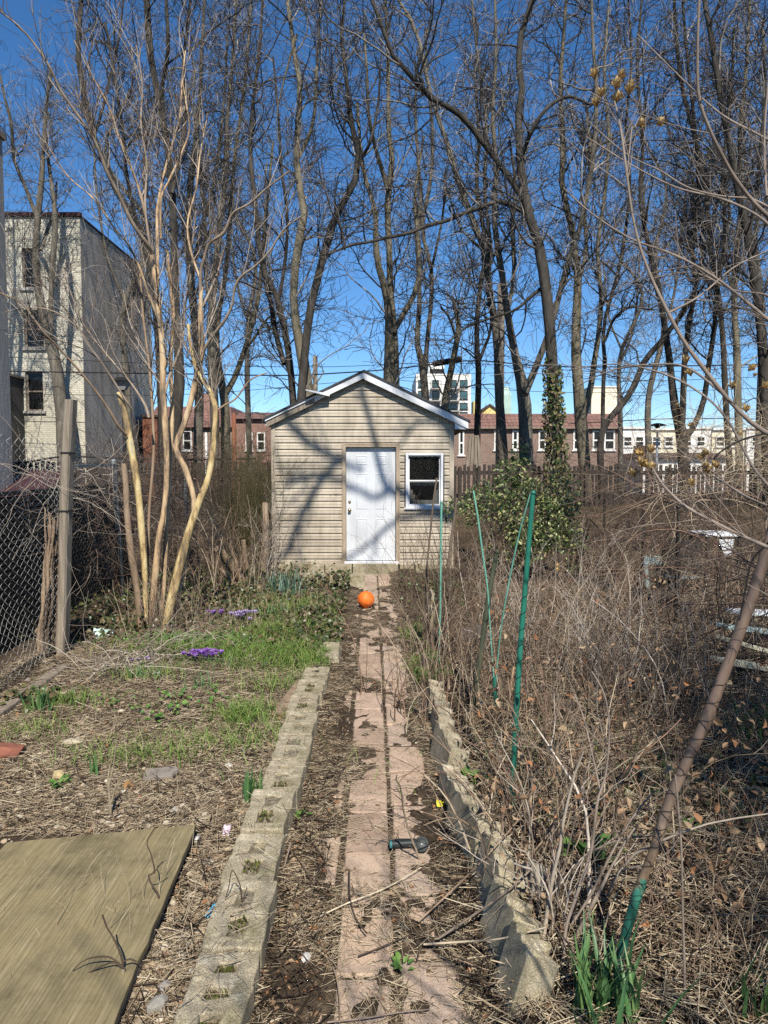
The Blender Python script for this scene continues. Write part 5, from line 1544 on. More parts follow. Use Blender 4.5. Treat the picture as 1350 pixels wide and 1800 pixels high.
# ================================================================== ball, nozzle, stakes
c = G(643, 1071, .0)
M['ballorange'] = nmat('orange_ball_rubber', [(.25, (.52, .10, .014)), (.45, (.76, .16, .02)), (.75, (.84, .22, .04))], 14, .55, .3, .002, (1, 1, 1), 8, 220)
M['ballseam'] = nmat('ball_seam', [(.3, (.42, .09, .02)), (.7, (.55, .13, .03))], 8, .6, 0)
import bmesh
bm = bmesh.new(); bmesh.ops.create_uvsphere(bm, u_segments=40, v_segments=24, radius=.108)
me = bpy.data.meshes.new('ball_skin'); bm.to_mesh(me); bm.free(); me.materials.append(M['ballorange'])
me.polygons.foreach_set('use_smooth', [True] * len(me.polygons))
ball = thing('ball', 'bright orange rubber ball lying on the path before the shed door', 'ball', (c[0], c[1] + .05, .118))
ball.rotation_euler = (.5, .35, .4)
o = bpy.data.objects.new('ball_skin', me); COL.objects.link(o); o.parent = ball
R = .1085; lines_ = []
t = np.linspace(0, 2 * pi, 49)
for ax in range(2):
    v = np.stack([np.cos(t) * R, np.sin(t) * R, 0 * t], -1); lines_.append(v if ax == 0 else v[:, [0, 2, 1]])
for s in (-1, 1):
    ph = t; lat = .95 * np.cos(2 * ph) * 0 + .75
    x = s * R * np.cos(.55 + .25 * np.cos(2 * ph)); rr = np.sqrt(R * R - x * x)
    lines_.append(np.stack([x, rr * np.cos(ph), rr * np.sin(ph)], -1))
npobj_ = npmesh('seam', *tubes(np.array(lines_), np.full((4, 49), .0026), 5), M['ballseam'])
o = bpy.data.objects.new('seam', npobj_); COL.objects.link(o); o.parent = ball
# hose nozzle
a = G(686, 1484, .03); b = G(736, 1481, .035); hd = G(741, 1484, .045)
nz = thing('hose_nozzle', 'black hose nozzle with round spray head lying on the pavers', 'hose nozzle', (a[0], a[1], .02))
M['nozzle'] = nmat('nozzle_black', [(.3, (.012, .016, .016)), (.7, (.032, .038, .037))], 30, .5, .2, .002)
M['teal'] = nmat('teal_grip', [(.3, (.03, .13, .13)), (.7, (.07, .22, .21))], 20, .6, .1)
ax = np.array(b) - np.array(a); Ln = np.linalg.norm(ax)
MB().lathe(a + np.array([0, 0, .0]), ax, [(0, .014), (.004, .018), (.012, .018), (.016, .0165), (.05, .0165), (.09, .0175), (Ln - .01, .0155), (Ln, .013)], 20).build('handle', M['nozzle'], nz, smooth=True)
MB().lathe(a - ax / Ln * .004, ax, [(0, .0155), (.003, .019), (.011, .0192), (.013, .017)], 20).build('hose_coupling', M['teal'], nz, smooth=True)
rb = [[a[0] + ax[0] * t, a[1] + ax[1] * t, .05] for t in (.15, .9)]
MB().bar(np.array(rb[0]) + [0, .004, .0], np.array(rb[1]) + [0, .004, -.002], .012, .004).build('trigger', M['nozzle'], nz)
dr = np.array([.08, -.80, .60])
MB().lathe(hd - dr * .02, dr, [(0, .010), (.004, .020), (.013, .030), (.015, .034), (.025, .034), (.026, .030), (.0225, .0255), (.0225, .004)], 24).build('spray_head', M['nozzle'], nz, smooth=True)
cc = hd - dr * .02 + dr / np.linalg.norm(dr) * .0226
MB().lathe(cc, dr, [(0, .006), (.003, .005), (.004, .002)], 12).build('screw', M['metal'], nz, smooth=True)

M['stake'] = nmat('green_plastic_stake', [(.25, (.010, .075, .05)), (.5, (.018, .145, .10)), (.85, (.045, .22, .155))], 6, .4, .15, .002, (1, 1, .3), 5, 60)
M['stakepale'] = nmat('pale_green_tape', [(.3, (.08, .26, .19)), (.7, (.17, .38, .29))], 9, .6, .1)
M['stakedark'] = nmat('dark_olive_stake', [(.25, (.035, .045, .025)), (.8, (.085, .09, .055))], 8, .7, .3, .003, (1, 1, .3))
M['stakebrown'] = nmat('brown_cane', [(.25, (.075, .058, .04)), (.8, (.18, .14, .10))], 8, .8, .3, .003, (1, 1, .3))
q5r = np.random.default_rng(2)
def rod(name, label, cat, pts, Y, m_, group=None, cap=True, rib=0, sides=12, smooth=True, yslope=0, rough=0):
    p3 = []; rad = []
    n = len(pts)
    for k, q in enumerate(pts):
        yy = Y + yslope * k / (n - 1)
        p3.append(P(q[0], q[1], yy)); rad.append(q[2] / 2 / F * yy)
    a = resample(np.c_[np.array(p3), np.array(rad)], 40)
    R = a[:, 3].copy()
    if rib: R = R * (1 + rib * (np.arange(40) % 4 == 0))
    if rough: R = R * (1 + rough * (q5r.random(40) - .5))
    Vv, Ff = tubes(a[None, :, :3], R[None], sides, rough)
    me = npmesh(name, Vv, Ff, m_)
    o = thing(name, label, cat, a[-1, :3], group)
    link('rod', me, o)
    if cap:
        MB().lathe(a[0, :3] - np.array([0, 0, .004]), (a[0, :3] - a[2, :3]), [(0, R[0] * 1.08), (R[0] * 1.0, R[0] * 1.06), (R[0] * 1.6, R[0] * .7), (R[0] * 1.8, R[0] * .2)], 12).build('cap', m_, o, smooth=True)
    return o, a
def spiral(a, turns, r, m_, parent, t0=.1, t1=.95, name='string', slack=1.3, seed=1):
    q = np.random.default_rng(seed)
    n = int(abs(turns) * 14)
    t = np.linspace(t0, t1, n); f = t * 39; i = np.minimum(f.astype(int), 38); w = (f - i)[:, None]
    c = a[i, :3] * (1 - w) + a[i + 1, :3] * w; R = a[i, 3] * slack
    ax = unit((a[-1, :3] - a[0, :3])[None])[0]; x = unit(np.cross(ax, [0, 1, .1])[None])[0]; y = np.cross(ax, x)
    g_ = np.linspace(0, turns * 2 * pi, n) + q.normal(size=n) * .15
    p = c + (x[None] * np.cos(g_)[:, None] + y[None] * np.sin(g_)[:, None]) * (R * (1 + .15 * q.random(n)))[:, None]
    npobj(name, tubes(p[None], np.full((1, n), r), 4), m_, parent)
GS = 'garden stakes among the dry stalks'
o, a = rod('garden_stake', 'thick bright green plastic stake standing upright right of the path', 'stake', [(937, 868, 8.5), (930, 950, 9), (921, 1060, 9.5), (913, 1160, 10), (906, 1280, 10), (900, 1400, 10), (898, 1470, 10)], 3.55, M['stake'], GS)
spiral(a, 10, .0012, M['darkwire'], o, .28, .75, seed=2); spiral(a, 3, .0016, M['stakepale'], o, .66, .72, 'tie', 1.4, 3)
rod('garden_stake', 'pale green strip slanting up to the top of the thick green stake', 'stake', [(932, 868, 2.6), (910, 950, 3), (888, 1060, 3), (878, 1130, 2.5), (870, 1215, 2.5)], 3.9, M['stakepale'], GS, False, yslope=.3)
rod('garden_stake', 'thin pale green strip leaning left behind the dark stake', 'stake', [(832, 862, 3), (840, 910, 3.4), (848, 970, 3.4), (857, 1035, 3), (862, 1110, 2.5), (868, 1190, 2.5)], 4.6, M['stakepale'], GS, False)
o, a = rod('garden_stake', 'dark olive stake leaning right in front of the green shrub', 'stake', [(873, 972, 8), (862, 1030, 9), (853, 1090, 10), (845, 1150, 10), (836, 1210, 10), (829, 1265, 9)], 5.0, M['stakedark'], GS)
rod('garden_stake', 'short teal stake stub low behind the thick green stake', 'stake', [(869, 1190, 6), (870, 1215, 7), (872, 1240, 7)], 4.9, M['stake'], GS, False)
rod('garden_stake', 'pale teal stake in front of the shed window corner', 'stake', [(776, 884, 4), (775, 960, 4), (774, 1060, 3.5), (772, 1150, 3.5), (771, 1200, 3.5)], 6.3, M['stakepale'], GS)
rod('garden_stake', 'thin dark cane slanting across the lower right of the shed', 'stake', [(768, 840, 3.5), (762, 880, 3.5), (757, 930, 3.5), (751, 990, 3.5), (748, 1040, 3.5), (745, 1100, 3.5)], 6.9, M['stakebrown'], GS, False)
rod('garden_stake', 'brown cane leaning right beside the pale teal stake', 'stake', [(803, 875, 4), (796, 930, 5), (788, 990, 5), (780, 1060, 5), (774, 1130, 5)], 7.0, M['stakebrown'], GS, False)
rod('garden_stake', 'whitish broken cane stub leaning by the thick green stake', 'stake', [(903, 1172, 4), (899, 1200, 4), (893, 1250, 3.5), (886, 1310, 3)], 4.1, M['tanbark'], GS, False)
# leaning pole at right, brown skin peeled back to green
m, nt_, b_ = newmat('peeling_brown_over_green')
tc = nt_.nodes.new('ShaderNodeTexCoord'); sp = nt_.nodes.new('ShaderNodeSeparateXYZ'); nt_.links.new(tc.outputs['Object'], sp.inputs[0])
f1 = noise(nt_, coords(nt_, (1.5, 1.5, .5)), 14, 5, .6)
ma = nt_.nodes.new('ShaderNodeMath'); ma.operation = 'MULTIPLY_ADD'; ma.inputs[1].default_value = .5
nt_.links.new(f1, ma.inputs[0]); nt_.links.new(sp.outputs[2], ma.inputs[2])
r1 = ramp(nt_, [(.58, (.018, .11, .08)), (.63, (.04, .18, .13)), (.67, (.20, .14, .09)), (.80, (.155, .115, .085)), (.9, (.20, .155, .12)), (1, (.14, .10, .078))])
nt_.links.new(ma.outputs[0], r1.inputs[0])
f2 = noise(nt_, coords(nt_, (1, 1, .25)), 16, 6, .65); r2_ = ramp(nt_, [(.30, (.42, .38, .36)), (.5, (.95, .93, .9)), (.7, (1.35, 1.3, 1.22))]); nt_.links.new(f2, r2_.inputs[0])
mx = nt_.nodes.new('ShaderNodeMix'); mx.data_type = 'RGBA'; mx.blend_type = 'MULTIPLY'; mx.inputs[0].default_value = 1
nt_.links.new(r1.outputs[0], mx.inputs[6]); nt_.links.new(r2_.outputs[0], mx.inputs[7]); nt_.links.new(mx.outputs[2], b_.inputs['Base Color'])
b_.inputs['Roughness'].default_value = .5
M['pole'] = m
o, a = rod('leaning_pole', 'thick leaning pole, brown skin peeling to green, wrapped in black netting', 'pole', [(1358, 930, 18), (1322, 1050, 20), (1278, 1170, 19), (1237, 1275, 20), (1184, 1390, 18), (1151, 1490, 18), (1119, 1575, 17), (1098, 1650, 18), (1080, 1720, 17)], 2.33, M['pole'], None, True, rough=.16)
spiral(a, 15, .0011, M['darkwire'], o, .32, .93, 'netting', 1.12, 4); spiral(a, -11, .001, M['darkwire'], o, .34, .9, 'netting', 1.14, 5)
# ================================================================== low plants and litter
q5 = np.random.default_rng(31)
def pix_ok(x, y, z=0):
    pass
M['straw'] = imat('dry_straw', [(.20, .145, .09), (.36, .28, .18), (.50, .41, .28), (.64, .55, .39), (.24, .155, .10), (.56, .46, .31)], .9)
M['cane'] = imat('dry_canes', [(.11, .077, .05), (.22, .16, .105), (.35, .265, .18), (.50, .41, .29), (.16, .09, .065), (.31, .20, .14)], .85)
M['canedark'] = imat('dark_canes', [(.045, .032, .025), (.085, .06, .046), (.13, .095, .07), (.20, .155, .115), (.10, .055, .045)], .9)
M['deadleaf'] = imat('dead_leaves', [(.13, .085, .05), (.22, .14, .085), (.32, .22, .135), (.44, .33, .21), (.36, .17, .08)], .85, .2)
M['grass'] = imat('fresh_grass', [(.10, .19, .03), (.16, .28, .055), (.23, .34, .08), (.32, .37, .12)], .6, .3)
M['blade'] = imat('bulb_leaves', [(.055, .135, .045), (.085, .19, .065), (.13, .23, .075)], .45, .2, .4)
M['bladeblue'] = imat('blue_green_leaves', [(.07, .14, .095), (.11, .19, .13), (.15, .23, .16)], .5, .2, .4)
M['cover'] = imat('ground_ivy_leaves', [(.028, .045, .014), (.05, .075, .02), (.085, .105, .03), (.13, .125, .05), (.17, .12, .06), (.10, .065, .04)], .42, .15, .5)
M['green'] = imat('weed_leaves', [(.07, .16, .03), (.12, .24, .05), (.18, .30, .07)], .5, .25, .4)
M['stone'] = imat('stones', [(.30, .24, .165), (.42, .35, .25), (.52, .46, .36), (.24, .18, .13), (.40, .31, .20)], .95)

def inpath(x, y):
    u = x + .017 * y - .02
    return (u > -.42) & (u < .40)
def scatter(n, x0, x1, y0, y1, bias=1.0):
    """more per area near the viewer"""
    t = q5.random(n)
    y = y0 * (y1 / y0) ** (t ** bias)
    hw = (y * .60 + .3)
    x = np.clip(x0, -99, 99) + (x1 - x0) * q5.random(n)
    return x, y
def scatter_view(n, y0, y1, lo=-.58, hi=.58, bias=1.0):
    y = y0 * (y1 / y0) ** (q5.random(n) ** bias)
    x = y * (lo + (hi - lo) * q5.random(n))
    return x, y
def straw(x, y, L, r, lift=.012, tilt=.18, K=4, bend=.3):
    n = len(x)
    a = q5.random(n) * 6.283
    d = np.c_[np.cos(a), np.sin(a), q5.normal(size=n) * tilt]
    p = np.c_[x, y, height(x, y) + .004 + lift * q5.random(n)]
    pts = [p - d * (L[:, None] * .5)]
    w = q5.normal(size=(n, 3)) * bend; w[:, 2] *= .4
    for k in range(1, K):
        dd = unit(d + w * (k - K / 2) / K)
        pts.append(pts[-1] + dd * (L[:, None] / (K - 1)))
    Pt = np.stack(pts, 1)
    hh = height(Pt[..., 0], Pt[..., 1]) + .002
    Pt[..., 2] = np.maximum(Pt[..., 2], hh)
    R = r[:, None] * np.linspace(1, .6, K)[None]
    return tubes(Pt, R, 3)
parts = []
# the left bed
x, y = scatter_view(46000, 2.0, 10.5, -.60, -.05, .9)
k = ~inpath(x, y) & (x < -.3) & (x > -3.3)
k &= ~((y < 3.27) & (x < -.86) & (x > -1.85))
x, y = x[k], y[k]
parts.append(straw(x, y, .03 + .18 * q5.random(len(x)) ** 2, .0008 + .0018 * q5.random(len(x)) ** 2))
# edges of the path, more towards its sides
x, y = scatter_view(48000, 2.0, 12.4, -.30, .25, .88)
u = x + .017 * y - .02
den = np.where(u < -.16, .95, np.where(np.abs(u + .165) < .05, .6, np.where(np.abs(u - .06) < .05, .5, np.where(u > .27, .9, .30))))
den = np.maximum(den, sstep(5.2, 7.0, y) * .95) * sstep(.25, .55, vnoise(x * 4, y * 3, 41) + .15)
k = inpath(x, y) & (q5.random(len(x)) < den)
x, y = x[k], y[k]
parts.append(straw(x, y, .03 + .13 * q5.random(len(x)) ** 2, .0007 + .001 * q5.random(len(x))))
# right bed
x, y = scatter_view(15000, 2.0, 11.0, .10, .60, .9)
k = ~inpath(x, y) & (x < 4.5)
x, y = x[k], y[k]
parts.append(straw(x, y, .05 + .24 * q5.random(len(x)) ** 2, .0009 + .0024 * q5.random(len(x)) ** 2, .06, .25))
n = 420
y = 2.0 + 4.0 * q5.random(n); x = -.545 - .004 * (y - 2.2) + .09 * q5.normal(size=n) * .8
a_ = straw(x, y, .03 + .10 * q5.random(n) ** 2, .0007 + .0009 * q5.random(n), .01, .1)
a_[0][:, 2] = a_[0][:, 2] - np.repeat(height(x, y), len(a_[0]) // n) + .155 - .012 * np.maximum(0, np.repeat(y, len(a_[0]) // n) - 4.2)
parts.append(a_)
n = 70
t_ = q5.random((n, 2)); x = -.92 - .80 * t_[:, 0]; y = 2.15 + 1.05 * t_[:, 1]
a_ = straw(x, y, .01 + .06 * q5.random(n) ** 2, .0007 + .0008 * q5.random(n), .002, .02)
a_[0][:, 2] = a_[0][:, 2] - np.repeat(height(x, y), len(a_[0]) // n) + .1475
a_[0][:, 2] = np.maximum(a_[0][:, 2], .1507)
parts.append(a_)
o = npobj('straw_litter', merge(parts), M['straw']); tag(o, 'dry straw and thin twigs strewn over beds and path edges', 'straw litter', kind='stuff')
dk = []
for nn_, lo_, hi_ in ((6000, -.60, -.05), (14000, .08, .60), (2600, -.2, .16)):
    x, y = scatter_view(nn_, 2.0, 11.5, lo_, hi_, .9)
    u = x + .017 * y - .02
    k = (~inpath(x, y) | (np.abs(u - .06) > .26)) & ~((y < 3.27) & (x < -.86) & (x > -1.85)) & (x > -3.3)
    x, y = x[k], y[k]
    dk.append(straw(x, y, .03 + .20 * q5.random(len(x)) ** 2, .0010 + .0026 * q5.random(len(x)) ** 2, .03, .25))
M['rotten'] = imat('gap_dark_twigs', [(.020, .014, .010), (.04, .028, .02), (.065, .046, .033), (.10, .072, .05)], .95)  # near-black twigs added, their colour stands in for shaded gaps between straws
o = npobj('dark_litter', merge(dk), M['rotten']); tag(o, 'dark twigs and stems added through the ground litter as its shaded gaps', 'twig litter', kind='stuff')
# dead leaves and bark flakes
x, y = scatter_view(22000, 2.0, 12.0, -.60, .60, .85)
u = x + .017 * y - .02
k = (q5.random(len(x)) < np.where(inpath(x, y), np.where((np.abs(u - .06) < .24) & (y < 5.5), .10, .55), np.where(x > 0, .9, .5))) & (x > -3.4) & ~((y < 3.27) & (x < -.86) & (x > -1.85))
x, y = x[k], y[k]; n = len(x)
c = np.c_[x, y, height(x, y) + .006 + .012 * q5.random(n)]
nn = unit(np.c_[q5.normal(size=(n, 2)) * .35, np.ones(n)])
Ls = .010 + .036 * q5.random(n) ** 3
o = npobj('leaf_litter', leaves(c, q5.normal(size=(n, 3)) * [1, 1, .15], nn, Ls, Ls * (.4 + .4 * q5.random(n)), .3, .2), M['deadleaf'], None, False); tag(o, 'brown dead leaf fragments scattered on the ground', 'leaf litter', kind='stuff')
# pebbles
bm = bmesh.new(); bmesh.ops.create_icosphere(bm, subdivisions=2, radius=1.0)
ico_v = np.array([v.co[:] for v in bm.verts]); ico_f = np.array([[v.index for v in f.verts] for f in bm.faces]); bm.free()
def rocks(c, s, seed=0, jag=.28, cuts=5):
    q = np.random.default_rng(seed)
    n = len(c)
    V = np.repeat(ico_v[None], n, 0)
    for k in range(cuts):
        d = unit(q.normal(size=(n, 1, 3))); h = .55 + .4 * q.random((n, 1, 1))
        pr = (V * d).sum(-1, keepdims=True)
        V = V - d * np.maximum(pr - h, 0) * .95
    V = V * (1 + jag * .35 * (q.random((n, len(ico_v), 1)) - .5))
    V = V * s[:, None, :]
    a = q.random(n) * 6.28
    ca, sa = np.cos(a)[:, None], np.sin(a)[:, None]
    V = np.stack([V[..., 0] * ca - V[..., 1] * sa, V[..., 0] * sa + V[..., 1] * ca, V[..., 2]], -1) + c[:, None, :]
    Fq = (np.arange(n) * len(ico_v))[:, None, None] + ico_f[None]
    return V.reshape(-1, 3), Fq.reshape(-1, 3)
x, y = scatter_view(4200, 1.9, 5.2, -.58, -.12, 1.1)
k = ~inpath(x, y) & (x < -.62) & ~((y < 3.32) & (x < -.86) & (x > -1.75)) & (q5.random(len(x)) < .35 + .65 * sstep(3.9, 3.3, y))
x, y = x[k], y[k]; n = len(x)
sz = .004 + .015 * q5.random(n) ** 3 
x2 = q5.uniform(-.85, .9, 170); y2 = q5.uniform(2.0, 4.8, 170); x = np.r_[x, x2]; y = np.r_[y, y2]; sz = np.r_[sz, .003 + .008 * q5.random(170) ** 2]; n = len(x)
o = npobj('gravel', rocks(np.c_[x, y, height(x, y) + sz * .3], np.c_[sz * (1 + .5 * q5.random(n)), sz, sz * .65], 3), M['stone'], None, False); tag(o, 'small pale stones and rubble on the bare soil round the board', 'gravel', kind='stuff')
# individual stones and scraps
def rock(label, px, py, s, col, rough=.9, seed=1, name='stone', cat='stone', z=.06, flat=False):
    p = G(px, py, z)
    m_ = nmat(name + '_surface', [(.25, tuple(v * .6 for v in col)), (.6, col), (.9, tuple(min(1, v * 1.25) for v in col))], 22, rough, .6, .006, detail=8)
    v, f = rocks(np.array([[0, 0, 0]]), np.array([s]), seed, .5, 11)
    me = npmesh(name, v, f, m_, False)
    o = bpy.data.objects.new(name, me); COL.objects.link(o); o.location = (p[0], p[1], hz(p[0], p[1]) + s[2] * .5)
    tag(o, label, cat)
rock('smooth reddish brick fragment at the left edge', 12, 1333, (.14, .085, .06), (.26, .10, .065), seed=4, name='brick_fragment', cat='brick')
rock('yellowish round stone behind the small green shoots', 103, 1375, (.055, .04, .035), (.48, .38, .20), seed=5)
rock('white stone chip near the tall daffodil shoots', 402, 1347, (.036, .02, .014), (.70, .68, .62), seed=6)
rock('pale lump of mortar on the left bed', 130, 1308, (.075, .04, .025), (.42, .36, .26), seed=7)
rock('pale angular stone at the back edge of the board', 306, 1432, (.035, .025, .02), (.46, .41, .32), seed=8)
rock('white stone chip beside the right edge of the board', 346, 1484, (.024, .02, .018), (.62, .60, .54), seed=9)
rock('grey lump of rubble at the lower left by the bottom corner of the board', 278, 1790, (.04, .032, .03), (.30, .28, .24), seed=10, z=.05)
rock('pale broken stone between board and kerb near the bottom', 291, 1755, (.036, .028, .02), (.33, .30, .26), seed=11, z=.05)
rock('light pebble on the dirt beside the left row of pavers', 537, 1697, (.028, .02, .016), (.55, .53, .49), seed=12, z=.01)
rock('white stone among dry stalks on the right bed', 1068, 1317, (.05, .03, .02), (.62, .60, .55), seed=13)
rock('orange brown stone chip behind the forked twig', 226, 1386, (.06, .028, .02), (.36, .20, .08), seed=14)
rock('grey weathered stone among canes outside the right kerb', 940, 1560, (.13, .11, .08), (.36, .32, .25), seed=15)
rock('dark round stump of stone behind the dark stake', 835, 1120, (.22, .16, .11), (.11, .09, .08), seed=16)
# flat slate tile, wrappers, bag, leaf
M['slate'] = nmat('grey_brown_slate', [(.3, (.17, .14, .115)), (.7, (.27, .235, .20))], 14, .8, .3, .004)
p = G(284, 1364, .07)
put('slate_tile', 'flat grey broken tile lying on the left bed', 'tile', MB().prism([(-.09, -.055, 0), (.075, -.06, 0), (.10, .01, 0), (.06, .06, 0), (-.095, .055, 0)], (0, 0, .016)), M['slate'], (p[0], p[1], hz(p[0], p[1]) + .012), (.05, -.06, .12), bevel=.002)
def scrap(name, label, cat, px, py, sx, sy, col, seed, z=.07, rz=0, tilt=(0, 0), amp=.012, rough=.5):
    q = np.random.default_rng(seed)
    n = 9
    u, v = np.meshgrid(np.linspace(-1, 1, n), np.linspace(-1, 1, n))
    zz = amp * (fbm(u * 1.6 + seed, v * 1.6, seed, 3) * 3) 
    e = .82 + .3 * vnoise(np.arctan2(v, u) * 1.7 + 9, u * 0, seed)
    V = np.stack([u * sx * e, v * sy * e, zz], -1).reshape(-1, 3)
    i = (np.arange(n - 1) * n)[:, None] + np.arange(n - 1)[None]
    Fq = np.stack([i, i + 1, i + n + 1, i + n], -1).reshape(-1, 4)
    m_ = nmat(name + '_film', [(.3, tuple(c_ * .75 for c_ in col)), (.7, col)], 18, rough, .2, .003)
    me = npmesh(name, V, Fq, m_)
    o = bpy.data.objects.new(name, me); COL.objects.link(o)
    p = G(px, py, z); o.location = (p[0], p[1], hz(p[0], p[1]) + .02); o.rotation_euler = (tilt[0], tilt[1], rz)
    so = o.modifiers.new('thick', 'SOLIDIFY'); so.thickness = .0012
    tag(o, label, cat); return o
scrap('wrapper', 'bright blue plastic wrapper scrap against the left kerb', 'wrapper', 374, 1612, .016, .032, (.10, .42, .66), 3, .07, -.35, (.35, .5), .008)
scrap('wrapper', 'crumpled pale pink and white wrapper between board and kerb', 'wrapper', 399, 1470, .018, .03, (.66, .52, .60), 4, .07, .2, (.6, .2), .014)
scrap('plastic_bag', 'crumpled pale mint plastic bag by the foot of the tan stems', 'bag', 180, 1116, .10, .07, (.55, .76, .68), 5, .08, .3, (.9, .2), .05)
scrap('leaf', 'single bright yellow leaf lying by the right kerb', 'leaf', 775, 1416, .026, .022, (.62, .55, .05), 6, .03, .3, (.5, .3), .012)
scrap('leaf', 'curled orange brown leaf caught on the right kerb', 'leaf', 925, 1642, .018, .03, (.48, .20, .07), 7, .2, .2, (1.1, .3), .02)
scrap('paper_scrap', 'small white scrap near the twig pile left of the tan stems', 'scrap', 275, 1183, .03, .02, (.66, .64, .58), 8, .08, .2, (.4, .1), .02)

# ------------------------------------------------------------------ grass, ivy cover, weeds
def blades(x, y, L, W, lean=.5, K=4, base=None):
    n = len(x)
    a = q5.random(n) * 6.283
    d = np.c_[np.cos(a) * lean * q5.random(n), np.sin(a) * lean * q5.random(n), np.ones(n)]
    p = np.c_[x, y, height(x, y) - .005]
    pts = [p]; dd = unit(d)
    for k in range(K - 1):
        pts.append(pts[-1] + dd * (L / (K - 1))[:, None])
        dd = unit(dd + np.c_[np.cos(a) * lean * .55, np.sin(a) * lean * .55, np.full(n, -.18 * lean)])
    Pt = np.stack(pts, 1)
    Wd = W[:, None] * np.array([1, .9, .65, .08] if K == 4 else np.linspace(1, .1, K))[None]
    return ribbons(Pt, Wd, np.c_[-np.sin(a), np.cos(a), np.zeros(n)])
patch = [(470, 1150, .95, .55, 3200), (330, 1145, .7, .3, 1600), (560, 1160, .45, .45, 2000), (520, 1110, .8, .5, 2600), (540, 1075, .7, .6, 2400), (500, 1060, .6, .5, 1200), (430, 1262, .22, .14, 500), (240, 1340, .5, .2, 350), (130, 1240, .35, .2, 300), (345, 1310, .6, .25, 420), (60, 1290, .3, .2, 200),
         (745, 1165, .16, .25, 420), (725, 1110, .12, .3, 380), (760, 1190, .15, .2, 300), (480, 1300, .5, .3, 300), (250, 1190, .4, .2, 350), (490, 1210, .4, .25, 350), (1010, 1330, 1.2, .6, 300)]
gp = []
for px, py, sx, sy, n in patch:
    c = G(px, py, .06)
    x = c[0] + q5.normal(size=n) * sx * .5; y = c[1] + q5.normal(size=n) * sy * .5
    k = ~inpath(x, y) if px < 700 else np.ones(n, bool)
    x, y = x[k], y[k]; n = len(x)
    gp.append(blades(x, y, .05 + .12 * q5.random(n), .003 + .003 * q5.random(n), .9))
o = npobj('grass', merge(gp), M['grass']); tag(o, 'fresh green grass in loose tufts on the left bed and by the path', 'grass', kind='stuff')
def cover(n, px, py, sx, sy, size, hgt=.10, m_=None):
    c = G(px, py, .06)
    x = c[0] + q5.normal(size=n) * sx * .5; y = c[1] + q5.normal(size=n) * sy * .5
    k = ~((x + .017 * y - .02 > -.33) & (x + .017 * y - .02 < .36)) & (y < 12.2)
    x, y = x[k], y[k]; n = len(x)
    z = height(x, y) + .02 + hgt * q5.random(n) * (.4 + vnoise(x * 2, y * 2, 5))
    nn = unit(np.c_[q5.normal(size=(n, 2)) * .55 + [0, -.35], np.ones(n) * .9])
    s = size * (.6 + .8 * q5.random(n))
    return leaves(np.c_[x, y, z], q5.normal(size=(n, 3)) * [1, 1, .4], nn, s, s * (.8 + .3 * q5.random(n)), .15, .15)
cv = [cover(2000, 400, 1070, 2.0, 1.0, .045), cover(1500, 350, 1050, 1.4, 1.2, .05, .2), cover(1500, 590, 1100, .6, 1.4, .045, .12), cover(1000, 600, 1035, .9, .5, .05, .22), cover(500, 505, 1130, 1.1, .8, .04, .08),
      cover(700, 200, 1110, .8, .8, .05, .15), cover(900, 430, 1010, 1.5, 1.2, .05, .25), cover(500, 1250, 1400, 1.0, .6, .04, .05), cover(260, 730, 1120, .3, .9, .04, .1), cover(500, 780, 1040, .5, 1.3, .05, .15), cover(160, 60, 1235, .3, .2, .045, .06)]
o = npobj('ground_ivy', merge(cv), M['cover'], None, False); tag(o, 'low dark green ivy and bronze leaves covering the bed before the shed', 'ground cover', kind='stuff')
cl = [cover(1100, 330, 1128, .7, .22, .022, .05), cover(260, 700, 1133, .12, .2, .03, .05), cover(160, 745, 1170, .12, .3, .035, .08), cover(300, 470, 1140, .9, .4, .022, .05), cover(120, 300, 1240, .6, .3, .03, .04)]
o = npobj('clover', merge(cl), M['green'], None, False); tag(o, 'bright green clover patch before the yellow stem', 'clover', kind='stuff')

def clump(label, px, py, n, L, W, spread, m_='blade', name='daffodil_clump', cat='daffodil', lean=.25, z=.06, group='daffodil shoots'):
    c = G(px, py, z)
    x = c[0] + q5.normal(size=n) * spread; y = c[1] + q5.normal(size=n) * spread * .8
    o = npobj(name, blades(x, y, L * (.65 + .45 * q5.random(n)), np.full(n, W) * (.8 + .4 * q5.random(n)), lean), M[m_])
    tag(o, label, cat, group); return o
clump('dense clump of tall daffodil shoots against the left kerb', 441, 1415, 40, .19, .013, .028, lean=.16)
clump('small daffodil shoot behind the forked twig at the board', 166, 1368, 9, .13, .013, .012, lean=.12)
clump('daffodil clump beside the timber beam at the left fence', 70, 1255, 34, .20, .012, .045, lean=.3)
clump('blue green daffodil clump under the left end of the shed wall', 498, 1045, 90, .36, .020, .16, 'bladeblue', lean=.35)
clump('thin leaved crocus clump in front of the purple flowers', 352, 1212, 30, .17, .007, .05, lean=.45)
clump('small pale daffodil clump left of the crocus flowers', 250, 1195, 30, .15, .008, .06, lean=.4)
clump('daffodil leaves at the very bottom right around the foot of the leaning pole', 1062, 1778, 46, .27, .016, .07, 'blade', lean=.4, z=.08)
clump('few daffodil leaves left of the leaning pole foot', 1022, 1775, 8, .26, .018, .025, 'blade', lean=.2, z=.08)
clump('daffodil leaves in the bottom right corner', 1345, 1785, 16, .22, .015, .05, 'blade', lean=.3, z=.08)
clump('grass-like tuft on the middle of the left bed', 432, 1275, 120, .13, .005, .07, 'grass', 'grass_tuft', 'grass tuft', .9, group=None)
clump('dark strappy leaves in the shade at the right edge', 1330, 1290, 40, .34, .014, .12, 'stak' if False else 'blade', lean=.5, z=.08)
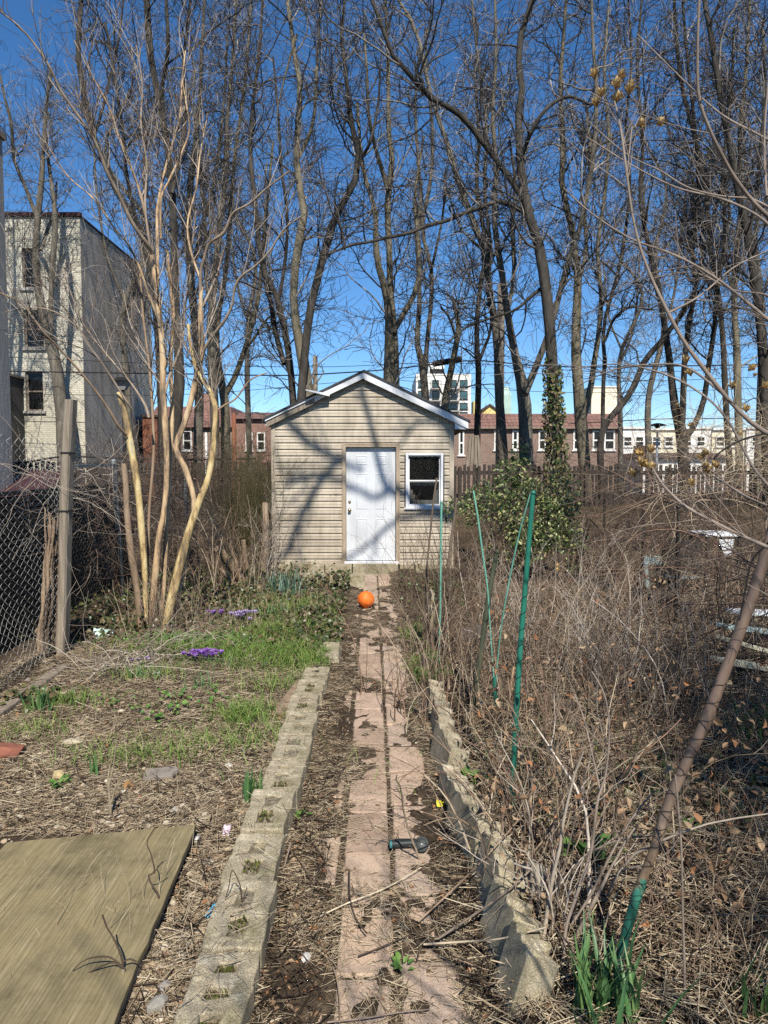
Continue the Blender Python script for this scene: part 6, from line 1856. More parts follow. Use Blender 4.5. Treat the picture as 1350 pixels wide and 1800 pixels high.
clump('little daffodil shoots in the middle of the ivy bed', 470, 1085, 26, .16, .010, .10, 'blade', lean=.4)
clump('fine green shoots right of the crocus flowers', 395, 1170, 40, .12, .006, .10, 'blade', lean=.5)
def broad(label, px, py, n, L, z=.06, name='weed'):
    c = G(px, py, z)
    a = q5.random(n) * 6.28
    r = .02 + .08 * q5.random(n) * L / .1
    x = c[0] + np.cos(a) * r; y = c[1] + np.sin(a) * r
    zz = height(x, y) + .02 + .06 * q5.random(n) * L / .1
    d = np.c_[np.cos(a), np.sin(a), .3 + .5 * q5.random(n)]
    nn = np.c_[-np.cos(a) * .6, -np.sin(a) * .6 - .2, np.ones(n)]
    s = L * (.6 + .6 * q5.random(n))
    o = npobj(name, leaves(np.c_[x, y, zz], d, nn, s, s * .5, .15, .25), M['green'], None, False); tag(o, label, 'weed')
broad('leafy dark green weed on top of the right kerb', 818, 1352, 30, .085, .12)
broad('small green rosette growing between the pavers near the front', 706, 1703, 9, .04, .01)
broad('small leafy weed at the left kerb foot on the path', 530, 1440, 14, .035, .02)
broad('broad leaved green plant among canes right of the kerb', 1020, 1500, 16, .13, .08)
broad('small green shoots in front of the yellowish stone', 105, 1390, 16, .05, .06)
broad('small broad leaved sprout on the middle left bed', 270, 1265, 10, .06, .06)
broad('green ivy sprig under the leaning pole', 1210, 1450, 12, .06, .08)
# crocuses
M['crocus'] = imat('purple_petals', [(.26, .09, .46), (.36, .15, .58), (.46, .25, .66)], .5, .35)
M['crocuspale'] = imat('lilac_petals', [(.42, .30, .60), (.52, .40, .68), (.60, .50, .74)], .5, .35)
def crocus(label, px, py, n, spread, m_, s=.032):
    c = G(px, py, .06)
    o = thing('crocus_clump', label, 'crocus', (c[0], c[1], .06), 'crocus clumps')
    x = c[0] + q5.normal(size=n) * spread; y = c[1] + q5.normal(size=n) * spread * .6
    z = height(x, y) + .05 + .03 * q5.random(n)
    cc = []; dd = []; nn = []
    for k in range(n):
        for j in range(6):
            a = j * 1.047 + k
            d = np.array([cos(a) * .75, sin(a) * .75, .8])
            cc.append(np.array([x[k], y[k], z[k]]) + d * s * .45); dd.append(d); nn.append([-cos(a), -sin(a), .6])
    m6 = len(cc)
    npobj('flowers', leaves(np.array(cc), np.array(dd), np.array(nn), np.full(m6, s), np.full(m6, s * .55), .3, -.1), M[m_], o, False)
    k = n * 5
    npobj('leaves', blades(c[0] + q5.normal(size=k) * spread, c[1] + q5.normal(size=k) * spread * .6, .06 + .06 * q5.random(k), np.full(k, .003), .6), M['blade'], o)
crocus('large clump of open purple crocuses on the left bed', 357, 1165, 34, .085, 'crocus', .052)
crocus('two purple crocuses near the foot of the yellow stem', 380, 1088, 7, .04, 'crocus', .055)
crocus('clump of pale lilac crocuses behind the purple ones', 427, 1092, 16, .08, 'crocuspale', .055)
crocus('few faint lilac crocuses left of the purple clump', 257, 1178, 4, .04, 'crocuspale', .03)

# ------------------------------------------------------------------ twig seedlings and sticks
M['seedling'] = nmat('grey_green_twig', [(.25, (.16, .13, .085)), (.75, (.36, .30, .20))], 12, .8, .2, .003)
M['darktwig'] = nmat('dark_twig', [(.25, (.04, .028, .02)), (.75, (.10, .07, .045))], 12, .85, .2, .003)
def twigplant(name, label, cat, paths, Y, m_, group=None, twigs=0, seed=1, foot=True, m2=None):
    q = np.random.default_rng(seed)
    Ps, Rs = [], []
    for pth in paths:
        p3 = []; rad = []
        yy = Y
        for k, v in enumerate(pth):
            yk = yy + (v[3] if len(v) > 3 else 0)
            p3.append(P(v[0], v[1], yk)); rad.append(v[2] / 2 / F * yk)
        a = resample(np.c_[np.array(p3), np.array(rad)], 18)
        Ps.append(a[:, :3]); Rs.append(np.maximum(a[:, 3], .0006))
    Ps = np.array(Ps); Rs = np.array(Rs)
    o = thing(name, label, cat, Ps[0][0], group)
    npobj('stem', tubes(Ps[:1], Rs[:1], 7, .12), m_, o)
    if len(Ps) > 1: [npobj('branch', tubes(Ps[k_:k_ + 1], Rs[k_:k_ + 1], 6, .12), m2 or m_, o) for k_ in range(1, len(Ps))]
    if twigs:
        A, RA = grow(Ps, Rs, twigs, 5, (.06, .3), (.4, 1.0), .5, .003, .0008, .12, .15, .2, 1, q)
        npobj('twigs', tubes(A, RA, 4), m_, o)
    return o, Ps, Rs
twigplant('bare_seedling', 'short pale stick with dark drooping side twigs at the board edge', 'seedling',
          [[(207, 1802, 8), (212, 1750, 8), (217, 1702, 7)], [(217, 1705, 4), (213, 1680, 4), (200, 1650, 3), (188, 1630, 3), (180, 1608, 3)], [(216, 1700, 3), (205, 1690, 3), (190, 1682, 3), (165, 1683, 3), (145, 1690, 2), (128, 1706, 2)], [(216, 1702, 3), (200, 1692, 3), (175, 1700, 3), (150, 1715, 3), (130, 1742, 2)], [(217, 1690, 3), (228, 1686, 3), (240, 1690, 3)]], 2.22, M['seedling'], m2=M['darktwig'])
twigplant('bare_seedling', 'pale forked twig standing behind the board', 'seedling',
          [[(195, 1455, 6), (194, 1420, 5), (192, 1395, 5), (190, 1370, 4), (193, 1345, 3)], [(196, 1410, 4), (203, 1385, 4), (211, 1370, 3)], [(192, 1380, 3), (200, 1340, 2), (205, 1300, 2)]], 3.42, M['seedling'])
twigplant('bare_seedling', 'thin dark twig growing at the right edge of the board', 'seedling',
          [[(276, 1640, 4), (278, 1600, 4), (279, 1575, 4), (270, 1560, 3), (260, 1540, 3), (272, 1535, 3), (265, 1500, 2), (258, 1480, 2), (272, 1455, 2)], [(278, 1590, 2), (262, 1582, 2), (250, 1590, 2)], [(270, 1535, 2), (285, 1515, 2)], [(272, 1640, 3), (272, 1665, 3), (270, 1685, 3)]], 2.62, M['darktwig'])
twigplant('bare_seedling', 'dark hooked twig lying over the cores of the left kerb', 'seedling',
          [[(424, 1600, 2.5), (424, 1570, 2.5), (420, 1550, 2), (408, 1530, 2), (402, 1560, 2), (396, 1580, 2)], [(424, 1590, 2), (434, 1560, 2)]], 2.6, M['darktwig'])
def stick(label, pts, r, m_, z=.02, name='stick', cat='stick'):
    p3 = np.array([G(px, py, z + zz) for px, py, zz in pts])
    a = resample(p3, 20)
    a[:, 2] = np.maximum(a[:, 2], height(a[:, 0], a[:, 1]) + r)
    o = npobj(name, tubes(a[None], np.linspace(r, r * .6, 20)[None] * (1 + .1 * q5.random((1, 20))), 7, .1), m_)
    tag(o, label, cat)
stick('dark curved stick lying on the middle pavers', [(614, 1530, .01), (614, 1565, .01), (620, 1600, .01), (632, 1625, .01), (645, 1640, .03)], .004, M['darktwig'])
stick('long thin twig crossing the path in front of the nozzle', [(560, 1612, .01), (610, 1588, .01), (680, 1560, .015), (740, 1525, .02)], .0028, M['straw'])
stick('thin dark twig lying from the middle pavers to the right', [(630, 1680, .01), (670, 1665, .01), (720, 1645, .02), (738, 1660, .02), (733, 1690, .01)], .0028, M['darktwig'])
stick('pale twig lying across the pavers at the bottom', [(575, 1797, .01), (640, 1790, .01), (700, 1780, .015), (757, 1774, .01)], .003, M['tantwig'])
stick('grey twig lying along the left pavers near the bottom', [(585, 1700, .01), (592, 1720, .01), (597, 1760, .01), (597, 1800, .01)], .003, M['brownstem'])
stick('forked brown root piece on the soil between board and kerb', [(358, 1492, .02), (372, 1510, .03), (385, 1520, .02), (404, 1516, .01)], .009, M['brownstem'])
stick('pale stalk leaning against the inside of the left kerb', [(511, 1480, .10), (506, 1500, .06), (497, 1535, .01)], .005, M['tantwig'])
stick('long pale stalk along the foot of the left kerb', [(478, 1630, .03), (462, 1690, .02), (455, 1740, .01), (452, 1800, .01)], .004, M['tantwig'])
stick('long pale stem lying out of the right kerb onto the path', [(770, 1650, .02), (830, 1610, .12), (900, 1560, .25), (960, 1500, .3)], .0048, M['tantwig'])
stick('brown stem reaching from the right bed towards the pavers', [(735, 1620, .01), (800, 1560, .10), (860, 1500, .25), (930, 1420, .3)], .0042, M['brownstem'])
stick('straight brown stem over the right kerb lower down', [(745, 1660, .01), (820, 1655, .06), (880, 1650, .16), (960, 1630, .25)], .004, M['cane'])
stick('branched pale twig on the right pavers', [(693, 1384, .01), (715, 1380, .01), (735, 1382, .01), (750, 1372, .02)], .003, M['tantwig'])
# ================================================================== dry canes and shrubs
q6 = np.random.default_rng(91)
def canes(x, y, H, r, lean=.5, K=9, grav=.5, dirb=None, wander=.10, q=q6):
    n = len(x)
    a = q.random(n) * 6.283
    d = np.c_[np.cos(a) * lean * q.random(n), np.sin(a) * lean * q.random(n), np.ones(n)]
    if dirb is not None: d = d + np.array(dirb)
    d = unit(d)
    p = np.c_[x, y, height(x, y) - .02]
    st = (H / (K - 1))[:, None]
    pts = [p]
    bend = q.normal(size=(n, 3)) * .05
    for k in range(K - 1):
        pts.append(pts[-1] + d * st)
        d = unit(d + q.normal(size=(n, 3)) * wander + bend + np.array([0, 0, -1.0]) * grav * .25 * (k / K))
    Pt = np.stack(pts, 1)
    hh = height(Pt[..., 0], Pt[..., 1]) + .004
    Pt[..., 2] = np.maximum(Pt[..., 2], hh)
    R = r[:, None] * np.linspace(1, .35, K)[None]
    return Pt, R
def shrub(name, label, cat, c, n, H, r, spread, lean, m_, twigs, twl, group=None, grav=.5, dirb=None, seed=1, tw2=0, wander=.10):
    q = np.random.default_rng(seed)
    x = c[0] + q.normal(size=n) * spread; y = c[1] + q.normal(size=n) * spread
    hh = H * (.45 + .6 * q.random(n))
    Pt, R = canes(x, y, hh, r * (.5 + .8 * q.random(n)), lean, 9, grav, dirb, wander, q)
    o = thing(name, label, cat, (c[0], c[1], hz(c[0], c[1])), group)
    A, RA = grow(Pt, R, twigs, 5, twl, (.35, 1.0), .6, r * .5, .0009, .14, .12, .15, 1, q, .3)
    parts = [tubes(Pt, R, 5), tubes(A, RA, 4)]
    if tw2:
        B, RB = grow(A, RA, tw2, 4, (twl[0] * .35, twl[1] * .4), (.4, 1.0), .7, r * .3, .0008, .15, .1, .1, 1, q, .3)
        parts.append(tubes(B, RB, 3))
    npobj('canes', merge(parts), m_, o)
    return o
M['canebrown'] = imat('reddish_brown_canes', [(.06, .043, .031), (.13, .092, .064), (.26, .195, .135), (.10, .062, .046)], .85)
M['canegrey'] = imat('grey_canes', [(.15, .12, .095), (.26, .21, .165), (.39, .33, .26), (.52, .45, .37)], .85)
GB = 'dry brambles and stalks on the right bed'
spec = [
 ('bramble_bush', 'tall feathery brown stalks crowding the thin stakes before the shed corner', 785, 1150, 150, 1.45, .0026, .20, .18, 'canebrown', 900, (.12, .4), .15, None, 1200),
 ('bramble_bush', 'upright tan stalks along the right kerb by the grass tuft', 775, 1215, 60, .95, .0028, .18, .22, 'cane', 320, (.1, .35), .2, None, 300),
 ('bramble_bush', 'dense tan stalks round the foot of the dark olive stake', 850, 1255, 110, .8, .003, .30, .35, 'cane', 520, (.1, .35), .35, None, 500),
 ('bramble_bush', 'reddish brown stalks between dark stake and thick green stake', 880, 1200, 110, .9, .0026, .35, .3, 'canebrown', 600, (.1, .35), .3, None, 700),
 ('bramble_bush', 'pale arching canes spilling over the right kerb towards the nozzle', 905, 1470, 60, .85, .0034, .16, .45, 'cane', 260, (.1, .4), .9, (-.30, -.1, 0), 200),
 ('bramble_bush', 'stiff tan canes leaning right just outside the right kerb', 935, 1530, 46, .9, .0036, .16, .35, 'cane', 240, (.1, .4), .4, (.35, 0, 0), 260),
 ('bramble_bush', 'thick clump of grey-tan shoots low between kerb and leaning pole', 985, 1640, 26, .8, .0055, .10, .30, 'canegrey', 150, (.1, .4), .3, (.14, 0, 0), 200),
 ('bramble_bush', 'loose pale shrub behind the thick green stake', 985, 1180, 55, 1.25, .0035, .30, .5, 'canegrey', 520, (.15, .5), .5, None, 900),
 ('bramble_bush', 'broad tangle of grey canes in the middle of the right bed', 1085, 1200, 90, 1.15, .0036, .45, .65, 'canegrey', 760, (.15, .55), .9, None, 1100),
 ('bramble_bush', 'brown tangle in front of the blue-grey chair', 1150, 1120, 90, 1.05, .0032, .5, .7, 'cane', 760, (.15, .5), .9, None, 1100),
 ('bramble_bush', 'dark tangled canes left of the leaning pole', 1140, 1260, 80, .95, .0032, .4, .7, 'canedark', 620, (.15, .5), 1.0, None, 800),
 ('bramble_bush', 'sparse tan shoots in front of the leaning pole', 1065, 1420, 34, .9, .0030, .30, .35, 'cane', 260, (.12, .4), .4, None, 300),
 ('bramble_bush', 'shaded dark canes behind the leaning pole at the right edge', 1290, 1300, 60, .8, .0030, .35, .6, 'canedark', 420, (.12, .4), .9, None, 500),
 ('bramble_bush', 'grey canes under the green evergreen shrub', 935, 1085, 80, 1.25, .0032, .45, .5, 'canegrey', 620, (.15, .5), .6, None, 900),
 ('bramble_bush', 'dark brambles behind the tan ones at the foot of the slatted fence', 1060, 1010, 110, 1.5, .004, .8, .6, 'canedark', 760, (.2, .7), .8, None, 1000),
 ('bramble_bush', 'brown canes filling the gap right of the shed wall', 815, 1040, 80, 1.3, .0032, .35, .3, 'canebrown', 620, (.15, .5), .4, None, 800),
]
for k, (nm, lab, px, py, n, H, r, sp, ln, mt, tw, twl, gv, db, t2) in enumerate(spec):
    c = G(px, py, .07)
    shrub(nm, lab, 'bush', c, int(n * .52), H, r * 1.45, sp, ln, M[mt], int(tw * .30), twl, GB, gv, db, 300 + k, int(t2 * .16))
# general low mass of stalks over the right bed
def field(n, y0, y1, lo, hi, H, r, lean, grav, seed):
    q = np.random.default_rng(seed)
    y = y0 * (y1 / y0) ** q.random(n); x = y * (lo + (hi - lo) * q.random(n))
    k = ~((x + .017 * y - .02 > -.45) & (x + .017 * y - .02 < .44)) & (x < 6)
    x, y = x[k], y[k]; n = len(x)
    Pt, R = canes(x, y, H * (.3 + .9 * q.random(n)), r * (.5 + q.random(n)), lean, 6, grav, None, .14, q)
    return tubes(Pt, R, 4)
o = npobj('dry_stalks', merge([field(420, 2.2, 4.5, .22, .58, .36, .0024, .8, .8, 1), field(700, 4.2, 9.5, .11, .58, .55, .003, .8, .8, 2), field(500, 7.5, 13, .10, .58, .8, .004, .6, .6, 3)]), M['cane'])
tag(o, 'mass of short dry stalks and runners over the right bed', 'dry stalks', kind='stuff')
o = npobj('bed_stalks', merge([field(260, 2.4, 8.5, -.52, -.10, .26, .0014, .5, .3, 5), field(500, 7.5, 12.3, -.30, -.07, .30, .0018, .4, .3, 6)]), M['straw'])
tag(o, 'few thin dry stems standing on the left bed', 'dry stalks', kind='stuff')
n = 1500
y = 2.4 * (9.5 / 2.4) ** q6.random(n); x = y * (.13 + .44 * q6.random(n))
k = (x + .017 * y - .02 > .46) & (x < 4.2); x, y = x[k], y[k]; n = len(x)
c = np.c_[x, y, height(x, y) + .05 + .75 * q6.random(n) ** 1.6]
Ls = .02 + .035 * q6.random(n)
o = npobj('clinging_leaves', leaves(c, q6.normal(size=(n, 3)), q6.normal(size=(n, 3)) + np.array([0, -.4, .6]), Ls, Ls * .5, .35, .3), M['deadleaf'], None, False); tag(o, 'curled dead leaves still caught on the dry stalks at right', 'dead leaves', kind='stuff')
# vines over the netting fence and in front of the back fence
def tangle(name, label, A, B, H, n, seed, mt, spread=.22, r=.0034, L=(.6, 1.8), zlo=.2):
    q = np.random.default_rng(seed)
    A = np.array(A, float); B = np.array(B, float)
    t = q.random(n)[:, None]
    p = A + (B - A) * t
    x = p[:, 0] + q.normal(size=n) * spread; y = p[:, 1] + q.normal(size=n) * spread
    z = height(x, y) + zlo + (H - zlo) * q.random(n) ** .7
    d = unit(q.normal(size=(n, 3)) * [1, .6, .6])
    K = 10; st = (q.uniform(*L, n) / (K - 1))[:, None]
    pts = [np.c_[x, y, z]]; bend = q.normal(size=(n, 3)) * .13
    for k in range(K - 1):
        pts.append(pts[-1] + d * st)
        d = unit(d + q.normal(size=(n, 3)) * .14 + bend - np.array([0, 0, .04]))
    Pt = np.stack(pts, 1); Pt[..., 2] = np.maximum(Pt[..., 2], height(Pt[..., 0], Pt[..., 1]) + .01)
    R = r * (.4 + q.random((n, 1))) * np.linspace(1, .5, K)[None]
    A_, RA = grow(Pt, R, int(n * 1.6), 5, (.15, .5), (.4, 1.0), .6, r * .5, .0009, .15, .05, .1, 1, q, .2)
    o = npobj(name, merge([tubes(Pt, R, 4), tubes(A_, RA, 3)]), M[mt])
    tag(o, label, 'vine'); return o
tangle('vine_tangle', 'tangle of bare vines draped over the right netting fence', (2.9, 5.0), (4.1, 11.2), 1.7, 210, 1, 'cane', .26)
tangle('vine_tangle', 'dark matted vines low along the right netting fence', (2.8, 4.6), (4.2, 12), 1.1, 260, 2, 'canedark', .3, .004)
tangle('vine_tangle', 'yellowish bushy vines heaped against the slatted fence at right', (6.0, 14.6), (9.5, 14.2), 2.35, 420, 3, 'straw', .5, .004, (.8, 2.0), 1.0)
tangle('vine_tangle', 'bare brown vines on the bank below the slatted fence', (2.6, 14.2), (6.5, 14.8), 1.6, 170, 4, 'canebrown', .5, .004, (.8, 2.0), .5)
tangle('vine_tangle', 'dense dark vines covering the chain link behind the tan stems', (-3.5, 8.6), (-3.6, 13.0), 1.9, 520, 5, 'canedark', .22, .004)
tangle('vine_tangle', 'grey thorny vines spilling over the wooden post and fence top at left', (-3.1, 6.2), (-3.5, 9.0), 1.85, 80, 6, 'canegrey', .18, .0028, (.5, 1.2), 1.2)
tangle('vine_tangle', 'brown vines in front of the picket fence left of the shed', (-3.4, 13.4), (-2.2, 14.6), 2.0, 330, 7, 'canebrown', .5, .004, (.8, 1.8))
tangle('twig_pile', 'heap of cut grey twigs on the left bed by the fence', (-2.35, 5.7), (-1.95, 6.6), .16, 110, 8, 'canegrey', .13, .003, (.4, .9), .02)
tangle('vine_tangle', 'leafless vines hanging behind the shed right wall', (1.7, 13.5), (3.6, 14.2), 1.5, 160, 9, 'canedark', .5, .004)
# ------------------------------------------------------------------ leafy shrubs
def leafy(name, label, cat, blobs, n, size, m_, stems_m, seed, base, cat_group=None, nst=26):
    q = np.random.default_rng(seed)
    o = thing(name, label, cat, base)
    cs = []
    tot = sum(b[3] * b[4] * b[5] for b in blobs)
    for (cx, cy, cz, rx, ry, rz) in blobs:
        k = int(n * rx * ry * rz / tot)
        v = unit(q.normal(size=(k, 3))) * (q.random((k, 1)) ** .45)
        # clumps and gaps
        c = np.array([cx, cy, cz]) + v * np.array([rx, ry, rz])
        g_ = vnoise(c[:, 0] * 4.5 + c[:, 1] * 3, c[:, 2] * 4.5, seed)
        cs.append(c[g_ + .25 * q.random(k) > .52])
    c = np.concatenate(cs); k = len(c)
    nn = unit(q.normal(size=(k, 3)) * .7 + np.array([.05, -.45, .6]))
    s = size * (.55 + .8 * q.random(k))
    npobj('foliage', leaves(c, q.normal(size=(k, 3)), nn, s, s * .55, .15, .2), m_, o, False)
    b = blobs[q.integers(0, len(blobs), nst)[0]]
    Pp = []
    for j in range(nst):
        b = blobs[q.integers(0, len(blobs))]
        t = np.array([b[0] + q.normal() * b[3] * .5, b[1] + q.normal() * b[4] * .5, b[2] + q.normal() * b[5] * .5])
        s0 = np.array([base[0] + q.normal() * .15, base[1] + q.normal() * .15, base[2] - .05])
        mid = (s0 + t) / 2 + q.normal(size=3) * .12
        Pp.append(resample(np.array([s0, mid, t]), 10))
    Pp = np.array(Pp); R = np.full((nst, 10), .012) * np.linspace(1, .3, 10)[None]
    A, RA = grow(Pp, R, nst * 16, 5, (.15, .5), (.4, 1.1), .6, .005, .0015, .15, .1, .2, 1, q, .3)
    npobj('branches', merge([tubes(Pp, R, 6), tubes(A, RA, 4)]), stems_m, o)
    return o
D = 10.4
def bl(px, py, Y, rx, ry, rz):
    p = P(px, py, Y); return (p[0], p[1], p[2], rx, ry, rz)
c = G(890, 1020, .1)
leafy('evergreen_shrub', 'glossy green and yellow leaved evergreen shrub at the foot of the ivy trunk', 'shrub',
      [bl(905, 850, 11, .42, .4, .42), bl(870, 880, 10.6, .5, .4, .35), bl(940, 920, 11, .5, .45, .5), bl(985, 880, 11.4, .38, .4, .55), bl(820, 905, 10.2, .36, .3, .20), bl(900, 960, 10.8, .55, .4, .4), bl(1000, 960, 11, .35, .4, .45), bl(915, 805, 11.3, .22, .25, .3), bl(800, 890, 9.8, .22, .25, .14)],
      7800, .062, M['privet'], M['canedark'], 3, (c[0], 10.9, hz(c[0], 10.9)))
M['juniper'] = imat('fine_olive_twigs', [(.05, .055, .02), (.085, .085, .032), (.13, .11, .05), (.10, .07, .04)], .9)
c = (P(446, 900, 12.7)[0], 12.7)
shrub('olive_shrub', 'dense fine-twigged olive green shrub against the left wall of the shed', 'shrub', c, 240, 2.6, .005, .26, .16, M['juniper'], 2600, (.15, .55), None, .1, None, 71, 4200)
shrub('bare_shrub', 'bare grey shrub with upright stems leaning on the left corner of the shed', 'shrub', G(470, 1020, .1), 22, 1.35, .008, .10, .35, M['canegrey'], 150, (.2, .6), None, .2, (.12, 0, 0), 72, 260)
shrub('bare_shrub', 'thin brown suckers between the tan stems and the woodpile', 'shrub', G(370, 1040, .1), 46, 1.7, .006, .38, .25, M['cane'], 300, (.2, .6), None, .2, None, 73, 300)
shrub('bare_shrub', 'wispy twigs around the feet of the tan multi-stemmed tree', 'shrub', G(285, 1105, .1), 60, .75, .003, .22, .35, M['cane'], 260, (.1, .3), None, .3, None, 74, 200)
# ------------------------------------------------------------------ cut logs
M['cutwood'] = nmat('cut_wood', [(.25, (.30, .20, .11)), (.75, (.50, .37, .22))], 9, .85, .3, .004, (1, 1, .3))
def log(label, a, b, r, seed, m_='brownstem'):
    q = np.random.default_rng(seed)
    a = np.array(a); b = np.array(b)
    pts = resample(np.array([a, (a + b) / 2 + q.normal(size=3) * .02, b]), 8)
    o = thing('cut_log', label, 'log', a, 'cut logs left of the shed')
    npobj('bark', tubes(pts[None], np.full((1, 8), r) * (1 + .1 * q.random((1, 8))), 12, .12), M[m_], o)
    MB().lathe(b - (b - a) / np.linalg.norm(b - a) * .004, b - a, [(0, r * .93), (.012, r * .9)], 14).build('cut_face', M['cutwood'], o)
g0 = G(432, 1030, .1)
log('thick pale sawn log leaning to the left among the brambles beside the shed', (P(425, 1022, 10.6)), (P(382, 965, 10.2)), .062, 1, 'cutwood')
log('short cut branch lying in front of the leaning pale log', P(416, 1030, 10.0), P(388, 1000, 9.9), .028, 2)
log('rough broken branch standing beside the shed wall behind the bare shrub', P(462, 1000, 11.6), P(466, 885, 11.9), .05, 3)
log('upright split branch between leaning log and shed', P(434, 1000, 11), P(428, 950, 11), .035, 4)
log('pale broken stump among the suckers', P(420, 1000, 11.2), P(403, 945, 11.2), .03, 5)

# ================================================================== things beyond the right fence
M['bluegrey'] = nmat('faded_blue_grey_paint', [(.3, (.20, .27, .27)), (.7, (.36, .44, .43))], 6, .7, .2, .003)
ch = thing('garden_chair', 'faded blue-grey garden bench end beyond the right netting fence', 'chair', (4.2, 10.2, 0))
def q3(px, py, Y): return P(px, py, Y)
Yc = 10.3
MB().bar(q3(1133, 990, Yc), q3(1142, 1080, Yc), .09, .06).build('leg', M['bluegrey'], ch, bevel=.005)
MB().bar(q3(1194, 992, Yc), q3(1200, 1058, Yc + .1), .085, .06).build('leg', M['bluegrey'], ch, bevel=.005)
MB().bar(q3(1131, 985, Yc - .005), q3(1162, 985, Yc - .005), .06, .12).build('armrest', M['bluegrey'], ch, bevel=.005)
MB().bar(q3(1138, 1025, Yc + .09), q3(1120, 1075, Yc - .2), .09, .05).build('brace', M['bluegrey'], ch, bevel=.005)
MB().bar(q3(1165, 1002, Yc + .3), q3(1192, 1010, Yc + .4), .3, .04).build('seat', M['black'], ch, bevel=.005)
tb = thing('white_table', 'white plastic table standing in the shade beyond the right fence', 'table', (5.2, 10.6, 0))
a = P(1236, 938, 10.8); b = P(1292, 934, 11.0)
MB().box(a[0], b[0], 10.7, 11.4, a[2] - .04, a[2]).build('tabletop', M['white'], tb, bevel=.01)
for x, y in ((a[0] + .05, 10.75), (b[0] - .05, 10.75), (a[0] + .05, 11.35), (b[0] - .05, 11.35)):
    MB().box(x - .025, x + .025, y - .025, y + .025, -.02, a[2] - .042).build('leg', M['fencedark'], tb)
a = P(1262, 948, 10.66); b = P(1290, 976, 10.66)
sh = thing('white_cloth', 'white sheet hanging at the end of the white table', 'cloth', (a[0], 10.66, b[2]))
MB().hexa([(a[0] + .1, 10.64, b[2]), (b[0] - .05, 10.65, b[2]), (b[0] - .05, 10.655, b[2]), (a[0] + .1, 10.645, b[2]), (a[0], 10.64, a[2]), (b[0], 10.65, a[2]), (b[0], 10.655, a[2]), (a[0], 10.645, a[2])]).build('sheet', M['white'], sh)
a = P(1225, 1005, 9.8); 
br = thing('dark_barrel', 'dark planter barrel in the shade between chair and table', 'barrel', (a[0], 10.3, 0))
MB().lathe((a[0], 10.3, hz(a[0], 10.3)), (0, 0, 1), [(0, .24), (.2, .28), (.45, .29), (.7, .25), (.72, .22), (.66, .2)], 20).build('staves', M['fencedark'], br, smooth=True)
MB().lathe((a[0], 10.3, hz(a[0], 10.3) + .2), (0, 0, 1), [(0, .283), (.03, .286)], 20).build('hoop', M['metal'], br)
M['paleboard'] = nmat('pale_yellow_board', [(.3, (.42, .38, .25)), (.7, (.64, .60, .44))], 5, .8, .2, .003, (1, 1, 1))
bz = 0
for k, (a, b, w_, lab, m_) in enumerate((((1290, 1075), (1362, 1078), .16, 'white board topmost of the stack beyond the right fence', 'white'),
                           ((1268, 1100), (1362, 1112), .12, 'grey board second in the stack beyond the right fence', 'bluegrey'),
                           ((1270, 1122), (1362, 1148), .14, 'pale yellow board lying lowest behind the leaning pole', 'paleboard'),
                           ((1262, 1160), (1362, 1176), .16, 'long pale yellow board nearest the leaning pole', 'paleboard'))):
    Y = 6.6 - k * .25
    p = P(*a, Y); q = P(*b, Y + .15)
    q2 = p + (q - p) * 2.2
    o = thing('stacked_board', lab, 'board', p, 'pale boards beyond the right fence')
    MB().bar(p, q2, w_ * 1.2, .035).build('plank', M[m_], o, bevel=.004)

# ================================================================== foreground rose of Sharon shrubs
M['rosestem'] = nmat('grey_brown_stem', [(.2, (.11, .085, .065)), (.5, (.22, .175, .14)), (.85, (.36, .30, .25))], 14, .75, .4, .003, (1, 1, .3))
M['pod'] = imat('dry_seed_pods', [(.50, .33, .12), (.66, .47, .19), (.74, .57, .28), (.42, .25, .10)], .7, .25)
def pods(o, pl, s=.022, seed=1, cnt=1):
    q = np.random.default_rng(seed)
    for p in pl:
        ax = unit((q.normal(size=3) * .35 + np.array([0, -.1, 1]))[None])[0]
        u = unit(np.cross(ax, [0.2, 1, .1])[None])[0]; v = np.cross(ax, u)
        ctr = [np.array(p)] if cnt == 1 else [np.array(p) + q.normal(size=3) * s * .9 for _ in range(cnt)]
        for c_ in ctr:
            cc, dd, nn = [], [], []
            for ring, (op, ln) in enumerate(((.55, 1.0), (1.15, .8))):
                for j in range(5):
                    a = j * 1.2566 + q.random() * .35 + ring * .6
                    rad = u * cos(a) + v * sin(a)
                    d = unit((ax + rad * op)[None])[0]
                    cc.append(c_ + d * s * .5 * ln); dd.append(d); nn.append(ax - rad * .8)
            k = len(cc)
            npobj('seed_pod', leaves(np.array(cc), np.array(dd), np.array(nn), np.full(k, s) * q.uniform(.8, 1.15, k), np.full(k, s * .45), .3, -.12), M['pod'], o, False)
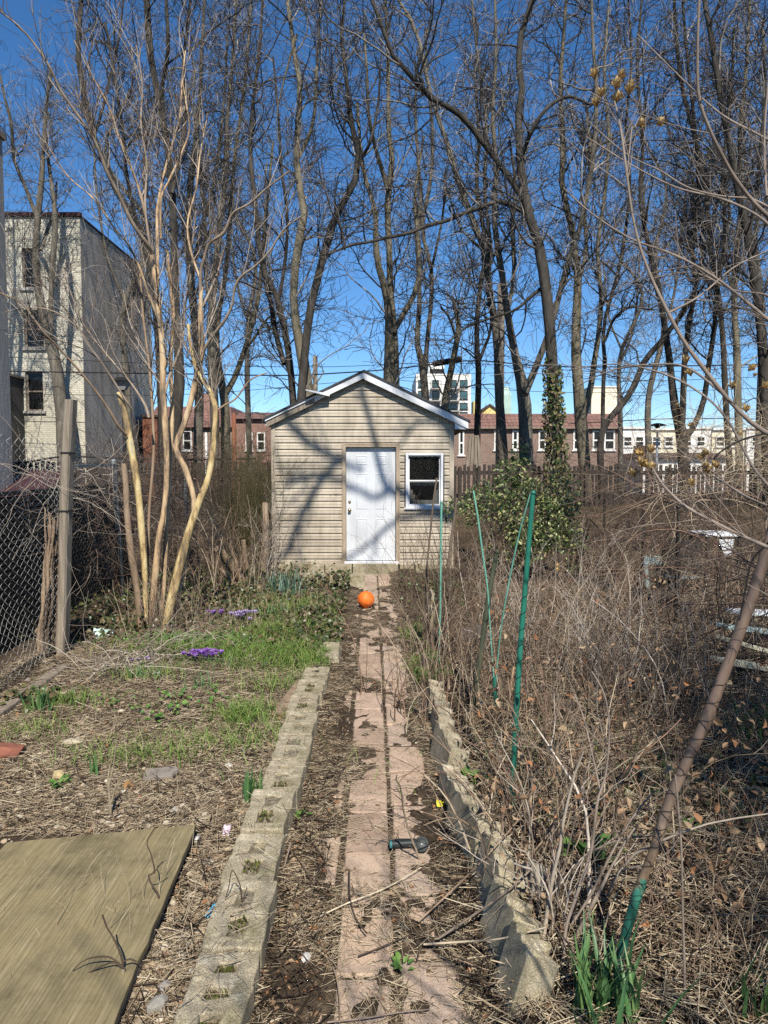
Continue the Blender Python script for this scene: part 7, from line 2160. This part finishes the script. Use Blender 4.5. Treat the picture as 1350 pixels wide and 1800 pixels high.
def nearshrub(name, label, paths, m_, podpx, twigs, seed, s=.02, podcnt=1):
    Ps, Rs = [], []
    for Y0, Y1, pth in paths:
        p3 = []; rad = []
        n = len(pth)
        for k, v in enumerate(pth):
            y = Y0 + (Y1 - Y0) * k / (n - 1)
            p3.append(P(v[0], v[1], y)); rad.append(v[2] / 2 / F * y)
        a = resample(np.c_[np.array(p3), np.array(rad)], 30)
        Ps.append(a[:, :3]); Rs.append(np.maximum(a[:, 3] * .8, .0006) * (1 + .14 * (q6.random(30) - .5)))
    Ps = np.array(Ps); Rs = np.array(Rs)
    o = thing(name, label, 'shrub', Ps[0][0])
    q = np.random.default_rng(seed)
    nb = len(Ps)
    for k in range(nb):
        parts = [tubes(Ps[k:k + 1], Rs[k:k + 1], 9, .14)]
        tk = int(twigs / nb + .5) if nb < 3 else (int(twigs * .4) if k == 0 else int(twigs * .6 / (nb - 1)) + 1)
        A, RA = grow(Ps[k:k + 1], Rs[k:k + 1], tk, 7, (.10, .55), (.4, 1.1), .5, .0022, .0007, .12, .1, .1, 1, q, .3)
        B, RB = grow(A, RA, tk * 2, 4, (.05, .2), (.4, 1.0), .7, .0012, .0006, .13, .1, .2, 1, q, .3)
        npobj('main_stem' if k == 0 else 'branch', merge(parts + [tubes(A, RA, 4), tubes(B, RB, 3)]), m_, o)
    pods(o, [P(a, b, y) for a, b, y in podpx], s, seed, podcnt)
    return o
nearshrub('rose_of_sharon', 'pale arching branch curving down from the top edge to the right edge in the foreground',
          [(2.2, 2.0, [(1460, 440, 12), (1400, 415, 11), (1350, 380, 9.5), (1320, 350, 8.5), (1290, 310, 8), (1265, 265, 7.5), (1245, 222, 7), (1228, 170, 7), (1226, 90, 6), (1229, 0, 5.5), (1232, -60, 5)]),
           (2.2, 2.3, [(1348, 345, 6), (1345, 300, 5), (1344, 230, 4), (1350, 150, 4)]),
           (2.4, 2.6, [(1362, 370, 6), (1320, 350, 5), (1270, 345, 4), (1210, 330, 4), (1160, 300, 3), (1100, 270, 2.5), (1030, 210, 2)])], M['rosestem'], [], 12, 41)
nearshrub('rose_of_sharon', 'long thin foreground stem with golden seed pods at its top, curving right',
          [(2.1, 2.3, [(1450, 800, 13), (1400, 782, 12), (1350, 762, 11), (1320, 742, 10), (1280, 702, 9.5), (1240, 652, 9), (1200, 597, 8), (1167, 535, 7.5), (1146, 490, 7), (1127, 440, 6), (1112, 380, 5.5), (1101, 300, 5), (1090, 220, 4), (1080, 178, 3.5)]),
           (2.3, 2.35, [(1103, 310, 4), (1107, 260, 3.5), (1111, 222, 3)]),
           (2.2, 2.5, [(1280, 700, 6), (1215, 650, 5), (1165, 640, 4), (1080, 650, 3), (1010, 680, 2.5)]),
           (2.2, 2.6, [(1175, 550, 5), (1230, 520, 4), (1290, 470, 3), (1350, 440, 3)])], M['rosestem'],
          [(1078, 160, 2.3), (1086, 146, 2.32), (1060, 165, 2.28), (1066, 178, 2.31), (1091, 160, 2.33), (1111, 212, 2.35), (1212, 660, 2.6), (1300, 690, 2.6), (1333, 660, 2.5)], 14, 42, .034, 2)
nearshrub('rose_of_sharon', 'low foreground branches with tawny seed pods pointing left at the right edge',
          [(1.9, 2.2, [(1440, 1000, 11), (1350, 962, 9), (1300, 940, 8), (1250, 915, 7), (1205, 890, 6.5), (1170, 858, 5.5), (1152, 832, 5), (1147, 822, 4.5)]),
           (2.0, 2.4, [(1350, 890, 6), (1310, 872, 5.5), (1275, 850, 5), (1255, 838, 4)]),
           (2.0, 2.3, [(1350, 955, 6), (1322, 985, 5), (1310, 1040, 5), (1300, 1090, 4)]),
           (2.2, 2.6, [(1350, 760, 5), (1300, 775, 4), (1260, 800, 3.5), (1250, 822, 3)])], M['rosestem'],
          [(1146, 814, 2.2), (1140, 818, 2.21), (1153, 816, 2.22), (1252, 815, 2.4), (1240, 834, 2.4), (1258, 822, 2.42), (983, 1000, 4.5)], 18, 43, .032, 2)
nearshrub('rose_of_sharon', 'pale forked young stem rising in front of the leaning pole from the bottom right',
          [(2.35, 2.6, [(990, 1690, 9), (995, 1630, 8), (1015, 1570, 7.5), (1040, 1490, 7), (1050, 1410, 6), (1065, 1360, 5), (1071, 1280, 4), (1062, 1220, 4), (1040, 1180, 3)]),
           (2.5, 2.7, [(1055, 1390, 4.5), (1040, 1320, 3.5), (1025, 1260, 3), (1010, 1220, 2.5)]),
           (2.45, 2.6, [(1005, 1625, 6), (1040, 1570, 6), (1075, 1500, 5), (1110, 1440, 4), (1150, 1390, 3)])], M['rosestem'],
          [], 16, 44, .02)
nearshrub('rose_of_sharon', 'thin upright stem in front of the ground right of the leaning pole',
          [(2.2, 2.2, [(1204, 1800, 6), (1203, 1700, 6), (1200, 1600, 5.5), (1198, 1500, 5), (1193, 1430, 5), (1187, 1362, 4)])], M['rosestem'], [], 4, 45)
nearshrub('rose_of_sharon', 'loose mesh of thin grey twigs hanging into the upper right from beyond the edge',
          [(3.0, 3.4, [(1480, 640, 9), (1400, 600, 8), (1330, 545, 7), (1260, 490, 6), (1190, 450, 5), (1110, 420, 4), (1040, 375, 3), (990, 330, 2.5)]),
           (3.0, 3.5, [(1400, 450, 7), (1340, 385, 6), (1270, 350, 5), (1190, 330, 4), (1110, 290, 3), (1030, 240, 2)]),
           (3.2, 3.6, [(1400, 270, 6), (1330, 235, 5), (1260, 195, 4), (1180, 120, 3), (1120, 60, 2.5)]),
           (3.0, 3.5, [(1400, 900, 7), (1330, 830, 6), (1280, 740, 5), (1230, 690, 4), (1160, 655, 4), (1080, 640, 3), (1000, 650, 2)]),
           (3.0, 3.4, [(1400, 560, 6), (1350, 520, 5), (1290, 510, 4), (1220, 480, 3), (1140, 490, 2.5)])], M['rosestem'],
          [(1303, 765, 3.3), (1325, 662, 3.3), (1245, 655, 3.4), (1215, 750, 3.4), (1190, 715, 3.5)], 90, 46, .024)

shrub('rose_of_sharon', 'added unseen twiggy shrub beside the viewer, put there to shade the lower right bed', 'shrub', (2.35, -.1), 120, 3.3, .016, .4, .35, M['rosestem'], 900, (.3, .9), None, .1, (-.10, .0, 0), 401, 700)  # added out of view to cast shade on the lower right bed
shrub('rose_of_sharon', 'added unseen leaning shrub behind the viewer, put there to speckle the near pavers with shadow', 'shrub', (1.1, -2.0), 46, 5.2, .012, .22, .16, M['rosestem'], 260, (.3, .8), None, .05, (-.16, .02, 0), 403, 300)  # added out of view for branch shadows across the near path
shrub('rose_of_sharon', 'second added unseen shrub beyond the right frame edge, shading the bed under the leaning pole', 'shrub', (3.0, 1.2), 80, 3.0, .015, .35, .3, M['rosestem'], 600, (.3, .8), None, .1, (.05, -.05, 0), 402, 600)  # added outside the frame to darken the bed with its shade

# ================================================================== cables, poles, lamps
def cable(label, pts, r, name='overhead_cable'):
    p3 = np.array([P(*q) for q in pts]); a = resample(p3, 40)
    o = npobj(name, tubes(a[None], np.full((1, 40), r), 5), M['black']); tag(o, label, 'cable'); return o
cable('thick black cable crossing left of the shed at roof height', [(-120, 650, 24), (100, 654, 24), (300, 657, 24), (500, 660, 24), (590, 656, 24), (700, 648, 24), (830, 634, 24), (1000, 645, 24), (1400, 640, 24)], .022)
cable('thin upper wire running through the treetops above the shed', [(-120, 622, 27), (300, 640, 27), (560, 645, 27), (800, 638, 27), (1100, 655, 27), (1400, 640, 27)], .011)
cable('thin wire behind the trees at the height of the shed ridge', [(-120, 690, 29), (300, 694, 29), (600, 672, 29), (900, 655, 29), (1100, 670, 29), (1400, 660, 29)], .011)
cable('low wire at eave height behind the right trees', [(700, 668, 30), (900, 686, 30), (1100, 690, 30), (1400, 680, 30)], .011)
cable('thick low cable passing the foot of the cream house', [(-120, 832, 20), (30, 815, 20), (110, 803, 20), (200, 805, 20), (330, 808, 20), (450, 806, 20)], .03)
cable('dark cable strung in front of the cream row houses', [(1000, 745, 30), (1090, 740, 30), (1180, 736, 30), (1290, 736, 30), (1400, 738, 30)], .02)
sb = thing('splice_box', 'long black cable box hanging on the wires before the white apartment block', 'cable box', (2.3, 24, 5.4))
MB().lathe(P(761, 640, 23.9), P(811, 631, 23.9) - P(761, 640, 23.9), [(0, .07), (.01, .10), (.95, .10), (.97, .07)], 12).build('casing', M['black'], sb)
MB().lathe(P(757, 641, 23.9), P(811, 631, 23.9) - P(757, 641, 23.9), [(0, .03), (1.05, .03)], 8).build('clamp', M['metal'], sb)
def pole(label, px, top, Y, r, m_):
    p = P(px, top, Y); o = thing('utility_pole', label, 'pole', (p[0], Y, 0))
    MB().lathe((p[0], Y, -.2), (0, 0, 1), [(0, r * 1.15), (p[2] + .2, r)], 12).build('shaft', m_, o, smooth=True)
    MB().box(p[0] - .5, p[0] + .5, Y - .06, Y + .06, p[2] - .65, p[2] - .55).build('crossarm', m_, o) if False else None
    MB().lathe((p[0], Y, p[2] + .001), (0, 0, 1), [(0, r), (.05, r * .3)], 12).build('pole_top', m_, o)
    return o
pole('grey wooden utility pole left of the shed ridge', 554, 627, 26, .085, M['greywood'])
pole('weathered pale pole standing behind the curved trunk right of the shed', 881, 500, 25, .13, M['greywood'])
pole('white steel post in front of the brick house with mansard roof', 362, 762, 34, .06, M['offwhite'])
pole('rusty brown post between brick houses and olive shrub', 411, 728, 18, .05, M['rust'])
def lamp(label, px, top, Y, kind):
    p = P(px, top, Y); o = thing('street_lamp', label, 'street lamp', (p[0], Y, 0))
    MB().lathe((p[0], Y, -.1), (0, 0, 1), [(0, .09), (p[2] - .3, .045)], 10).build('lamp_post', M['black'] if kind == 0 else M['metal'], o, smooth=True)
    if kind == 0:
        MB().hexa([(p[0] - .10, Y - .1, p[2] - .42), (p[0] + .10, Y - .1, p[2] - .42), (p[0] + .10, Y + .1, p[2] - .42), (p[0] - .10, Y + .1, p[2] - .42), (p[0] - .24, Y - .24, p[2] - .1), (p[0] + .24, Y - .24, p[2] - .1), (p[0] + .24, Y + .24, p[2] - .1), (p[0] - .24, Y + .24, p[2] - .1)]).build('lantern_glass', M['stuccolight'], o)
        MB().hexa([(p[0] - .34, Y - .34, p[2] - .098), (p[0] + .34, Y - .34, p[2] - .098), (p[0] + .34, Y + .34, p[2] - .098), (p[0] - .34, Y + .34, p[2] - .098), (p[0] - .15, Y - .15, p[2] + .05), (p[0] + .15, Y - .15, p[2] + .05), (p[0] + .15, Y + .15, p[2] + .05), (p[0] - .15, Y + .15, p[2] + .05)]).build('lamp_cap', M['black'], o)
    else:
        MB().lathe((p[0], Y, p[2] - .30), (0, 0, 1), [(0, .08), (.10, .14), (.12, .42), (.17, .40), (.24, .15), (.26, .02)], 16).build('lamp_head', M['black'], o, smooth=True)
lamp('black lantern street lamp in front of the grey rendered side wall', 216, 666, 27, 0)
lamp('street lamp with flat dark head before the cream row houses', 1156, 742, 34, 1)
# weathered leaning panel behind the slatted fence
wp2 = thing('weathered_hoarding', 'tall weathered board panel narrowing to its top, behind the fence right of the shed', 'hoarding', (2.3, 16.6, 1))
Yp = 16.6
a, b, c_, d = P(818, 822, Yp), P(848, 822, Yp), P(842, 765, Yp), P(826, 765, Yp)
MB().prism([a, b, c_, d], (0, .08, 0)).build('boards', M['greywood'], wp2)
mb = MB()
for t in (.25, .5, .75):
    p0 = a + (b - a) * t; p1 = d + (c_ - d) * t
    mb.bar(p0 - np.array([0, .004, 0]), p1 - np.array([0, .004, 0]), .012, .006, (0, 1, 0))
mb.build('board_joint', M['fencedark'], wp2)
